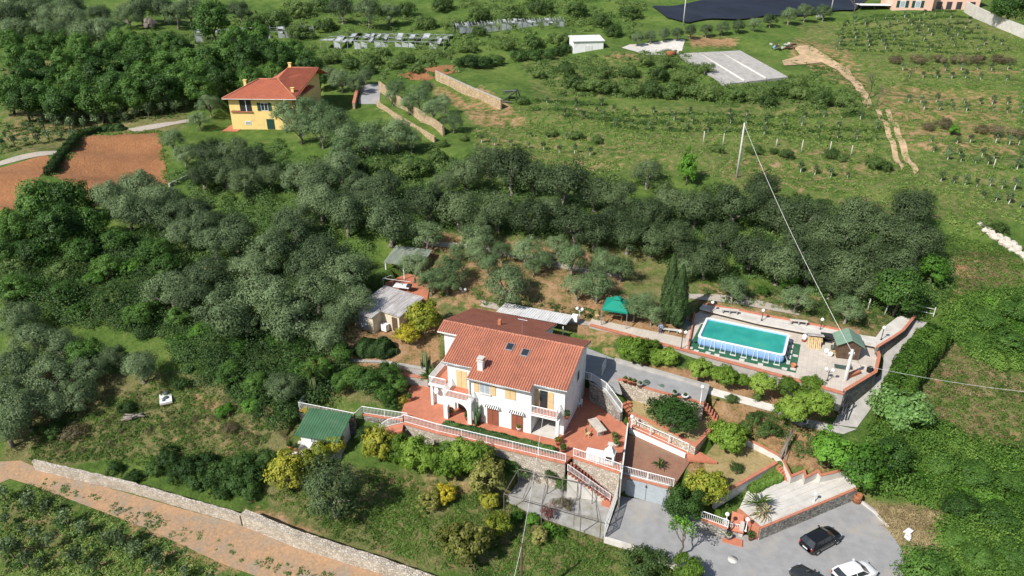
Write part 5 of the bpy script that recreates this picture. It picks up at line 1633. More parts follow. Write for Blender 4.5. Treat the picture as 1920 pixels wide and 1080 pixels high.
# benches by the pool
def bench(label, c, rz, l=1.5):
    o = thing('bench', label, 'bench', c, rz)
    MB().b(-l / 2, l / 2, -.2, .2, .38, .45).build('seat', 'light_concrete', o)
    for x in (-l * .42, 0, l * .42):
        MB().b(x - .06, x + .06, -.17, .17, 0, .38).build('leg', 'concrete', o)
    return o
bench('concrete bench on three legs beside the garden path', G(1254, 623, ZG), R(-14), 2.3)
bench('low concrete bench behind the left half of the pool', G(1368, 586, ZH + 0.15), R(-14), 2.0)
bench('low concrete bench behind the right half of the pool', G(1497, 607, ZH + 0.15), R(-14), 2.0)
o = thing('covered_heap', 'lumpy heap under dark green tarpaulin beside the cypresses', 'tarp', G(1283, 613, ZG))
tv = MB().lathe((0, 0, 0), [(1.1, -.1), (1.0, .3), (.7, .65), (.35, .85), (.02, .9)], 14)
tv.v = [(x * 1.1 + .1 * math.sin(5 * y), y * .7, z * (1 + .25 * math.sin(4 * x + 2))) for x, y, z in tv.v]
tv.build('tarpaulin', 'tarp_grey', o)
# person sitting on the end of the bench
def person(label, base, rz):
    o = thing('person', label, 'person', base, rz)
    me_ = bpy.data.meshes.new('body')
    J = [((0, 0, .50), .13), ((0, 0, .66), .125), ((0, -.02, .88), .15), ((0, -.02, 1.0), .10), ((0, -.02, 1.07), .05), ((0, -.03, 1.12), .055),
         ((.10, -.03, .52), .09), ((.12, -.42, .52), .065), ((.12, -.45, .10), .045), ((.12, -.58, .05), .04),
         ((-.10, -.03, .52), .09), ((-.12, -.42, .52), .065), ((-.12, -.45, .10), .045), ((-.12, -.58, .05), .04),
         ((.19, -.02, .96), .06), ((.26, -.04, .72), .045), ((.18, -.28, .62), .035),
         ((-.19, -.02, .96), .06), ((-.26, -.04, .72), .045), ((-.18, -.28, .62), .035)]
    E_ = [(0, 1), (1, 2), (2, 3), (3, 4), (4, 5), (0, 6), (6, 7), (7, 8), (8, 9), (0, 10), (10, 11), (11, 12), (12, 13), (2, 14), (14, 15), (15, 16), (2, 17), (17, 18), (18, 19)]
    me_.from_pydata([j[0] for j in J], E_, [])
    b_ = link_mesh('body', me_, o)
    b_.modifiers.new('skin', 'SKIN')
    for i, (p, r) in enumerate(J):
        me_.skin_vertices[0].data[i].radius = (r, r)
    me_.skin_vertices[0].data[0].use_root = True
    s_ = b_.modifiers.new('sub', 'SUBSURF'); s_.levels = 1; s_.render_levels = 1
    me_.materials.append(MATS['cloth_blue'])
    MB().ball((0, -.04, 1.22), .105, 12, 1.2).ball((0, -.14, 1.2), .02, 6).build('head', 'skin', o)
    MB().ball((0, 0, 1.25), .125, 12, 1.15).build('hair', 'hair', o)
    for s_ in (-1, 1):
        MB().tube([(s_ * .11, 0, .52), (s_ * .12, -.42, .53), (s_ * .12, -.45, .12)], [.105, .085, .065], 8).build('trouser_leg', 'cloth_navy', o)
        MB().box((s_ * .12, -.54, .05), (.09, .24, .09)).build('shoe', 'cloth_navy', o)
        for q in range(5):
            MB().tube([(s_ * (.15 + .014 * q), -.28, .62), (s_ * (.15 + .014 * q), -.36 + .01 * abs(q - 2), .59)], .009, 5).build('finger', 'skin', o)
    return o
person('dark haired person in pale blue shirt sitting on the bench end', G(1238, 621, ZG) + Vector((0, 0, -.05)), R(-14))
# things on the pool deck
def dk(px, py): return G(px, py, ZG)
o = thing('log_store', 'stack of split pale logs under a small grey sheet', 'firewood', dk(1527, 645), R(-14))
for i in range(9):
    for j in range(5):
        MB().box((-.7 + i * .17 + random.uniform(-.02, .02), random.uniform(-.1, .1), .1 + j * .17), (.15, .7, .15), random.uniform(-.1, .1), 0, random.uniform(-.3, .3)).build('log', 'pale_wood', o)
MB().box((0, .3, 1.05), (1.8, .9, .06), 0, -.25).build('cover', 'metal_sheet', o)
o = thing('planks', 'pale planks leaning against the log stack', 'planks', dk(1526, 650), R(-14))
for i in range(7):
    MB().box((-.6 + i * .2, -.1, .35), (.15, 1.3, .03), random.uniform(-.1, .1), R(38)).build('plank', 'pale_wood', o)
o = thing('pool_pump', 'white and red pump unit between pool and log stack', 'pump', dk(1507, 640), 0)
MB().lathe((0, 0, 0), [(.22, 0), (.22, .25), (.2, .3)], 12).build('base', 'red_paint', o)
MB().lathe((0, 0, .3), [(.2, 0), (.25, .1), (.25, .5), (.12, .65)], 12).build('tank', 'plastic_white', o)
o = thing('metal_rack', 'dark metal rack of junk between log stack and hut', 'rack', dk(1548, 640), R(-14))
for z in (.1, .5, .9):
    MB().b(-.6, .6, -.35, .35, z, z + .05).build('shelf', 'dark_metal', o)
for x in (-.58, .58):
    for y in (-.33, .33):
        MB().b(x - .03, x + .03, y - .03, y + .03, 0, 1.0).build('leg', 'dark_metal', o)
for k, (x, y, nm, mt, lb) in enumerate(((1549, 662, 'bucket', 'plastic_white', 'white bucket in front of the wooden hut'), (1556, 668, 'bucket', 'plastic_white', 'smaller white bucket nearest the wooden hut'), (1561, 655, 'bucket', 'tarp_grey', 'grey bucket beside the metal rack'))):
    o = thing(nm, lb, 'bucket', dk(x, y), 0)
    MB().lathe((0, 0, 0), [(.2, 0), (.27, .45), (.25, .45), (.19, .05)], 12).build('pail', mt, o)
o = thing('crate', 'yellow wooden crate in front of the wooden hut', 'crate', dk(1561, 664), R(-10))
MB().b(-.35, .35, -.25, .25, 0, .04).build('base', 'pale_wood', o)
for y in (-.25, .25):
    for z in (.12, .26):
        MB().b(-.35, .35, y - .015, y + .015, z, z + .1).build('slat', 'pale_wood', o)
for x in (-.35, .35):
    MB().b(x - .02, x + .02, -.23, .23, .04, .36).build('end', 'pale_wood', o)
o = thing('folded_lounger', 'dark grey folded lounger lying on the pool deck', 'lounger', dk(1578, 690), R(-20))
MB().box((0, 0, .14), (1.5, .65, .1)).build('seat', 'tarp_grey', o)
MB().box((.65, 0, .3), (.6, .65, .1), 0, 0, -.5).build('backrest', 'tarp_grey', o)
for x in (-.6, .6):
    MB().b(x - .03, x + .03, -.3, .3, 0, .1).build('leg', 'grey_metal', o)
o = thing('brick_bench', 'low red brick bench near the deck parapet', 'bench', dk(1600, 704), R(28))
MB().b(-.8, .8, -.2, .2, 0, .36).build('base', 'brick_coping', o)
MB().b(-.85, .85, -.25, .25, .36, .43).build('seat', 'terracotta', o)
o = thing('black_tyres', 'stack of black tyres against the curved parapet', 'tyres', dk(1630, 697), 0)
for k in range(3):
    MB().lathe((0, 0, k * .2), [(.18, 0), (.3, .0), (.33, .1), (.3, .19), (.18, .19), (.16, .1)], 16).build('tyre', 'tyre', o)
o = thing('stone_pot', 'small stone urn at the corner of the pool mat', 'pot', dk(1487, 689), 0)
MB().lathe((0, 0, 0), [(.25, 0), (.2, .1), (.3, .35), (.32, .45), (.26, .45), (.2, .3)], 12).build('urn', 'terracotta', o)
o = thing('covered_table', 'table with white cloth and clutter on the red patio behind the shed', 'table', G(755, 545, 4.3), R(-14))
MB().b(-1.1, 1.1, -.6, .6, .68, .74).build('cloth', 'plastic_white', o)
for x in (-.95, .95):
    for y in (-.45, .45):
        MB().b(x - .04, x + .04, y - .04, y + .04, 0, .68).build('leg', 'wood', o)
MB().b(.7, 1.25, -.4, .3, .742, 1.0).build('box', 'dark_metal', o)
MB().b(-.6, -.1, .1, .4, .742, .85).build('cushion', 'cloth_blue', o)
# mattress with dark cloth on the left lawn
lm_ = T(312, 752)
o = thing('sun_mattress', 'white mattress with dark green cushions lying on the left lawn', 'mattress', lm_, R(25))
MB().box((0, 0, .22), (1.25, 1.9, .22)).build('mattress', 'plastic_white', o)
MB().box((0, 0, .06), (1.3, 1.95, .1)).build('pallet', 'wood', o)
MB().ball((.05, -.05, .36), .33, 10, .35).ball((-.2, -.5, .36), .2, 8, .4).ball((.1, .85, .4), .36, 10, .5).build('cushion', 'tarp_grey', o)
# log pile and stump on the lawn
lp = T(254, 784)
o = thing('log_pile', 'grey heap of cut logs on the left lawn', 'log pile', lp, R(10))
for k in range(14):
    a = random.uniform(-.5, .5)
    p0 = Vector((random.uniform(-.7, .7), random.uniform(-.4, .4), .1 + .09 * (k // 4)))
    MB().tube([p0 - Vector((math.cos(a) * .6, math.sin(a) * .6, 0)), p0 + Vector((math.cos(a) * .6, math.sin(a) * .6, .1))], .09, 7).build('log', 'grey_bark', o)
# flower pots: terracotta bowls with small plants along the driveway wall etc.
POTS = [(1172, 716, ZE + .15, 'terracotta bowl at the upper end of the driveway wall'), (1181, 719, ZE + .15, 'second terracotta bowl on the driveway wall from the house'),
        (1189, 721, ZE + .15, 'dark bowl on the driveway wall next to the terracotta bowls'), (1199, 725, ZE + .15, 'pink rimmed bowl on the driveway wall before the grey shrubs'),
        (1264, 742, ZE + .15, 'wide terracotta bowl on the driveway wall below the grey shrubs'), (1284, 748, ZE + .15, 'wide bowl on the driveway wall nearest the white lamp'),
        (846, 778, 0, 'terracotta pot inside the arched porch'), (876, 787, 0, 'red pot at the right foot of the arched porch'),
        (1046, 834, 0, 'yellow green cactus pot on the red terrace in front of the house'), (1064, 778, 2.82, 'terracotta pots on the ledge beside the right balcony'),
        (545, 842, -2.2, 'terracotta pot left of the green roofed hut'), (556, 845, -2.2, 'small terracotta pot at the corner of the green roofed hut'),
        (1407, 1012, ZP, 'white pot with green plant at the foot of the dark stone wall'), (1366, 1010, ZP + .2, 'grey pot on the red gate landing'),
        (973, 808, 0, 'pale stone pot against the house wall between door and porch'), (1152, 825, 0, 'terracotta pot of leafy plants at the right edge of the red terrace'),
        (1155, 838, 0, 'second terracotta pot of leafy plants near the white divider wall'), (1056, 848, 0, 'dark pot of leafy plants near the head of the red steps'),
        (768, 752, 0, 'pot of pale flowers at the left edge of the red terrace')]
POTO = []
for x, y, z, lb in POTS:
    c = G(x, y, z)
    if z > 2.8:
        c = HW(10.35, 1.2, 2.0)
    o = thing('flower_pot', lb, 'flower pot', c, 0)
    w_ = .32 if 'bowl' in lb else .26
    mt = 'terracotta_dark' if 'dark' in lb else ('plastic_white' if 'white' in lb or 'pale stone' in lb else ('concrete' if 'grey' in lb else 'terracotta'))
    MB().lathe((0, 0, 0), [(w_ * .65, 0), (w_, .38), (w_ * 1.08, .40), (w_ * 1.08, .45), (w_ * .9, .45), (w_ * .8, .36), (.02, .36)], 12).build('pot', mt, o)
    POTO.append((o, lb))
# boulders at the right
rb2 = random.Random(4)
for k in range(26):
    f = k / 25
    x = 1842 + f * 85 + rb2.uniform(-4, 4); y = 428 + f * 62 + rb2.uniform(-5, 5)
    p_ = T(x, y)
    m_ = MB().ball((0, 0, 0), rb2.uniform(.45, .8), 7, .7)
    m_.v = [(a * rb2.uniform(.85, 1.15), b_ * rb2.uniform(.85, 1.15), c_ * rb2.uniform(.85, 1.15)) for a, b_, c_ in m_.v]
    m_.sm = [False] * len(m_.f)
    o = m_.build('boulder', 'stone_pale'); o.location = p_ + Vector((0, 0, .2)); o.rotation_euler = (0, 0, rb2.uniform(0, 6))
    tag(o, 'pale boulder number ' + ['one', 'two', 'three', 'four', 'five', 'six', 'seven', 'eight', 'nine', 'ten', 'eleven', 'twelve', 'thirteen', 'fourteen', 'fifteen', 'sixteen', 'seventeen', 'eighteen', 'nineteen', 'twenty', 'twenty-one', 'twenty-two', 'twenty-three', 'twenty-four', 'twenty-five', 'twenty-six'][k] + ' from left in rough stone bank at right edge', 'boulder', 'boulders of the stone bank')
# collapsed black frame, brush piles, junk further up
fp_ = T(958, 192)
o = thing('collapsed_frame', 'dark collapsed wooden frame at the end of the tan wall', 'ruin', fp_, R(-20))
for a, b_ in (((-2, 0, 0), (1.2, 0, 2.4)), ((-2, .8, 0), (1.2, .8, 2.4)), ((1.2, 0, 0), (1.2, 0, 2.4)), ((2.2, .8, 0), (1.2, .8, 2.4)), ((-1, 0, .8), (-1, .8, .8)), ((0, 0, 1.6), (0, .8, 1.6)), ((-2.5, -.3, .1), (.5, -.8, .2)), ((-1.8, 0, 2.2), (1.2, 0, 2.5))):
    MB().tube([a, b_], .12, 5).build('beam', 'dark_metal', o)
MB().sheet([(-1.8, 0, 1.6), (1.0, 0, 2.5), (1.0, 1.6, 2.6), (-1.8, 1.6, 1.7)], .06).build('panel', 'dark_metal', o)
jp = T(1465, 92)
o = thing('junk_heap', 'heap of junk and sheets beside the dirt track', 'junk', jp, 0)
for k in range(16):
    MB().box((random.uniform(-3, 3), random.uniform(-1.5, 1.5), .3 + random.uniform(0, 1)), (random.uniform(.5, 2), random.uniform(.4, 1.2), random.uniform(.1, .6)), random.uniform(0, 3), random.uniform(-.3, .3)).build('scrap', random.choice(['torn_plastic', 'concrete', 'rust', 'plastic_blue', 'stone_pale', 'dark_wood']), o)
o = thing('water_tank', 'dull red tank lying beside the gravel yard', 'tank', T(1258, 106), R(15))
MB().tube([(-1.2, 0, .7), (1.2, 0, .7)], .7, 12).build('shell', 'rust', o)
o = thing('white_sign', 'white board on posts at the corner of the vineyard', 'sign', T(1536, 38), R(-5))
MB().b(-1.1, 1.1, -.05, .05, .9, 2.2).build('board', 'plastic_white', o)
for x in (-.9, .9):
    MB().b(x - .05, x + .05, .05, .15, -.3, 2.0).build('post', 'grey_metal', o)
# debris by the parking place
dp = G(1702, 1005, ZP)
o = thing('broken_chair', 'broken white plastic chair in the dry weeds by the parking area', 'chair', (dp.x, dp.y, float(nat(dp.x, dp.y)) + .05), R(50))
MB().box((0, 0, .25), (.9, .5, .06), 0, .4).build('seat', 'plastic_white', o)
MB().box((.4, .1, .45), (.1, .5, .7), .4, .5).build('backrest', 'plastic_white', o)
MB().tube([(-.4, -.2, 0), (-.4, -.3, .5)], .04, 5).build('leg', 'plastic_white', o)
o = thing('fallen_poles', 'bundle of old pale poles leaning on the orange bank', 'poles', G(1467, 862, -0.2), 0)
p0, p1 = G(1465, 860, -0.1), G(1484, 808, 1.2)
for k in range(8):
    q = Vector((random.uniform(-.3, .3), random.uniform(-.2, .2), random.uniform(0, .2)))
    MB().tube([p0 + q, p1 + Vector((random.uniform(-.3, .3), random.uniform(-.3, .2), random.uniform(-.2, .3)))], .04, 6).build('pole', 'grey_bark', o, True)
o = thing('scrap_bundle', 'tangle of dark pipes at the foot of the deck corner', 'scrap', G(1585, 770, 2.0), 0)
for k in range(9):
    a = G(1575 + random.uniform(-6, 8), 775 + random.uniform(-6, 6), 2.0); b_ = G(1590 + random.uniform(-6, 8), 745 + random.uniform(-6, 6), 2.9)
    MB().tube([a, b_], .07, 6).build('pipe', 'dark_metal', o, True)
o = thing('side_gate', 'white metal gate standing open at the head of the driveway', 'gate', G(1128, 706, ZE), R(70))
MB().tube([(0, 0, .1), (0, 0, 1.6), (2.0, 0, 1.3), (2.0, 0, .1), (0, 0, .1)], .04, 5).build('frame', 'old_white_paint', o)
gbm = MB()
for k in range(9):
    gbm.tube([(.2 * (k + 1), 0, .1), (.2 * (k + 1), 0, 1.5 - .03 * k)], .018, 4)
tag(gbm.build('bars', 'old_white_paint', o), kind='stuff')
# ------------------------------------------------------------------ vegetation
rng = np.random.default_rng(11)

def unit(n, r=rng):
    v = r.normal(size=(n, 3))
    return v / np.linalg.norm(v, axis=1, keepdims=True)

def leaf_quads(P, Nn, l, w, r=rng):
    """leaf-shaped quads (rhombic) at P facing Nn"""
    n = len(P)
    a = np.cross(Nn, unit(n, r))
    a /= np.linalg.norm(a, axis=1, keepdims=True) + 1e-9
    b = np.cross(Nn, a)
    L = (l * r.uniform(.6, 1.35, (n, 1))) * 0.5
    W_ = (w * r.uniform(.6, 1.35, (n, 1))) * 0.5
    V = np.stack([P - a * L, P - b * W_ + a * L * .1, P + a * L, P + b * W_ + a * L * .1], 1).reshape(-1, 3)
    Qd = np.arange(n * 4).reshape(n, 4)
    return V, Qd

def crown_pts(nclump, nleaf, rx, ry, rz, zc, cr, r=rng, bottom=-0.55, lumpy=0.18, inner=0.45):
    d = unit(nclump * 3, r)
    d = d[d[:, 2] > bottom][:nclump]
    ph = r.uniform(0, 6.28, 4)
    az = np.arctan2(d[:, 1], d[:, 0])
    lump = 1 + lumpy * (np.sin(2 * az + ph[0]) * .6 + np.sin(3 * az + ph[1]) * .5 + np.sin(5 * az + ph[2] + 3 * d[:, 2]) * .4)
    rad = (inner + (1 - inner) * r.uniform(0, 1, len(d)) ** 0.5) * lump
    C = d * rad[:, None] * np.array([rx, ry, rz]) + np.array([0, 0, zc])
    k = nleaf // len(C)
    u = unit(len(C) * k, r)
    rr = r.uniform(.25, 1, (len(C) * k, 1)) ** (1 / 2.2)
    crr = cr * r.uniform(.6, 1.35, (len(C), 1))
    Cx = np.repeat(C, k, 0); crx = np.repeat(crr, k, 0)
    P = Cx + u * rr * crx * np.array([1, 1, .8])
    cd = P - np.array([0, 0, zc * .8]); cd /= np.linalg.norm(cd, axis=1, keepdims=True) + 1e-9
    Nn = u * .6 + cd * .6 + unit(len(u), r) * .42 + np.array([0, 0, .15])
    Nn /= np.linalg.norm(Nn, axis=1, keepdims=True)
    return P, Nn, C

def trunk_mb(h, r0, limbs, C, seed, lean=0.15, multi=1):
    rr = random.Random(seed)
    m_ = MB()
    tops = []
    for q in range(multi):
        a0 = rr.uniform(0, 6.28)
        off = Vector((math.cos(a0), math.sin(a0), 0)) * (r0 * 1.2 if multi > 1 else 0)
        top = Vector((rr.uniform(-lean, lean) * h, rr.uniform(-lean, lean) * h, h)) + off * 3
        mid = off + Vector((rr.uniform(-.1, .1) * h, rr.uniform(-.1, .1) * h, h * .5))
        m_.tube([off + Vector((0, 0, -.4)), off + Vector((0, 0, .05)), mid, top], [r0 * 1.5, r0 * 1.25, r0, r0 * .75], 7)
        tops.append(top)
    idx = list(range(len(C))); rr.shuffle(idx)
    for i in idx[:limbs]:
        c = Vector(C[i]); top = rr.choice(tops)
        m_.tube([top * rr.uniform(.75, 1), top.lerp(c, .5) + Vector((rr.uniform(-.2, .2), rr.uniform(-.2, .2), .1)), c], [r0 * .55, r0 * .32, r0 * .1], 5)
    return m_

PROTO = {}
def proto(kind, seed, leaf, trunk_mat, nclump, nleaf, rx, ry, rz, zc, cr, l, w, h, r0, limbs, bottom=-.55, lumpy=.18, inner=.45, multi=1):
    r = np.random.default_rng(seed)
    P, Nn, C = crown_pts(nclump, nleaf, rx, ry, rz, zc, cr, r, bottom, lumpy, inner)
    V, Qd = leaf_quads(P, Nn, l, w, r)
    cm_ = np_mesh(kind + '_crown', V, Qd, leaf)
    tm = trunk_mb(h, r0, limbs, C, seed, multi=multi)
    t_ = bpy.data.meshes.new(kind + '_trunk')
    t_.from_pydata(tm.v, [], tm.f); t_.polygons.foreach_set('use_smooth', tm.sm); t_.materials.append(MATS[trunk_mat]); t_.update()
    PROTO.setdefault(kind, []).append((t_, cm_))
# nominal crown diameter 6 m
for s_ in range(6):
    proto('olive', 100 + s_, 'olive_leaf', 'grey_bark', 48, 8600, 2.3, 2.3, 1.75, 3.0, .95, .24, .10, 1.5, .24, 7, lumpy=.2, inner=.62)
    proto('dark_olive', 200 + s_, 'olive_dark_leaf', 'grey_bark', 48, 8600, 2.3, 2.3, 1.8, 2.9, .95, .24, .10, 1.4, .24, 7, lumpy=.24, inner=.6)
for s_ in range(4):
    proto('pale_olive', 300 + s_, 'olive_pale_leaf', 'grey_bark', 42, 6000, 2.35, 2.35, 1.8, 3.1, .9, .24, .10, 1.5, .2, 9, lumpy=.28, inner=.55)
    proto('broad', 400 + s_, 'broad_leaf', 'bark', 50, 7000, 2.4, 2.4, 2.4, 3.4, .9, .28, .19, 1.8, .2, 6, lumpy=.24, inner=.58)
    proto('bright', 500 + s_, 'bright_leaf', 'bark', 80, 5600, 2.5, 2.5, 2.3, 3.0, .75, .34, .22, 1.4, .2, 6, lumpy=.26)
    proto('citrus', 600 + s_, 'citrus_leaf', 'bark', 46, 5600, 2.4, 2.4, 2.1, 2.9, .85, .36, .24, 1.2, .18, 6, lumpy=.2, inner=.58)
    proto('bush', 700 + s_, 'scrub_leaf', 'bark', 60, 3600, 2.6, 2.6, 1.6, 1.3, .75, .32, .18, .6, .1, 4, bottom=-.35, lumpy=.28)
    proto('dark_bush', 750 + s_, 'hedge_leaf', 'bark', 60, 3600, 2.6, 2.6, 1.7, 1.4, .75, .32, .18, .6, .1, 4, bottom=-.35, lumpy=.26)
for s_ in range(2):
    proto('yellow_citrus', 640 + s_, 'citrus_yellow_leaf', 'bark', 80, 5200, 2.5, 2.5, 2.2, 2.9, .72, .38, .24, 1.2, .18, 6)
    proto('lemon', 660 + s_, 'lemon_leaf', 'bark', 85, 6500, 2.5, 2.5, 2.2, 2.7, .6, .34, .22, 1.0, .18, 5, lumpy=.28)
    proto('mimosa', 680 + s_, 'mimosa_leaf', 'bark', 60, 4200, 2.5, 2.5, 2.2, 2.9, .72, .34, .2, 1.2, .18, 6, lumpy=.3)
    proto('red_bush', 800 + s_, 'red_leaf', 'bark', 45, 1500, 2.5, 2.5, 1.8, 1.8, .7, .34, .14, .6, .08, 12, lumpy=.3)
    proto('dry_bush', 820 + s_, 'dry_scrub_leaf', 'bark', 50, 2600, 2.6, 2.6, 1.5, 1.3, .75, .4, .10, .6, .08, 10, bottom=-.35)
    proto('yellow_bush', 840 + s_, 'yellow_bush_leaf', 'bark', 55, 3200, 2.6, 2.6, 1.6, 1.5, .75, .34, .2, .6, .08, 4, bottom=-.35)
    proto('silver', 860 + s_, 'silver_leaf', 'bark', 50, 2600, 2.6, 2.6, 1.8, 1.8, .75, .36, .2, .6, .08, 4, bottom=-.35)
    proto('blossom', 880 + s_, 'white_blossom', 'bark', 85, 5600, 2.5, 2.5, 2.0, 2.5, .72, .36, .24, 1.0, .16, 4)
proto('pink', 900, 'pink_blossom', 'bark', 50, 2200, 2.3, 2.3, 2.4, 2.6, .7, .3, .16, .8, .12, 12)
# cypress: tall flame
for s_ in range(2):
    r = np.random.default_rng(950 + s_)
    n = 11000
    t_ = r.uniform(0, 1, n)
    prof_ = np.interp(t_, [0, .06, .25, .5, .8, .95, 1], [.45, .8, 1.0, .9, .5, .2, .03])
    az = r.uniform(0, 6.28, n)
    lob = 1 + .12 * np.sin(5 * az + 14 * t_) + .08 * np.sin(9 * az - 22 * t_)
    rad = 1.0 * prof_ * lob * r.uniform(.55, 1, n) ** .5
    P = np.stack([rad * np.cos(az), rad * np.sin(az), .3 + t_ * 8.2], 1)
    Nn = np.stack([np.cos(az), np.sin(az), np.full(n, .35)], 1) + unit(n, r) * .5
    Nn /= np.linalg.norm(Nn, axis=1, keepdims=True)
    V, Qd = leaf_quads(P, Nn, .26, .09, r)
    cm_ = np_mesh('cypress_crown', V, Qd, 'cypress_leaf')
    tm = MB().tube([(0, 0, -.4), (0, 0, 7)], [.16, .04], 7)
    t2_ = bpy.data.meshes.new('cypress_trunk'); t2_.from_pydata(tm.v, [], tm.f); t2_.materials.append(MATS['bark']); t2_.update()
    PROTO.setdefault('cypress', []).append((t2_, cm_))

rv = random.Random(21)
def plant(kind, name, label, cat, loc, diam, group=None, sz=1.0):
    t_, c_ = rv.choice(PROTO[kind])
    o = thing(name, label, cat, loc, rv.uniform(0, 6.28), group)
    k = diam / 6.0
    o.scale = (k, k, k * sz)
    link_mesh('trunk', t_, o)
    link_mesh('crown', c_, o)
    return o

ZCN = {'olive': 3.0, 'dark_olive': 2.9, 'pale_olive': 3.1, 'broad': 3.4, 'bright': 3.0, 'citrus': 2.9, 'yellow_citrus': 2.9, 'lemon': 2.7, 'mimosa': 2.9, 'bush': 1.3, 'dark_bush': 1.4, 'red_bush': 1.8, 'dry_bush': 1.3, 'yellow_bush': 1.5, 'silver': 1.8, 'blossom': 2.5, 'pink': 2.6}
def tree_px(kind, name, label, cat, cx, cy, w, group=None, sz=1.0, z=None):
    """tree whose crown is centred at picture point (cx, cy) and w picture pixels wide, standing on the hillside (or level z)"""
    d_ = 100.0
    for _ in range(4):
        diam = w * d_ / FPX * 1.03
        zc = ZCN[kind] * diam / 6.0 * sz
        if z is None:
            p = T(cx, cy, zc)
        else:
            p = G(cx, cy, z + zc); p.z = z
        d_ = p.y * CP - (p.z + zc - CAMH) * SP
    return plant(kind, name, label, cat, p, diam, group, sz)

ORD = ['first', 'second', 'third', 'fourth', 'fifth', 'sixth', 'seventh', 'eighth', 'ninth', 'tenth', 'eleventh', 'twelfth']
def place_words(lst, label):
    """labels that add where in its group each member stands: row counted from the far side, then place from the left"""
    n = len(lst)
    nrow = 1 if n <= 5 else max(2, round(n / 6))
    order = sorted(range(n), key=lambda i: lst[i][1])
    out = [None] * n
    for r_ in range(nrow):
        mem = order[r_ * n // nrow:(r_ + 1) * n // nrow]
        mem.sort(key=lambda i: lst[i][0])
        for k, i in enumerate(mem):
            pos = 'leftmost' if k == 0 else ('rightmost' if k == len(mem) - 1 else ORD[k] + ' from left')
            rw = '' if nrow == 1 else (', farthest row' if r_ == 0 else (', nearest row' if r_ == nrow - 1 else ', ' + ORD[r_] + ' row from back'))
            out[i] = label + ', ' + pos + rw
    return out

def many(kind, name, label, cat, lst, group, sz=1.0, z=None):
    for q, lb in zip(lst, place_words(lst, label)):
        tree_px(kind, name, lb, cat, q[0], q[1], q[2], group, sz, z)

OL = 'olive_tree'
many('olive', OL, 'grey-green olive in crowded grove left of grey shed', 'tree',
     [(320, 545, 89), (395, 515, 94), (425, 580, 120), (440, 438, 94), (505, 470, 96), (545, 442, 89), (500, 560, 118), (545, 602, 110), (592, 548, 101), (583, 500, 86), (610, 478, 101), (652, 515, 101), (668, 565, 74), (612, 630, 79), (558, 415, 84), (470, 505, 84), (640, 590, 72), (400, 455, 72), (365, 560, 84), (460, 610, 72)],
     'olives of the left grove')
many('olive', OL, 'rounded olive up the slope left behind the house', 'tree',
     [(603, 335, 89), (600, 378, 89), (650, 402, 89), (672, 350, 72), (722, 352, 79), (730, 412, 110), (640, 310, 72), (560, 330, 72), (690, 385, 72)],
     'olives above the house, left')
many('dark_olive', OL, 'dark olive in long dense band behind house garden', 'tree',
     [(803, 380, 98), (860, 392, 94), (873, 325, 82), (960, 315, 108), (1000, 330, 82), (1058, 340, 108), (1115, 360, 77), (1160, 368, 87), (933, 392, 91), (993, 402, 91), (1075, 420, 94), (1115, 430, 87), (1178, 440, 82), (1030, 395, 70), (900, 420, 70), (840, 340, 58), (915, 300, 70), (1215, 325, 63), (1215, 400, 82), (1150, 410, 70)],
     'olives of the middle row')
many('dark_olive', OL, 'dark olive in dense grove behind the pool', 'tree',
     [(1305, 388, 91), (1252, 378, 75), (1376, 385, 98), (1432, 352, 77), (1460, 400, 87), (1511, 408, 98), (1575, 444, 103), (1612, 402, 91), (1665, 432, 98), (1725, 452, 96), (1222, 447, 77), (1270, 440, 77), (1324, 485, 84), (1410, 470, 98), (1462, 492, 98), (1519, 488, 98), (1590, 504, 108), (1680, 495, 96), (1540, 452, 77), (1640, 470, 77), (1356, 440, 77), (1290, 480, 70), (1495, 450, 82), (1620, 530, 82), (1560, 530, 70)],
     'olives of the grove behind the pool')
tree_px('dark_olive', OL, 'largest dark olive standing out at the right end of the grove', 'tree', 1714, 388, 96)
tree_px('broad', 'leafy_tree', 'dark leafy tree above the top of the side lane', 'tree', 1688, 545, 96)
tree_px('bright', 'leafy_tree', 'bright green leafy tree amid the dark olive grove', 'tree', 1632, 462, 54)
tree_px('bright', 'leafy_tree', 'bright green tree at the lower right edge of the olive grove', 'tree', 1750, 505, 64)
tree_px('bright', 'leafy_tree', 'bright green shrub behind the pool under the dark olives', 'tree', 1480, 520, 46)
many('pale_olive', OL, 'pale garden olive on orange terrace behind house', 'tree',
     [(800, 440, 70), (890, 448, 68), (940, 470, 50), (985, 468, 66), (1020, 488, 42), (1072, 482, 74), (776, 497, 62), (808, 527, 58), (848, 503, 72), (838, 530, 54), (893, 475, 50), (1082, 537, 60), (1120, 533, 76), (915, 495, 50), (860, 470, 44), (1130, 490, 60), (1165, 500, 60), (1045, 460, 50), (1000, 500, 40)],
     'garden olives behind the house')
tree_px('olive', OL, 'broad olive alone in the dry plot directly behind the house', 'tree', 950, 533, 92)
many('pale_olive', OL, 'pale garden olive between gazebo and cypresses', 'tree', [(1190, 575, 58), (1222, 590, 50), (1208, 565, 50)], 'olives by the gazebo')
many('pale_olive', OL, 'rounded garden olive on dry slope behind the pool', 'tree', [(1376, 540, 62), (1494, 560, 64), (1590, 577, 68), (1284, 505, 50)], 'garden olives behind the pool')
tree_px('bright', 'young_tree', 'small bright green tree between the two garden olives behind pool', 'tree', 1432, 545, 22)
many('olive', OL, 'olive in dark clump at the far left edge', 'tree',
     [(35, 690, 101), (95, 705, 97), (62, 640, 85), (150, 742, 71), (45, 765, 106), (112, 645, 74), (30, 600, 85), (165, 695, 74), (10, 800, 92), (15, 740, 92), (100, 760, 69)],
     'olives of the left edge clump')
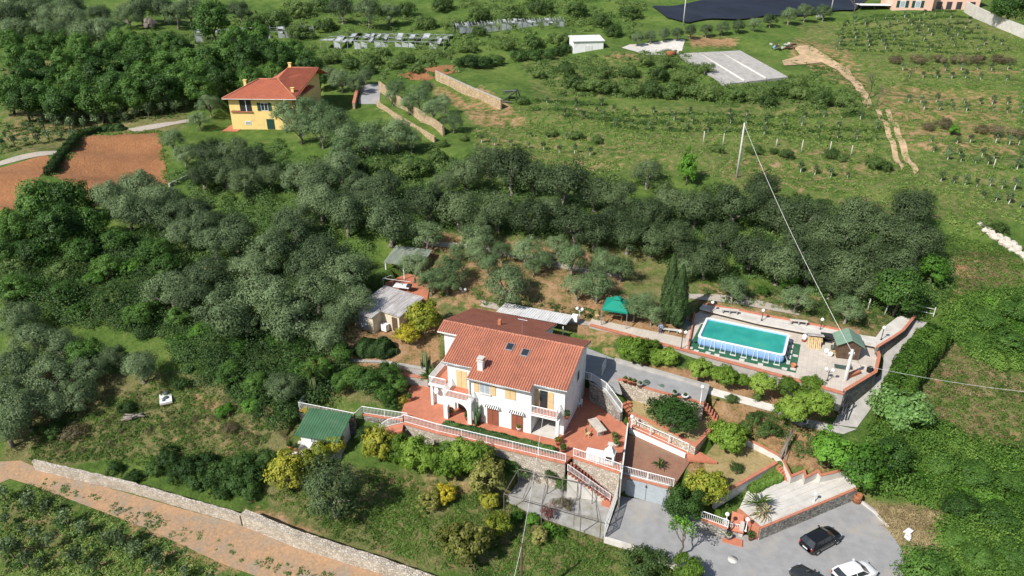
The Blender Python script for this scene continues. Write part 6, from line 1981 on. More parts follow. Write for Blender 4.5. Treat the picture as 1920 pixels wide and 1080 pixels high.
tree_px('broad', 'leafy_tree', 'dark green leafy tree in the olive clump at the far left', 'tree', 160, 665, 64)
tree_px('olive', OL, 'leaning olive at the top of the left lawn', 'tree', 262, 688, 76)
tree_px('olive', OL, 'small olive beside the leaning one above the left lawn', 'tree', 215, 668, 52)
tree_px('olive', OL, 'dark leaning olive above the green roofed hut', 'tree', 530, 728, 74)
tree_px('dark_olive', OL, 'huge round olive tree in the citrus garden beside the track wall', 'tree', 624, 915, 126, None, 1.18)
many('pale_olive', OL, 'silvery olive in orchard before the yellow house', 'tree',
     [(533, 212, 60), (575, 203, 62), (602, 243, 70), (562, 238, 62), (652, 255, 72), (700, 250, 67), (745, 248, 70), (688, 268, 55), (632, 222, 62), (770, 262, 48), (600, 210, 55), (720, 270, 48), (640, 278, 53)],
     'orchard olives below the yellow house')
many('pale_olive', OL, 'silvery olive on terrace above the tan wall', 'tree',
     [(742, 165, 44), (785, 180, 50), (765, 195, 40), (812, 205, 50), (850, 226, 46), (832, 190, 40), (800, 165, 40), (735, 180, 34)], 'olives above the tan wall')
many('pale_olive', OL, 'silvery olive close to the left side of yellow house', 'tree', [(392, 195, 48), (322, 262, 54), (345, 292, 50), (372, 225, 40)], 'olives left of the yellow house')
many('olive', OL, 'grey olive on the grass behind the yellow house', 'tree', [(640, 150, 46), (668, 156, 40), (620, 140, 40), (685, 142, 34)], 'olives behind the yellow house')
many('olive', OL, 'olive tree below the ploughed field', 'tree', [(205, 368, 78), (262, 352, 90), (300, 372, 75), (240, 395, 80), (330, 408, 82), (290, 400, 75), (365, 395, 70), (345, 440, 75), (385, 420, 75)], 'olives below the ploughed field')
many('dark_olive', OL, 'dark olive between ploughed field and yellow house', 'tree', [(395, 290, 77), (440, 285, 72), (480, 300, 72), (420, 320, 72), (460, 340, 67), (380, 330, 67), (505, 330, 60)], 'olives beside the ploughed field')
many('broad', 'leafy_tree', 'leafy tree overhanging lower corner of ploughed field', 'tree', [(75, 380, 92), (130, 372, 80), (110, 425, 90), (165, 420, 70), (20, 430, 70), (50, 410, 70)], 'leafy trees at the field corner')
many('olive', OL, 'olive in the far grove at top left', 'tree',
     [(15, 32, 70), (62, 22, 62), (100, 30, 62), (135, 32, 62), (30, 56, 62), (85, 55, 55), (165, 62, 70), (195, 60, 70), (190, 25, 48), (240, 28, 53), (262, 15, 60), (305, 16, 53), (330, 26, 53), (355, 18, 58), (20, 8, 60), (130, 10, 60), (75, 5, 53), (450, 20, 48), (690, 20, 60), (640, 15, 55), (730, 25, 48), (120, 55, 48)],
     'olives of the far left grove')
tree_px('broad', 'leafy_tree', 'large round dark tree in front of the left greenhouse', 'tree', 398, 38, 76)
tree_px('pink', 'blossom_tree', 'small pale pink leafless tree in the far left grove', 'tree', 280, 44, 28)
many('broad', 'leafy_tree', 'leafy tree in dense wood left of yellow house', 'tree',
     [(15, 175, 67), (45, 190, 67), (80, 178, 69), (115, 195, 67), (150, 182, 67), (185, 192, 67), (215, 165, 69), (245, 178, 67), (275, 150, 69), (300, 170, 67), (335, 155, 69), (365, 145, 69), (395, 120, 67), (425, 105, 69), (460, 112, 67), (490, 98, 63), (520, 110, 63), (550, 100, 56), (235, 135, 63), (190, 140, 63), (140, 150, 58), (90, 145, 56), (40, 150, 56), (310, 120, 56), (350, 115, 56), (270, 110, 56), (415, 150, 56), (375, 170, 56), (580, 120, 52), (165, 110, 52), (200, 100, 52), (120, 115, 49), (60, 120, 45), (470, 150, 52), (510, 140, 49), (600, 150, 34), (30, 110, 56), (75, 95, 56), (230, 75, 52), (260, 90, 52), (310, 85, 56), (340, 95, 52), (150, 85, 49), (110, 80, 49), (20, 80, 52), (440, 75, 56), (480, 65, 52)],
     'trees of the wood by the yellow house')
many('bush', 'shrub', 'shrub on overgrown slope between the greenhouses', 'shrub',
     [(620, 110, 40), (660, 120, 40), (700, 115, 36), (740, 120, 36), (760, 110, 34), (780, 130, 30), (560, 60, 50), (610, 50, 40), (520, 40, 60), (480, 45, 50), (690, 130, 34), (720, 100, 30), (800, 112, 30), (880, 90, 36), (850, 45, 36), (800, 45, 40), (900, 30, 50), (960, 25, 50), (1010, 15, 50), (1080, 20, 50), (1130, 40, 44), (1180, 25, 44), (760, 20, 44), (830, 10, 44), (1150, 60, 40), (1050, 75, 40), (1000, 80, 40), (950, 85, 36), (1190, 65, 34), (900, 60, 30), (560, 20, 56), (600, 10, 50)],
     'shrubs between the greenhouses')
many('dark_bush', 'shrub', 'dark bush along far side of grass plot', 'shrub', [(880, 116, 40), (905, 118, 40), (930, 114, 36), (975, 105, 36), (1000, 105, 34), (1025, 102, 36), (1045, 98, 30), (1060, 92, 30), (862, 118, 26)], 'dark bushes by the grass plot')
many('olive', OL, 'small olive in row below the black sheeting', 'tree', [(1195, 72, 28), (1220, 68, 28), (1245, 64, 28), (1270, 62, 28), (1295, 58, 28), (1325, 56, 28), (1355, 52, 28), (1385, 48, 28), (1415, 44, 28), (1445, 36, 30), (1480, 28, 36), (1510, 22, 36), (1545, 22, 34)], 'olives below the black sheeting')
many('bush', 'shrub', 'rounded shrub on bank below the concrete slab', 'shrub',
     [(1080, 155, 50), (1110, 162, 50), (1140, 165, 46), (1185, 170, 44), (1220, 168, 50), (1260, 170, 50), (1300, 172, 50), (1335, 175, 46), (1235, 140, 44), (1280, 145, 44), (1320, 130, 40), (1180, 135, 44), (1130, 135, 40), (1380, 180, 46), (1420, 180, 46), (1455, 168, 50), (1500, 175, 46), (1540, 185, 50), (1580, 190, 46), (1490, 155, 40), (1440, 190, 40), (1060, 130, 36), (1010, 140, 30), (980, 190, 26), (1600, 205, 34), (1250, 120, 36), (1210, 115, 34)],
     'shrubs below the concrete slab')
many('bush', 'shrub', 'low bush scattered on the terraced green slope', 'shrub', [(1035, 250, 26), (1080, 255, 30), (1120, 262, 26), (1345, 280, 30), (1415, 282, 34), (1475, 290, 32), (1560, 290, 34), (1580, 295, 28), (1240, 350, 44), (1340, 355, 44), (1365, 360, 36), (820, 295, 40), (760, 320, 60), (790, 315, 50), (720, 310, 50), (830, 270, 24), (870, 260, 20), (680, 320, 40), (1450, 285, 20), (1640, 305, 40), (1660, 312, 30), (1540, 385, 40), (1500, 375, 40), (1850, 420, 30), (1875, 430, 34)], 'low bushes on the terraced slope')
many('dry_bush', 'shrub', 'brownish scrub on bank between sapling rows', 'shrub', [(1680, 112, 30), (1720, 112, 34), (1760, 112, 30), (1800, 112, 36), (1835, 112, 34), (1870, 112, 34), (1890, 115, 28), (1905, 250, 34), (1870, 245, 36), (1840, 242, 30), (1770, 232, 36), (1740, 238, 26)], 'brown scrub on the right bank')
tree_px('bright', 'shrub', 'round bright green bush on the orange bank at right', 'shrub', 1790, 243, 22)
tree_px('broad', 'leafy_tree', 'big dark tree behind the boundary wall in far right corner', 'tree', 1895, 14, 64)
tree_px('bright', 'ivy_column', 'tall ivy covered stump on the slope left of the power pole', 'tree', 1290, 312, 38, None, 1.9)
# citrus rows
many('citrus', 'citrus_tree', 'bright citrus in row between driveway and pool deck', 'tree', [(1190, 655, 62), (1230, 668, 40), (1252, 668, 44), (1218, 650, 40)], 'bright citrus by the driveway', 0.95, 2.6)
many('citrus', 'citrus_tree', 'citrus tree below the coping of the pool deck', 'tree', [(1312, 690, 46), (1362, 703, 46), (1345, 700, 34), (1430, 718, 50), (1390, 712, 30)], 'citrus below the pool deck', 0.95, 2.5)
many('citrus', 'citrus_tree', 'citrus crowded below right corner of pool deck', 'tree', [(1478, 724, 44), (1522, 722, 46), (1490, 765, 56), (1535, 755, 60), (1510, 745, 46)], 'citrus at the deck corner', 0.95, 2.2)
tree_px('citrus', 'citrus_tree', 'yellowish citrus at the left end of the deck corner clump', 'tree', 1468, 770, 40, None, 1.0, 1.6)
tree_px('broad', 'loquat_tree', 'wide dark shrub filling the planted terrace beside the walkway', 'tree', 1262, 775, 98, None, 0.62, ZD)
tree_px('citrus', 'citrus_tree', 'round citrus tree beside the small dry lawn', 'tree', 1365, 818, 72, None, 0.95, ZK)
tree_px('bush', 'shrub', 'round grey-green bush on the small dry lawn', 'shrub', 1382, 878, 30, None, 0.8, ZK)
many('bush', 'shrub', 'bush on the orange bank below the footpath', 'shrub', [(1415, 785, 34), (1440, 808, 46), (1420, 745, 24), (1372, 748, 26), (1400, 800, 30)], 'bushes on the orange bank', 1.0)
tree_px('yellow_citrus', 'citrus_tree', 'yellow green citrus right of the garage', 'tree', 1325, 912, 82, None, 0.95, -2.0)
tree_px('broad', 'dense_tree', 'dense dark green conical tree beside the garage door', 'tree', 1283, 945, 74, None, 1.15, ZP)
tree_px('citrus', 'shrub', 'small bright shrub behind the railing by the entrance gate', 'shrub', 1352, 963, 24, None, 0.9, -2.0)
tree_px('bright', 'fig_tree', 'bright leafy fig tree at the end of the concrete patio', 'tree', 1622, 872, 100, None, 0.95)
tree_px('bright', 'fig_tree', 'smaller leafy tree behind the zigzag patio wall', 'tree', 1560, 845, 84, None, 0.85)
tree_px('blossom', 'elder_tree', 'broad shrub with pale blossom beside the side lane', 'tree', 1690, 770, 110, None, 0.9)
tree_px('broad', 'leafy_tree', 'dark tree right of the fig tree at the ivy slope', 'tree', 1672, 850, 80, None, 0.9)
tree_px('citrus', 'citrus_tree', 'citrus tree at the bottom edge beside the kerb', 'tree', 1292, 1066, 60, None, 1.0, ZP)
tree_px('broad', 'citrus_tree', 'dark citrus at the bottom edge right of white hatchback', 'tree', 1738, 1072, 110, None, 0.8, ZP)
tree_px('bush', 'shrub', 'thin dark shrub on the kerb below the parking area', 'shrub', 1210, 1055, 90, None, 0.8, -3.6)
CL = 'citrus in row below the long terrace wall'
many('citrus', 'citrus_tree', CL, 'tree', [(748, 842, 56), (778, 850, 66), (806, 862, 54), (866, 850, 56), (840, 872, 62)], 'citrus below the terrace wall', 1.2)
tree_px('yellow_citrus', 'citrus_tree', 'tall yellow green citrus at the left end below the terrace wall', 'tree', 710, 834, 68, None, 1.2)
tree_px('citrus', 'citrus_tree', 'tall citrus behind the rightmost one near the pergola', 'tree', 898, 860, 66, None, 1.15)
tree_px('lemon', 'citrus_tree', 'pale citrus nearest the pergola court below the terrace wall', 'tree', 914, 892, 80, None, 1.1)
many('yellow_citrus', 'citrus_tree', 'rounded yellow green citrus left of the huge olive', 'tree', [(538, 880, 78), (575, 868, 56), (600, 850, 48), (628, 835, 40)], 'yellow citrus by the hut')
tree_px('mimosa', 'citrus_tree', 'small bright yellow leaved tree in the citrus garden', 'tree', 838, 925, 40)
tree_px('lemon', 'lemon_tree', 'pale yellow green lemon tree left of the yellow one', 'tree', 806, 942, 46)
tree_px('yellow_citrus', 'citrus_tree', 'small round citrus near the gravel court', 'tree', 917, 937, 40)
tree_px('yellow_citrus', 'citrus_tree', 'yellowish citrus behind the biggest lemon tree', 'tree', 932, 985, 56)
tree_px('lemon', 'lemon_tree', 'biggest pale lemon tree in the lower garden', 'tree', 872, 1020, 98)
tree_px('lemon', 'lemon_tree', 'small pale lemon tree right of the garden pole', 'tree', 1012, 1008, 36)
tree_px('red_bush', 'red_shrub', 'thin reddish shrub under the pergola frame', 'shrub', 1028, 960, 40, None, 1.0, -3.25)
tree_px('dry_bush', 'shrub', 'brown bare climber over the pergola frame', 'shrub', 1055, 945, 40, None, 1.0, -3.25)
many('dark_bush', 'shrub', 'dark bush at foot of terrace wall by pergola', 'shrub', [(1055, 905, 34), (1088, 912, 34), (1030, 895, 24), (985, 890, 24)], 'bushes by the pergola')
many('palm_bush' if False else 'bright', 'shrub', 'bright spiky shrub below the gravel court', 'shrub', [(1000, 975, 30), (970, 968, 28)], 'shrubs below the gravel court', 0.7)
# left of the house: shrubs, golden tree, hedge
tree_px('mimosa', 'yellow_tree', 'golden yellow tree between grey shed and white house', 'tree', 765, 625, 52, None, 0.95)
tree_px('yellow_citrus', 'citrus_tree', 'tall yellow green tree beside the grey shed roof', 'tree', 795, 592, 66, None, 1.1)
many('broad', 'shrub', 'leafy garden shrub left of the red terrace', 'shrub', [(690, 715, 66), (730, 700, 50), (665, 705, 50), (720, 735, 46), (745, 720, 40), (640, 715, 44)], 'garden shrubs left of the terrace', 0.8)
tree_px('dark_bush', 'shrub', 'round dark bush at the left end of the red terrace', 'shrub', 735, 755, 34)
tree_px('yellow_bush', 'shrub', 'yellow green bush on the left edge of the red terrace', 'shrub', 757, 752, 26)
many('yellow_bush', 'flowering_shrub', 'yellow flowering shrub hanging over the green roof', 'shrub', [(590, 772, 30), (612, 776, 28), (632, 779, 26), (575, 770, 22), (648, 781, 20)], 'yellow shrubs over the green roof')
tree_px('dark_bush', 'shrub', 'dark ivy mound right of the green roofed hut', 'shrub', 685, 812, 34, None, 1.2)
many('dark_bush', 'shrub', 'dark bush on the left lawn', 'shrub', [(240, 765, 36), (340, 720, 38), (100, 808, 44), (395, 700, 36)], 'bushes on the left lawn')
many('dry_bush', 'shrub', 'brown thin shrub on the left lawn', 'shrub', [(140, 812, 50), (430, 805, 34)], 'brown shrubs on the left lawn')
many('dark_bush', 'hedge_bush', 'dense bush in thicket above the white rubble wall', 'shrub', [(315, 858, 50), (350, 880, 56), (385, 870, 56), (420, 885, 60), (455, 870, 56), (440, 905, 56), (480, 890, 56), (395, 905, 50), (330, 890, 44), (500, 860, 44), (470, 920, 46), (365, 905, 44), (290, 880, 40), (250, 895, 36), (215, 880, 34), (415, 925, 40)], 'thicket bushes above the rubble wall')
many('silver', 'agave_bush', 'grey green shrub by the driveway wall', 'shrub', [(1212, 718, 16), (1240, 728, 18)], 'grey shrubs by the driveway wall', 1.0)
tree_px('silver', 'agave_bush', 'silvery spiny bush among the garden olives', 'shrub', 1025, 485, 34)
many('bright', 'shrub', 'light green shrub on the bramble slope at left', 'shrub', [(60, 540, 50), (180, 520, 44), (250, 500, 50), (300, 560, 40), (150, 580, 44), (380, 620, 50), (450, 650, 46), (520, 640, 40), (560, 690, 46), (330, 640, 44), (470, 760, 40), (420, 770, 34), (90, 480, 50)], 'light shrubs on the bramble slope', 0.55)
many('bush', 'shrub', 'grey green bush on the bramble slope at left', 'shrub', [(120, 510, 60), (210, 560, 56), (280, 530, 50), (400, 650, 56), (500, 680, 50), (30, 500, 60), (340, 500, 50), (580, 650, 40), (490, 610, 44)], 'grey bushes on the bramble slope', 0.9)
many('broad', 'shrub', 'leafy bush rising from the ivy slope at right', 'shrub', [(1760, 870, 60), (1830, 890, 70), (1890, 900, 60), (1800, 950, 64), (1870, 970, 70), (1905, 1040, 70), (1830, 1040, 64), (1900, 580, 60), (1850, 600, 56), (1890, 640, 60), (1830, 640, 46), (1790, 1010, 50)], 'bushes on the ivy slope', 0.7)
many('bright', 'shrub', 'light green bush low on the ivy slope at right', 'shrub', [(1720, 900, 56), (1780, 900, 50), (1850, 930, 56), (1910, 940, 50), (1800, 920, 46), (1880, 870, 46), (1870, 570, 46), (1910, 615, 46)], 'light bushes on the ivy slope', 0.55)
many('broad', 'shrub', 'tall leafy scrub on the bramble slope at left', 'shrub', [(70, 470, 66), (150, 470, 60), (220, 450, 60), (290, 470, 60), (30, 540, 64), (120, 550, 60), (200, 500, 56), (260, 590, 56), (340, 590, 50), (430, 700, 56), (560, 640, 50), (600, 690, 56), (480, 720, 50), (380, 570, 50), (310, 500, 56), (10, 470, 60), (640, 660, 46)], 'tall scrub on the bramble slope', 0.8)
# cypresses
for k, (x, y, yt, w, lb) in enumerate(((1250, 605, 474, 1.0, 'taller dark cypress beside the pool corner'), (1268, 612, 496, 1.1, 'broader dark cypress nearest the pool corner'))):
    p_ = G(x, y, 3.9)
    h = topz(p_.x, p_.y, yt) - 3.9
    t_, c_ = PROTO['cypress'][k]
    o = thing('cypress_tree', lb, 'tree', p_, k * 1.3)
    o.scale = (w * 1.05, w * 1.05, h / 8.5)
    link_mesh('trunk', t_, o); link_mesh('crown', c_, o)
for x, y, yt, lb in ((352, 192, 130, 'dark narrow cypress left of the yellow house'), (437, 165, 128, 'dark narrow cypress behind the yellow house')):
    p_ = T(x, y); h = topz(p_.x, p_.y, yt) - p_.z
    t_, c_ = PROTO['cypress'][0]
    o = thing('cypress_tree', lb, 'tree', p_, 0.4)
    o.scale = (1.3, 1.3, h / 8.5)
    link_mesh('trunk', t_, o); link_mesh('crown', c_, o)

# ------------------------------------------------------------------ hedges
def hedge(name, label, pts, width, height, leaf, n, zfun=None):
    o = thing(name, label, 'hedge', pts[0], 0)
    r = np.random.default_rng(len(label) * 7)
    seg = [(Vector(b_) - Vector(a)).length for a, b_ in zip(pts[:-1], pts[1:])]
    tot = sum(seg)
    ts = r.uniform(0, 1, n) * tot
    cum = np.concatenate([[0], np.cumsum(seg)])
    X = np.interp(ts, cum, [p[0] for p in pts]); Y = np.interp(ts, cum, [p[1] for p in pts])
    Z = np.interp(ts, cum, [p[2] for p in pts])
    k = np.clip(np.searchsorted(cum, ts) - 1, 0, len(seg) - 1)
    dx = np.array([(pts[i + 1][0] - pts[i][0]) / seg[i] for i in range(len(seg))])[k]
    dy = np.array([(pts[i + 1][1] - pts[i][1]) / seg[i] for i in range(len(seg))])[k]
    a = r.uniform(-.15, math.pi + .15, n)
    lump = 1 + .10 * np.sin(ts * 2.1) + .08 * np.sin(ts * 5.3 + 3 * a)
    endf = np.clip(np.minimum(ts, tot - ts) / (width * .5), 0.15, 1) ** .5
    rr = r.uniform(.75, 1, n) * lump * endf
    ca, sa = np.cos(a), np.sin(a)
    sq = np.abs(ca) ** .6 * np.sign(ca)
    off = sq * rr * width / 2
    P = np.stack([X - dy * off, Y + dx * off, Z + np.maximum(.05, np.abs(sa) ** .5 * rr * height)], 1)
    Nn = np.stack([-dy * ca, dx * ca, sa + .2], 1) + unit(n, r) * .6
    Nn /= np.linalg.norm(Nn, axis=1, keepdims=True)
    P = P - np.array(o.location)
    V, Qd = leaf_quads(P, Nn, .24, .16, r)
    tag(link_mesh('foliage', np_mesh('hedge_foliage', V, Qd, leaf), o), kind='stuff')
    cp_ = [Vector(p) for p in pts]
    cp_[0] = cp_[0].lerp(cp_[1], min(.4, width * .45 / seg[0])); cp_[-1] = cp_[-1].lerp(cp_[-2], min(.4, width * .45 / seg[-1]))
    core = MB(); strip(core, cp_, [p[2] - .3 for p in cp_], [p[2] + height * .55 for p in cp_], -width * .25, width * .25)
    core.build('branches', 'bark', o, True)
    return o
hedge('clipped_hedge', 'rounded clipped hedge in front of the grey shed', [G(664, 660, 1.9), G(745, 662, 1.9)], 2.6, 1.6, 'hedge_leaf', 24000)
hl_ = [T(1760, 638), T(1728, 668), T(1700, 705), T(1682, 745), T(1668, 785)]
hedge('tall_hedge', 'tall bright green hedge curving along the side lane', hl_, 3.2, 2.7, 'ivy_leaf', 42000)
hp = [T(148, 258), T(190, 247), T(236, 244)]
hedge('field_hedge', 'dark hedge along the top of the ploughed field', hp, 1.6, 1.2, 'hedge_leaf', 6000)
hp = [T(90, 330), T(112, 300), T(146, 260)]
hedge('field_hedge', 'dark hedge down the left side of the ploughed field', hp, 1.6, 1.2, 'hedge_leaf', 7000)
hp = [G(824, 806, 0.0), G(880, 818, 0.0), G(960, 838, 0.0), G(1040, 858, 0.0)]
hp = [p + Vector((0.25, .75, 0)) for p in hp]
hedge('flower_border', 'narrow green planting along the inside of the terrace railing', hp, .7, .6, 'bramble_leaf', 7500)
hp = [G(1404, 922, ZI), G(1466, 893, ZI)]
hedge('flower_border', 'bright green strip of plants below the small lawn wall', hp, 1.1, .55, 'ivy_leaf', 5000)
# climbers and cactus
cc = HW(1.15, -.55)
o = thing('column_cactus', 'tall column cactus between arched porch and red door', 'cactus', cc, 0)
for k, (x, y, h) in enumerate(((0, 0, 2.8), (.25, .1, 2.3), (-.22, .05, 2.0), (.1, -.2, 1.7), (-.1, -.22, 1.3))):
    MB().tube([(x, y, 0), (x * 1.2, y * 1.2, h * .5), (x * 1.3, y * 1.3, h)], [.12, .13, .08], 8).build('stem', 'cactus_leaf', o)
o = thing('column_cactus', 'big clump of column cactus left of the house roof', 'cactus', T(800, 700), 0)
for k in range(22):
    x, y, h = random.uniform(-.7, .7), random.uniform(-.6, .6), random.uniform(.9, 2.9)
    MB().tube([(x, y, -.2), (x * 1.1, y * 1.1, h * .5), (x * 1.25, y * 1.25, h)], [.09, .10, .05], 7).build('stem', 'cactus_leaf', o)
def rosette(label, loc, n, L, w, leaf, name='palm', trunk=0.0, droop=.5, cat='palm'):
    o = thing(name, label, cat, loc, 0)
    r = random.Random(len(label))
    m_ = MB()
    for k in range(n):
        a, e_ = r.uniform(0, 6.28), r.uniform(-.1, 1.25)
        l = L * r.uniform(.7, 1.1)
        d0 = Vector((math.cos(a) * math.cos(e_), math.sin(a) * math.cos(e_), math.sin(e_)))
        s_ = Vector((-math.sin(a), math.cos(a), 0)) * w
        b0 = Vector((0, 0, trunk))
        mid = b0 + d0 * l * .55
        tip = b0 + d0 * l - Vector((0, 0, droop * l * .5))
        m_.add([b0 - s_ * .4, b0 + s_ * .4, mid + s_, mid - s_, tip], [(0, 1, 2, 3), (3, 2, 4)])
    m_.build('leaves', leaf, o)
    if trunk:
        MB().tube([(0, 0, -.3), (.05, 0, trunk * .5), (0, 0, trunk)], [.2, .16, .14], 8).build('trunk', 'bark', o)
    return o
rosette('small palm in a round bed on the sunken brown terrace', G(1236, 878, ZB), 26, 1.0, .06, 'palm_leaf', trunk=.5)
rosette('spiky palm beside the entrance at the patio corner', G(1418, 955, ZI), 44, 1.9, .06, 'palm_leaf', trunk=.8)
rosette('drooping dry yucca at the left end of the concrete patio', G(1430, 968, ZI), 30, 1.5, .06, 'straw_leaf', trunk=.5, droop=.9)
rosette('palm with hanging fronds above the green roofed hut', T(592, 745), 50, 2.0, .08, 'palm_leaf', trunk=2.8, droop=.8)
rosette('second palm behind the hanging fronds left of the terrace', T(600, 720), 46, 1.8, .08, 'palm_leaf', trunk=2.2, droop=.7)
rosette('dark palm clump at the left corner of the white house', T(806, 722), 50, 1.6, .08, 'palm_leaf', trunk=.9, droop=.6)
rosette('bright long-leaved clump at the edge of the lower lawn', T(1048, 1002), 50, 1.4, .06, 'bright_leaf', 'agapanthus', 0, .7, 'plant')
rosette('second bright long-leaved clump beside the first', T(1030, 998), 40, 1.2, .06, 'bright_leaf', 'agapanthus', 0, .7, 'plant')
# plants in the pots
for o, lb in POTO:
    if 'bowl' in lb or 'grey pot' in lb: k, rad = 60, .2
    else: k, rad = 140, .38
    r = np.random.default_rng(len(lb))
    P = unit(k, r) * r.uniform(.4, 1, (k, 1)) * np.array([rad, rad, rad * .9]) + np.array([0, 0, .45 + rad * .6])
    V, Qd = leaf_quads(P, unit(k, r), .2, .12, r)
    link_mesh('plant', np_mesh('pot_plant', V, Qd, 'scrub_leaf' if 'yellow' not in lb else 'yellow_bush_leaf'), o)
# bare branching trees
def bare_tree(label, loc, h, seed, leaf=None):
    o = thing('bare_tree', label, 'tree', loc, 0)
    r = random.Random(seed)
    m_ = MB(); tips = []
    def grow(p, d, l, rad, lev):
        q = p + d * l * .5 + Vector((r.uniform(-.1, .1), r.uniform(-.1, .1), .03)) * l
        e_ = p + d * l
        m_.tube([p, q, e_], [rad, rad * .8, rad * .6], 5, False)
        if lev == 0: tips.append(e_); return
        for _ in range(3 if lev > 1 else 2):
            nd = (d + Vector((r.uniform(-.8, .8), r.uniform(-.8, .8), r.uniform(-.1, .5)))).normalized()
            grow(e_, nd, l * r.uniform(.6, .8), rad * .55, lev - 1)
    grow(Vector((0, 0, -.3)), Vector((.1, 0, 1)), h * .35, h * .03, 4)
    m_.build('branches', 'bark', o)
    if leaf:
        rr_ = np.random.default_rng(seed)
        P = np.repeat(np.array([tuple(t_) for t_ in tips]), 9, 0) + rr_.normal(size=(len(tips) * 9, 3)) * .16
        V, Qd = leaf_quads(P, unit(len(P), rr_), .24, .14, rr_)
        link_mesh('leaves', np_mesh('bare_leaves', V, Qd, leaf), o)
    return o
bare_tree('gnarled bare tree at the bend of the dirt track', T(1628, 186), 6.5, 3)
bare_tree('second bare tree just below the track bend', T(1642, 200), 5.0, 5)
bare_tree('sparse young tree with new leaves casting branchy shadow on asphalt', G(1275, 1046, ZP), 4.6, 8, 'bright_leaf')
bare_tree('bare grey tree at the right end of black sheeting', T(1600, 26), 6.0, 9)

# ------------------------------------------------------------------ rows of young saplings
sap = []
for s_ in range(6):
    r = np.random.default_rng(60 + s_)
    P = unit(170, r) * r.uniform(.3, 1, (170, 1)) * np.array([.55, .5, .65]) * r.uniform(.7, 1.2, 3) + np.array([r.uniform(-.15, .15), 0, 1.15])
    V, Qd = leaf_quads(P, unit(170, r), .28, .13, r)
    cm_ = np_mesh('sapling_crown', V, Qd, 'olive_leaf')
    tm = MB().tube([(0, 0, -.2), (r.uniform(-.12, .12), 0, .62)], .05, 6).tube([(0, 0, .6), (.05, 0, 1.3)], .03, 4)
    t_ = bpy.data.meshes.new('sapling_trunk'); t_.from_pydata(tm.v, [], tm.f); t_.materials.append(MATS['old_white_paint']); t_.update()
    sap.append((t_, cm_))
vine = []
for t_, c_ in sap:
    q = t_.copy(); q.materials.clear(); q.materials.append(MATS['bark']); vine.append((q, c_))
nsap = 0
ROWN = {}
ROWPTS = {}
ROWSEG = {}
def str_ord(i):
    w_ = ORD + ['thirteenth', 'fourteenth', 'fifteenth', 'sixteenth', 'seventeenth', 'eighteenth', 'nineteenth', 'twentieth']
    return w_[i]
def rname(group):
    return ORD[ROWN[group] - 1] + ' row'
def row(a, b_, n, label, group, k=1.0):
    global nsap
    ROWN[group] = ROWN.get(group, 0) + 1
    ROWSEG.setdefault(group, []).append((a, b_))
    for i in range(n):
        f = i / max(1, n - 1)
        x = a[0] + (b_[0] - a[0]) * f + rv.uniform(-3, 3); y = a[1] + (b_[1] - a[1]) * f + rv.uniform(-1.5, 1.5)
        ROWPTS.setdefault(group, []).append((x, y))
        if rv.random() < .09: continue
        o = thing('young_olive', label + ', ' + str_ord(i) + ' from left, ' + rname(group), 'sapling', T(x, y), rv.uniform(0, 6), group)
        s_ = k * rv.uniform(.55, 1.25)
        o.scale = (s_, s_, s_)
        t_, c_ = rv.choice(vine if 'vine' in label else sap)
        link_mesh('trunk', t_, o); link_mesh('crown', c_, o)
        nsap += 1
lb = 'white-trunked sapling in field at top right'
for i in range(8):
    row((1585 - i * 2, 44 + i * 7.0), (1790 + i * 14, 22 + i * 10.5), 12, lb, 'saplings of the top right field')
lb = 'white-trunked sapling on terrace below brown scrub'
for a, b_, n in (((1690, 133), (1915, 132), 9), ((1705, 145), (1915, 152), 9), ((1700, 193), (1915, 197), 9), ((1735, 206), (1915, 212), 8)):
    row(a, b_, n, lb, 'saplings of the right terraces')
lb = 'grey sapling low at the right edge'
for a, b_, n in (((1748, 267), (1912, 272), 8), ((1752, 285), (1912, 302), 8), ((1775, 300), (1905, 318), 6), ((1762, 342), (1900, 356), 7), ((1840, 372), (1912, 390), 4)):
    row(a, b_, n, lb, 'saplings of the lowest right rows', 1.1)
lb = 'thin pale-trunked sapling on central green terraces'
for a, b_, n in (((1000, 190), (1130, 198), 6), ((1010, 206), (1650, 224), 19), ((1060, 218), (1640, 244), 18), ((1150, 238), (1640, 264), 15)):
    row(a, b_, n, lb, 'saplings of the central terraces', 0.9)
lb = 'small sapling on grass above dark olive band'
for a, b_, n in (((900, 268), (1135, 296), 9), ((930, 250), (1060, 262), 5)):
    row(a, b_, n, lb, 'saplings above the dark olive row')
row((1500, 325), (1590, 335), 4, 'bluish sapling right of the power pole', 'saplings by the power pole', 1.0)
lb = 'grey vine in strip beyond ploughed field'
for a, b_, n in (((20, 246), (350, 206), 13), ((10, 262), (235, 232), 10), ((5, 278), (140, 262), 7), ((40, 230), (300, 212), 12), ((60, 250), (330, 214), 12)):
    row(a, b_, n, lb, 'vines beyond the ploughed field', 1.5)
lb = 'dark vine in lower left corner'
for a, b_, n in (((15, 990), (180, 1075), 7), ((60, 955), (300, 1062), 8), ((10, 1040), (80, 1078), 4), ((10, 945), (400, 1110), 9)):
    row(a, b_, n, lb, 'vines at the lower left corner', 1.3)

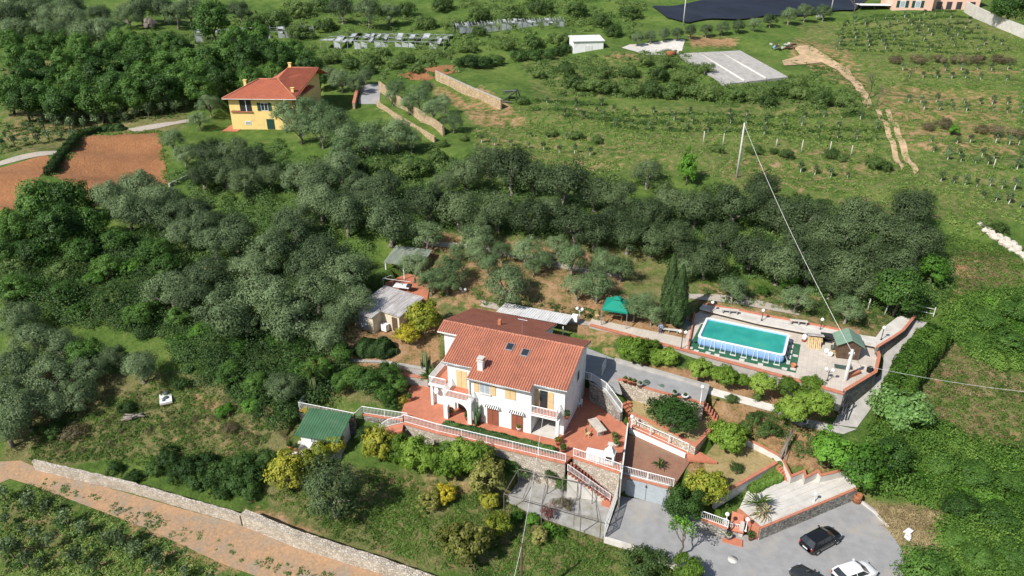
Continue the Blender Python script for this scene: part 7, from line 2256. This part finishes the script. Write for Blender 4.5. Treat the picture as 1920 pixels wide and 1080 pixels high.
# ------------------------------------------------------------------ uncountable growth: brambles, ivy, weeds, grass
def sample(polys, n, seed, dens_noise=0.0):
    """n world points spread evenly over the ground seen inside the picture outlines"""
    r = np.random.default_rng(seed)
    out = []
    for poly in polys:
        W_ = [T(x, y) for x, y in poly]
        x0, x1 = min(p.x for p in W_) - 1, max(p.x for p in W_) + 1
        y0, y1 = min(p.y for p in W_) - 1, max(p.y for p in W_) + 1
        X, Y = r.uniform(x0, x1, n * 6), r.uniform(y0, y1, n * 6)
        Z = nat(X, Y)
        a, b_ = proj(X, Y, Z)
        k = inpoly(a, b_, poly)
        for cp, cz in CUTS:
            k &= ~inpoly(X, Y, cp)
        if dens_noise:
            f = np.sin(X * .9 + 1.7 * np.sin(Y * .5)) * np.sin(Y * .8 + 1.3 * np.sin(X * .6))
            k &= r.uniform(-1, 1, len(X)) < f + dens_noise
        Pn = np.stack([X, Y, Z], 1)[k]
        area = (x1 - x0) * (y1 - y0) * k.mean()
        out.append((Pn, area))
    tot = sum(a for _, a in out)
    return np.concatenate([p[:max(1, int(n * a / tot))] for p, a in out])

def cover(name, label, cat, polys, nm, per, leaf, rad, hgt, l, w, seed, dn=0.0):
    """mass of overlapping leafy mounds joined into one object"""
    P0 = sample(polys, nm, seed, dn)
    r = np.random.default_rng(seed + 1)
    k = len(P0)
    g_ = np.exp(r.normal(0, .45, k))
    R_ = rad * g_ * .85
    Hh = hgt * g_ * r.uniform(.5, 1.25, k) * .85
    u = unit(k * per, r); u[:, 2] = np.abs(u[:, 2])
    rr = r.uniform(.62, 1.12, (k * per, 1))
    S = np.repeat(np.stack([R_, R_, Hh], 1), per, 0)
    P = np.repeat(P0, per, 0) + u * rr * S
    Nn = u + unit(k * per, r) * .5 + np.array([0, 0, .15])
    Nn /= np.linalg.norm(Nn, axis=1, keepdims=True)
    V, Qd = leaf_quads(P, Nn, l, w, r)
    o = link_mesh(name, np_mesh(name, V, Qd, leaf))
    return tag(o, label, cat, None, 'stuff')

cover('bramble_cover', 'dense brambles covering the left slope below the ploughed field', 'brambles',
      [[(0, 440), (120, 455), (250, 440), (350, 470), (330, 600), (560, 650), (620, 730), (560, 745), (440, 700), (360, 690), (240, 620), (120, 600), (0, 570)],
       [(330, 610), (650, 610), (650, 730), (520, 800), (430, 720)], [(340, 690), (520, 700), (500, 790), (400, 730)]], 640, 410, 'bramble_leaf', 1.55, 1.6, .21, .13, 1)
cover('bramble_cover', 'green undergrowth between the olives above and left of the house', 'undergrowth',
      [[(320, 330), (520, 260), (560, 310), (780, 290), (840, 330), (1200, 400), (1210, 470), (1000, 440), (780, 430), (700, 470), (650, 600), (430, 600), (330, 470)],
       [(1200, 400), (1440, 370), (1750, 430), (1790, 520), (1760, 580), (1680, 590), (1560, 560), (1420, 520), (1290, 520), (1200, 470)]], 1000, 180, 'bramble_leaf', 1.3, 1.05, .25, .16, 2)
cover('ivy_cover', 'thick bright green ivy covering the right hand slope', 'ivy',
      [[(1640, 800), (1730, 800), (1790, 840), (1920, 850), (1920, 1080), (1790, 1080), (1765, 1020), (1785, 955), (1690, 925), (1600, 900)],
       [(1800, 565), (1920, 545), (1920, 690), (1870, 690), (1800, 640), (1770, 600)], [(1720, 790), (1790, 800), (1790, 840), (1700, 850), (1690, 810)]], 880, 390, 'ivy_leaf', 1.15, 1.15, .2, .14, 3)
cover('shrub_cover', 'mixed scrub covering the far slope around the greenhouses', 'scrub',
      [[(0, 60), (360, 60), (600, 90), (860, 90), (860, 140), (700, 150), (580, 130), (420, 170), (340, 195), (0, 205)],
       [(420, 20), (760, 30), (1100, 70), (1060, 95), (860, 100), (840, 60), (600, 60), (440, 70)],
       [(860, 0), (1210, 0), (1200, 60), (1070, 60), (870, 40)]], 900, 110, 'scrub_leaf', 1.5, 1.1, .42, .28, 4, 0.3)
cover('scrub_cover', 'low scrub over the bank around the concrete slab', 'scrub',
      [[(960, 115), (1280, 95), (1350, 165), (1480, 150), (1560, 130), (1640, 210), (1560, 215), (1300, 190), (1050, 180)], [(850, 290), (1200, 330), (1200, 350), (900, 320)], [(560, 290), (840, 270), (850, 330), (640, 330)]], 620, 110, 'scrub_leaf', 1.2, .8, .34, .22, 5, 0.2)
cover('weed_cover', 'weedy grass tufts over the terraced slopes at right', 'weeds',
      [[(870, 240), (1640, 200), (1920, 180), (1920, 420), (1780, 470), (1760, 400), (1650, 380), (1440, 340), (1200, 330), (900, 310)],
       [(1560, 40), (1920, 60), (1920, 180), (1640, 170)], [(960, 190), (1640, 230), (1640, 280), (1000, 260)]], 4200, 34, 'grass_blade', .65, .34, .36, .11, 6, 0.5)
cover('weed_cover', 'tall grass and weeds on the slope right of the grove', 'weeds',
      [[(1770, 440), (1920, 470), (1920, 560), (1790, 570), (1760, 610), (1780, 520)], [(1700, 700), (1830, 640), (1920, 700), (1920, 860), (1800, 830)]], 1000, 36, 'grass_blade', .5, .3, .3, .08, 7, 0.4)
cover('weed_cover', 'grass tufts over the lower citrus garden and lawns', 'grass',
      [[(500, 930), (700, 880), (950, 930), (1130, 1010), (1250, 1050), (1250, 1080), (900, 1080), (640, 1010)], [(60, 800), (320, 700), (520, 800), (480, 860), (250, 870), (60, 860)]], 2600, 34, 'grass_blade', .45, .16, .24, .07, 8, 0.4)
cover('weed_cover', 'weeds and low vines in the lower left field', 'weeds',
      [[(0, 920), (80, 920), (270, 1000), (420, 1075), (0, 1080)]], 520, 40, 'grass_blade', .5, .26, .26, .09, 9, 0.1)
cover('weed_cover', 'sparse weeds along the middle of the dirt track', 'weeds',
      [[(60, 898), (90, 898), (300, 970), (480, 1040), (640, 1080), (560, 1085), (450, 1055), (280, 990)], [(20, 905), (70, 912), (270, 992), (420, 1060), (400, 1070), (250, 1000), (60, 925)]], 420, 30, 'bramble_leaf', .3, .16, .2, .08, 10, 0.1)
cover('straw_cover', 'dry straw and weeds beside the parking area', 'straw',
      [[(1618, 945), (1660, 950), (1780, 965), (1765, 1040), (1690, 1060), (1650, 990)]], 620, 40, 'straw_leaf', .4, .22, .4, .05, 12)
cover('weed_cover', 'dry grass and herbs on the slope behind the pool', 'grass',
      [[(1330, 565), (1440, 575), (1640, 620), (1690, 590), (1600, 570), (1420, 540), (1320, 545)], [(880, 545), (1140, 585), (1140, 600), (900, 570)], [(1420, 770), (1560, 800), (1560, 880), (1480, 850)]], 800, 40, 'scrub_leaf', .4, .22, .24, .07, 13, 0.2)
cover('weed_cover', 'grass and vines in the strip beyond the ploughed field', 'grass',
      [[(0, 230), (360, 200), (350, 215), (240, 238), (150, 255), (0, 290)]], 420, 30, 'grass_blade', .5, .22, .32, .1, 14, 0.3)
cover('wall_weeds', 'tufts growing out of the long terrace retaining wall', 'weeds',
      [[(830, 838), (1060, 895), (1040, 912), (850, 862)]], 220, 60, 'bramble_leaf', .4, .45, .2, .12, 15, .3)
def row_growth(label, groups, per_m, leaf, rad, seed):
    """band of low growth along each planted row"""
    r = np.random.default_rng(seed)
    pts = []
    for g_ in groups:
        for a, b_ in ROWSEG[g_]:
            A, B = T(*a), T(*b_)
            n = int((B - A).length * per_m)
            f = r.uniform(-.02, 1.02, n)
            X = A.x + (B.x - A.x) * f + r.normal(0, .35, n); Y = A.y + (B.y - A.y) * f + r.normal(0, .45, n)
            pts.append(np.stack([X, Y, nat(X, Y)], 1))
    P0 = np.concatenate(pts); k = len(P0); per = 26
    u = unit(k * per, r); u[:, 2] = np.abs(u[:, 2])
    R_ = rad * np.exp(r.normal(0, .4, k))
    P = np.repeat(P0, per, 0) + u * np.repeat(np.stack([R_, R_, R_ * .8], 1), per, 0)
    V, Qd = leaf_quads(P, (u + unit(k * per, r) * .5), .3, .13, r)
    tag(link_mesh('row_growth', np_mesh('row_growth', V, Qd, leaf)), label, 'weeds', None, 'stuff')
row_growth('dark green growth along the central sapling rows', ['saplings of the central terraces'], 3.6, 'broad_leaf', .62, 31)
row_growth('green growth along the top right sapling rows', ['saplings of the top right field'], 2.0, 'broad_leaf', .55, 32)
row_growth('green growth along the right hand sapling rows', ['saplings of the right terraces', 'saplings of the lowest right rows'], 1.4, 'bramble_leaf', .42, 33)
row_growth('dark vine growth along the rows at the lower left', ['vines at the lower left corner'], 2.0, 'hedge_leaf', .4, 34)
row_growth('vine growth along the rows beyond the ploughed field', ['vines beyond the ploughed field'], .7, 'hedge_leaf', .4, 35)
cover('straw_cover', 'dry bleached grass on the slope right of the side lane', 'straw',
      [[(1740, 650), (1800, 650), (1920, 700), (1920, 840), (1820, 820), (1720, 760)], [(1790, 470), (1900, 480), (1920, 540), (1800, 550)]], 700, 34, 'straw_leaf', .45, .2, .34, .05, 16, 0.1)
cover('straw_cover', 'dry grass and dead stems scattered over the bramble slope', 'straw',
      [[(0, 440), (250, 440), (350, 470), (330, 600), (560, 650), (560, 745), (440, 700), (240, 620), (0, 570)], [(60, 700), (500, 760), (480, 850), (80, 850)]], 260, 40, 'dry_scrub_leaf', .7, .9, .5, .05, 17, 0.0)
cover('weed_cover', 'weeds straggling over the borders of the ploughed field', 'weeds',
      [[(97, 332), (152, 252), (162, 256), (106, 336)], [(294, 246), (304, 246), (320, 345), (309, 347)], [(150, 360), (180, 388), (215, 355), (310, 346), (318, 350), (215, 362), (185, 398), (140, 370)], [(150, 250), (300, 245), (300, 250), (160, 256)]], 260, 34, 'grass_blade', .5, .3, .3, .1, 18)
cover('weed_cover', 'weeds along the edges of the field track', 'weeds',
      [[(1520, 84), (1560, 106), (1625, 165), (1640, 205), (1630, 210), (1600, 150), (1550, 112), (1510, 90)], [(1646, 205), (1660, 205), (1700, 300), (1710, 325), (1695, 322), (1675, 270)], [(1465, 112), (1530, 118), (1570, 130), (1565, 136), (1500, 126)]], 220, 34, 'grass_blade', .55, .3, .32, .1, 19)
print('saplings', nsap)
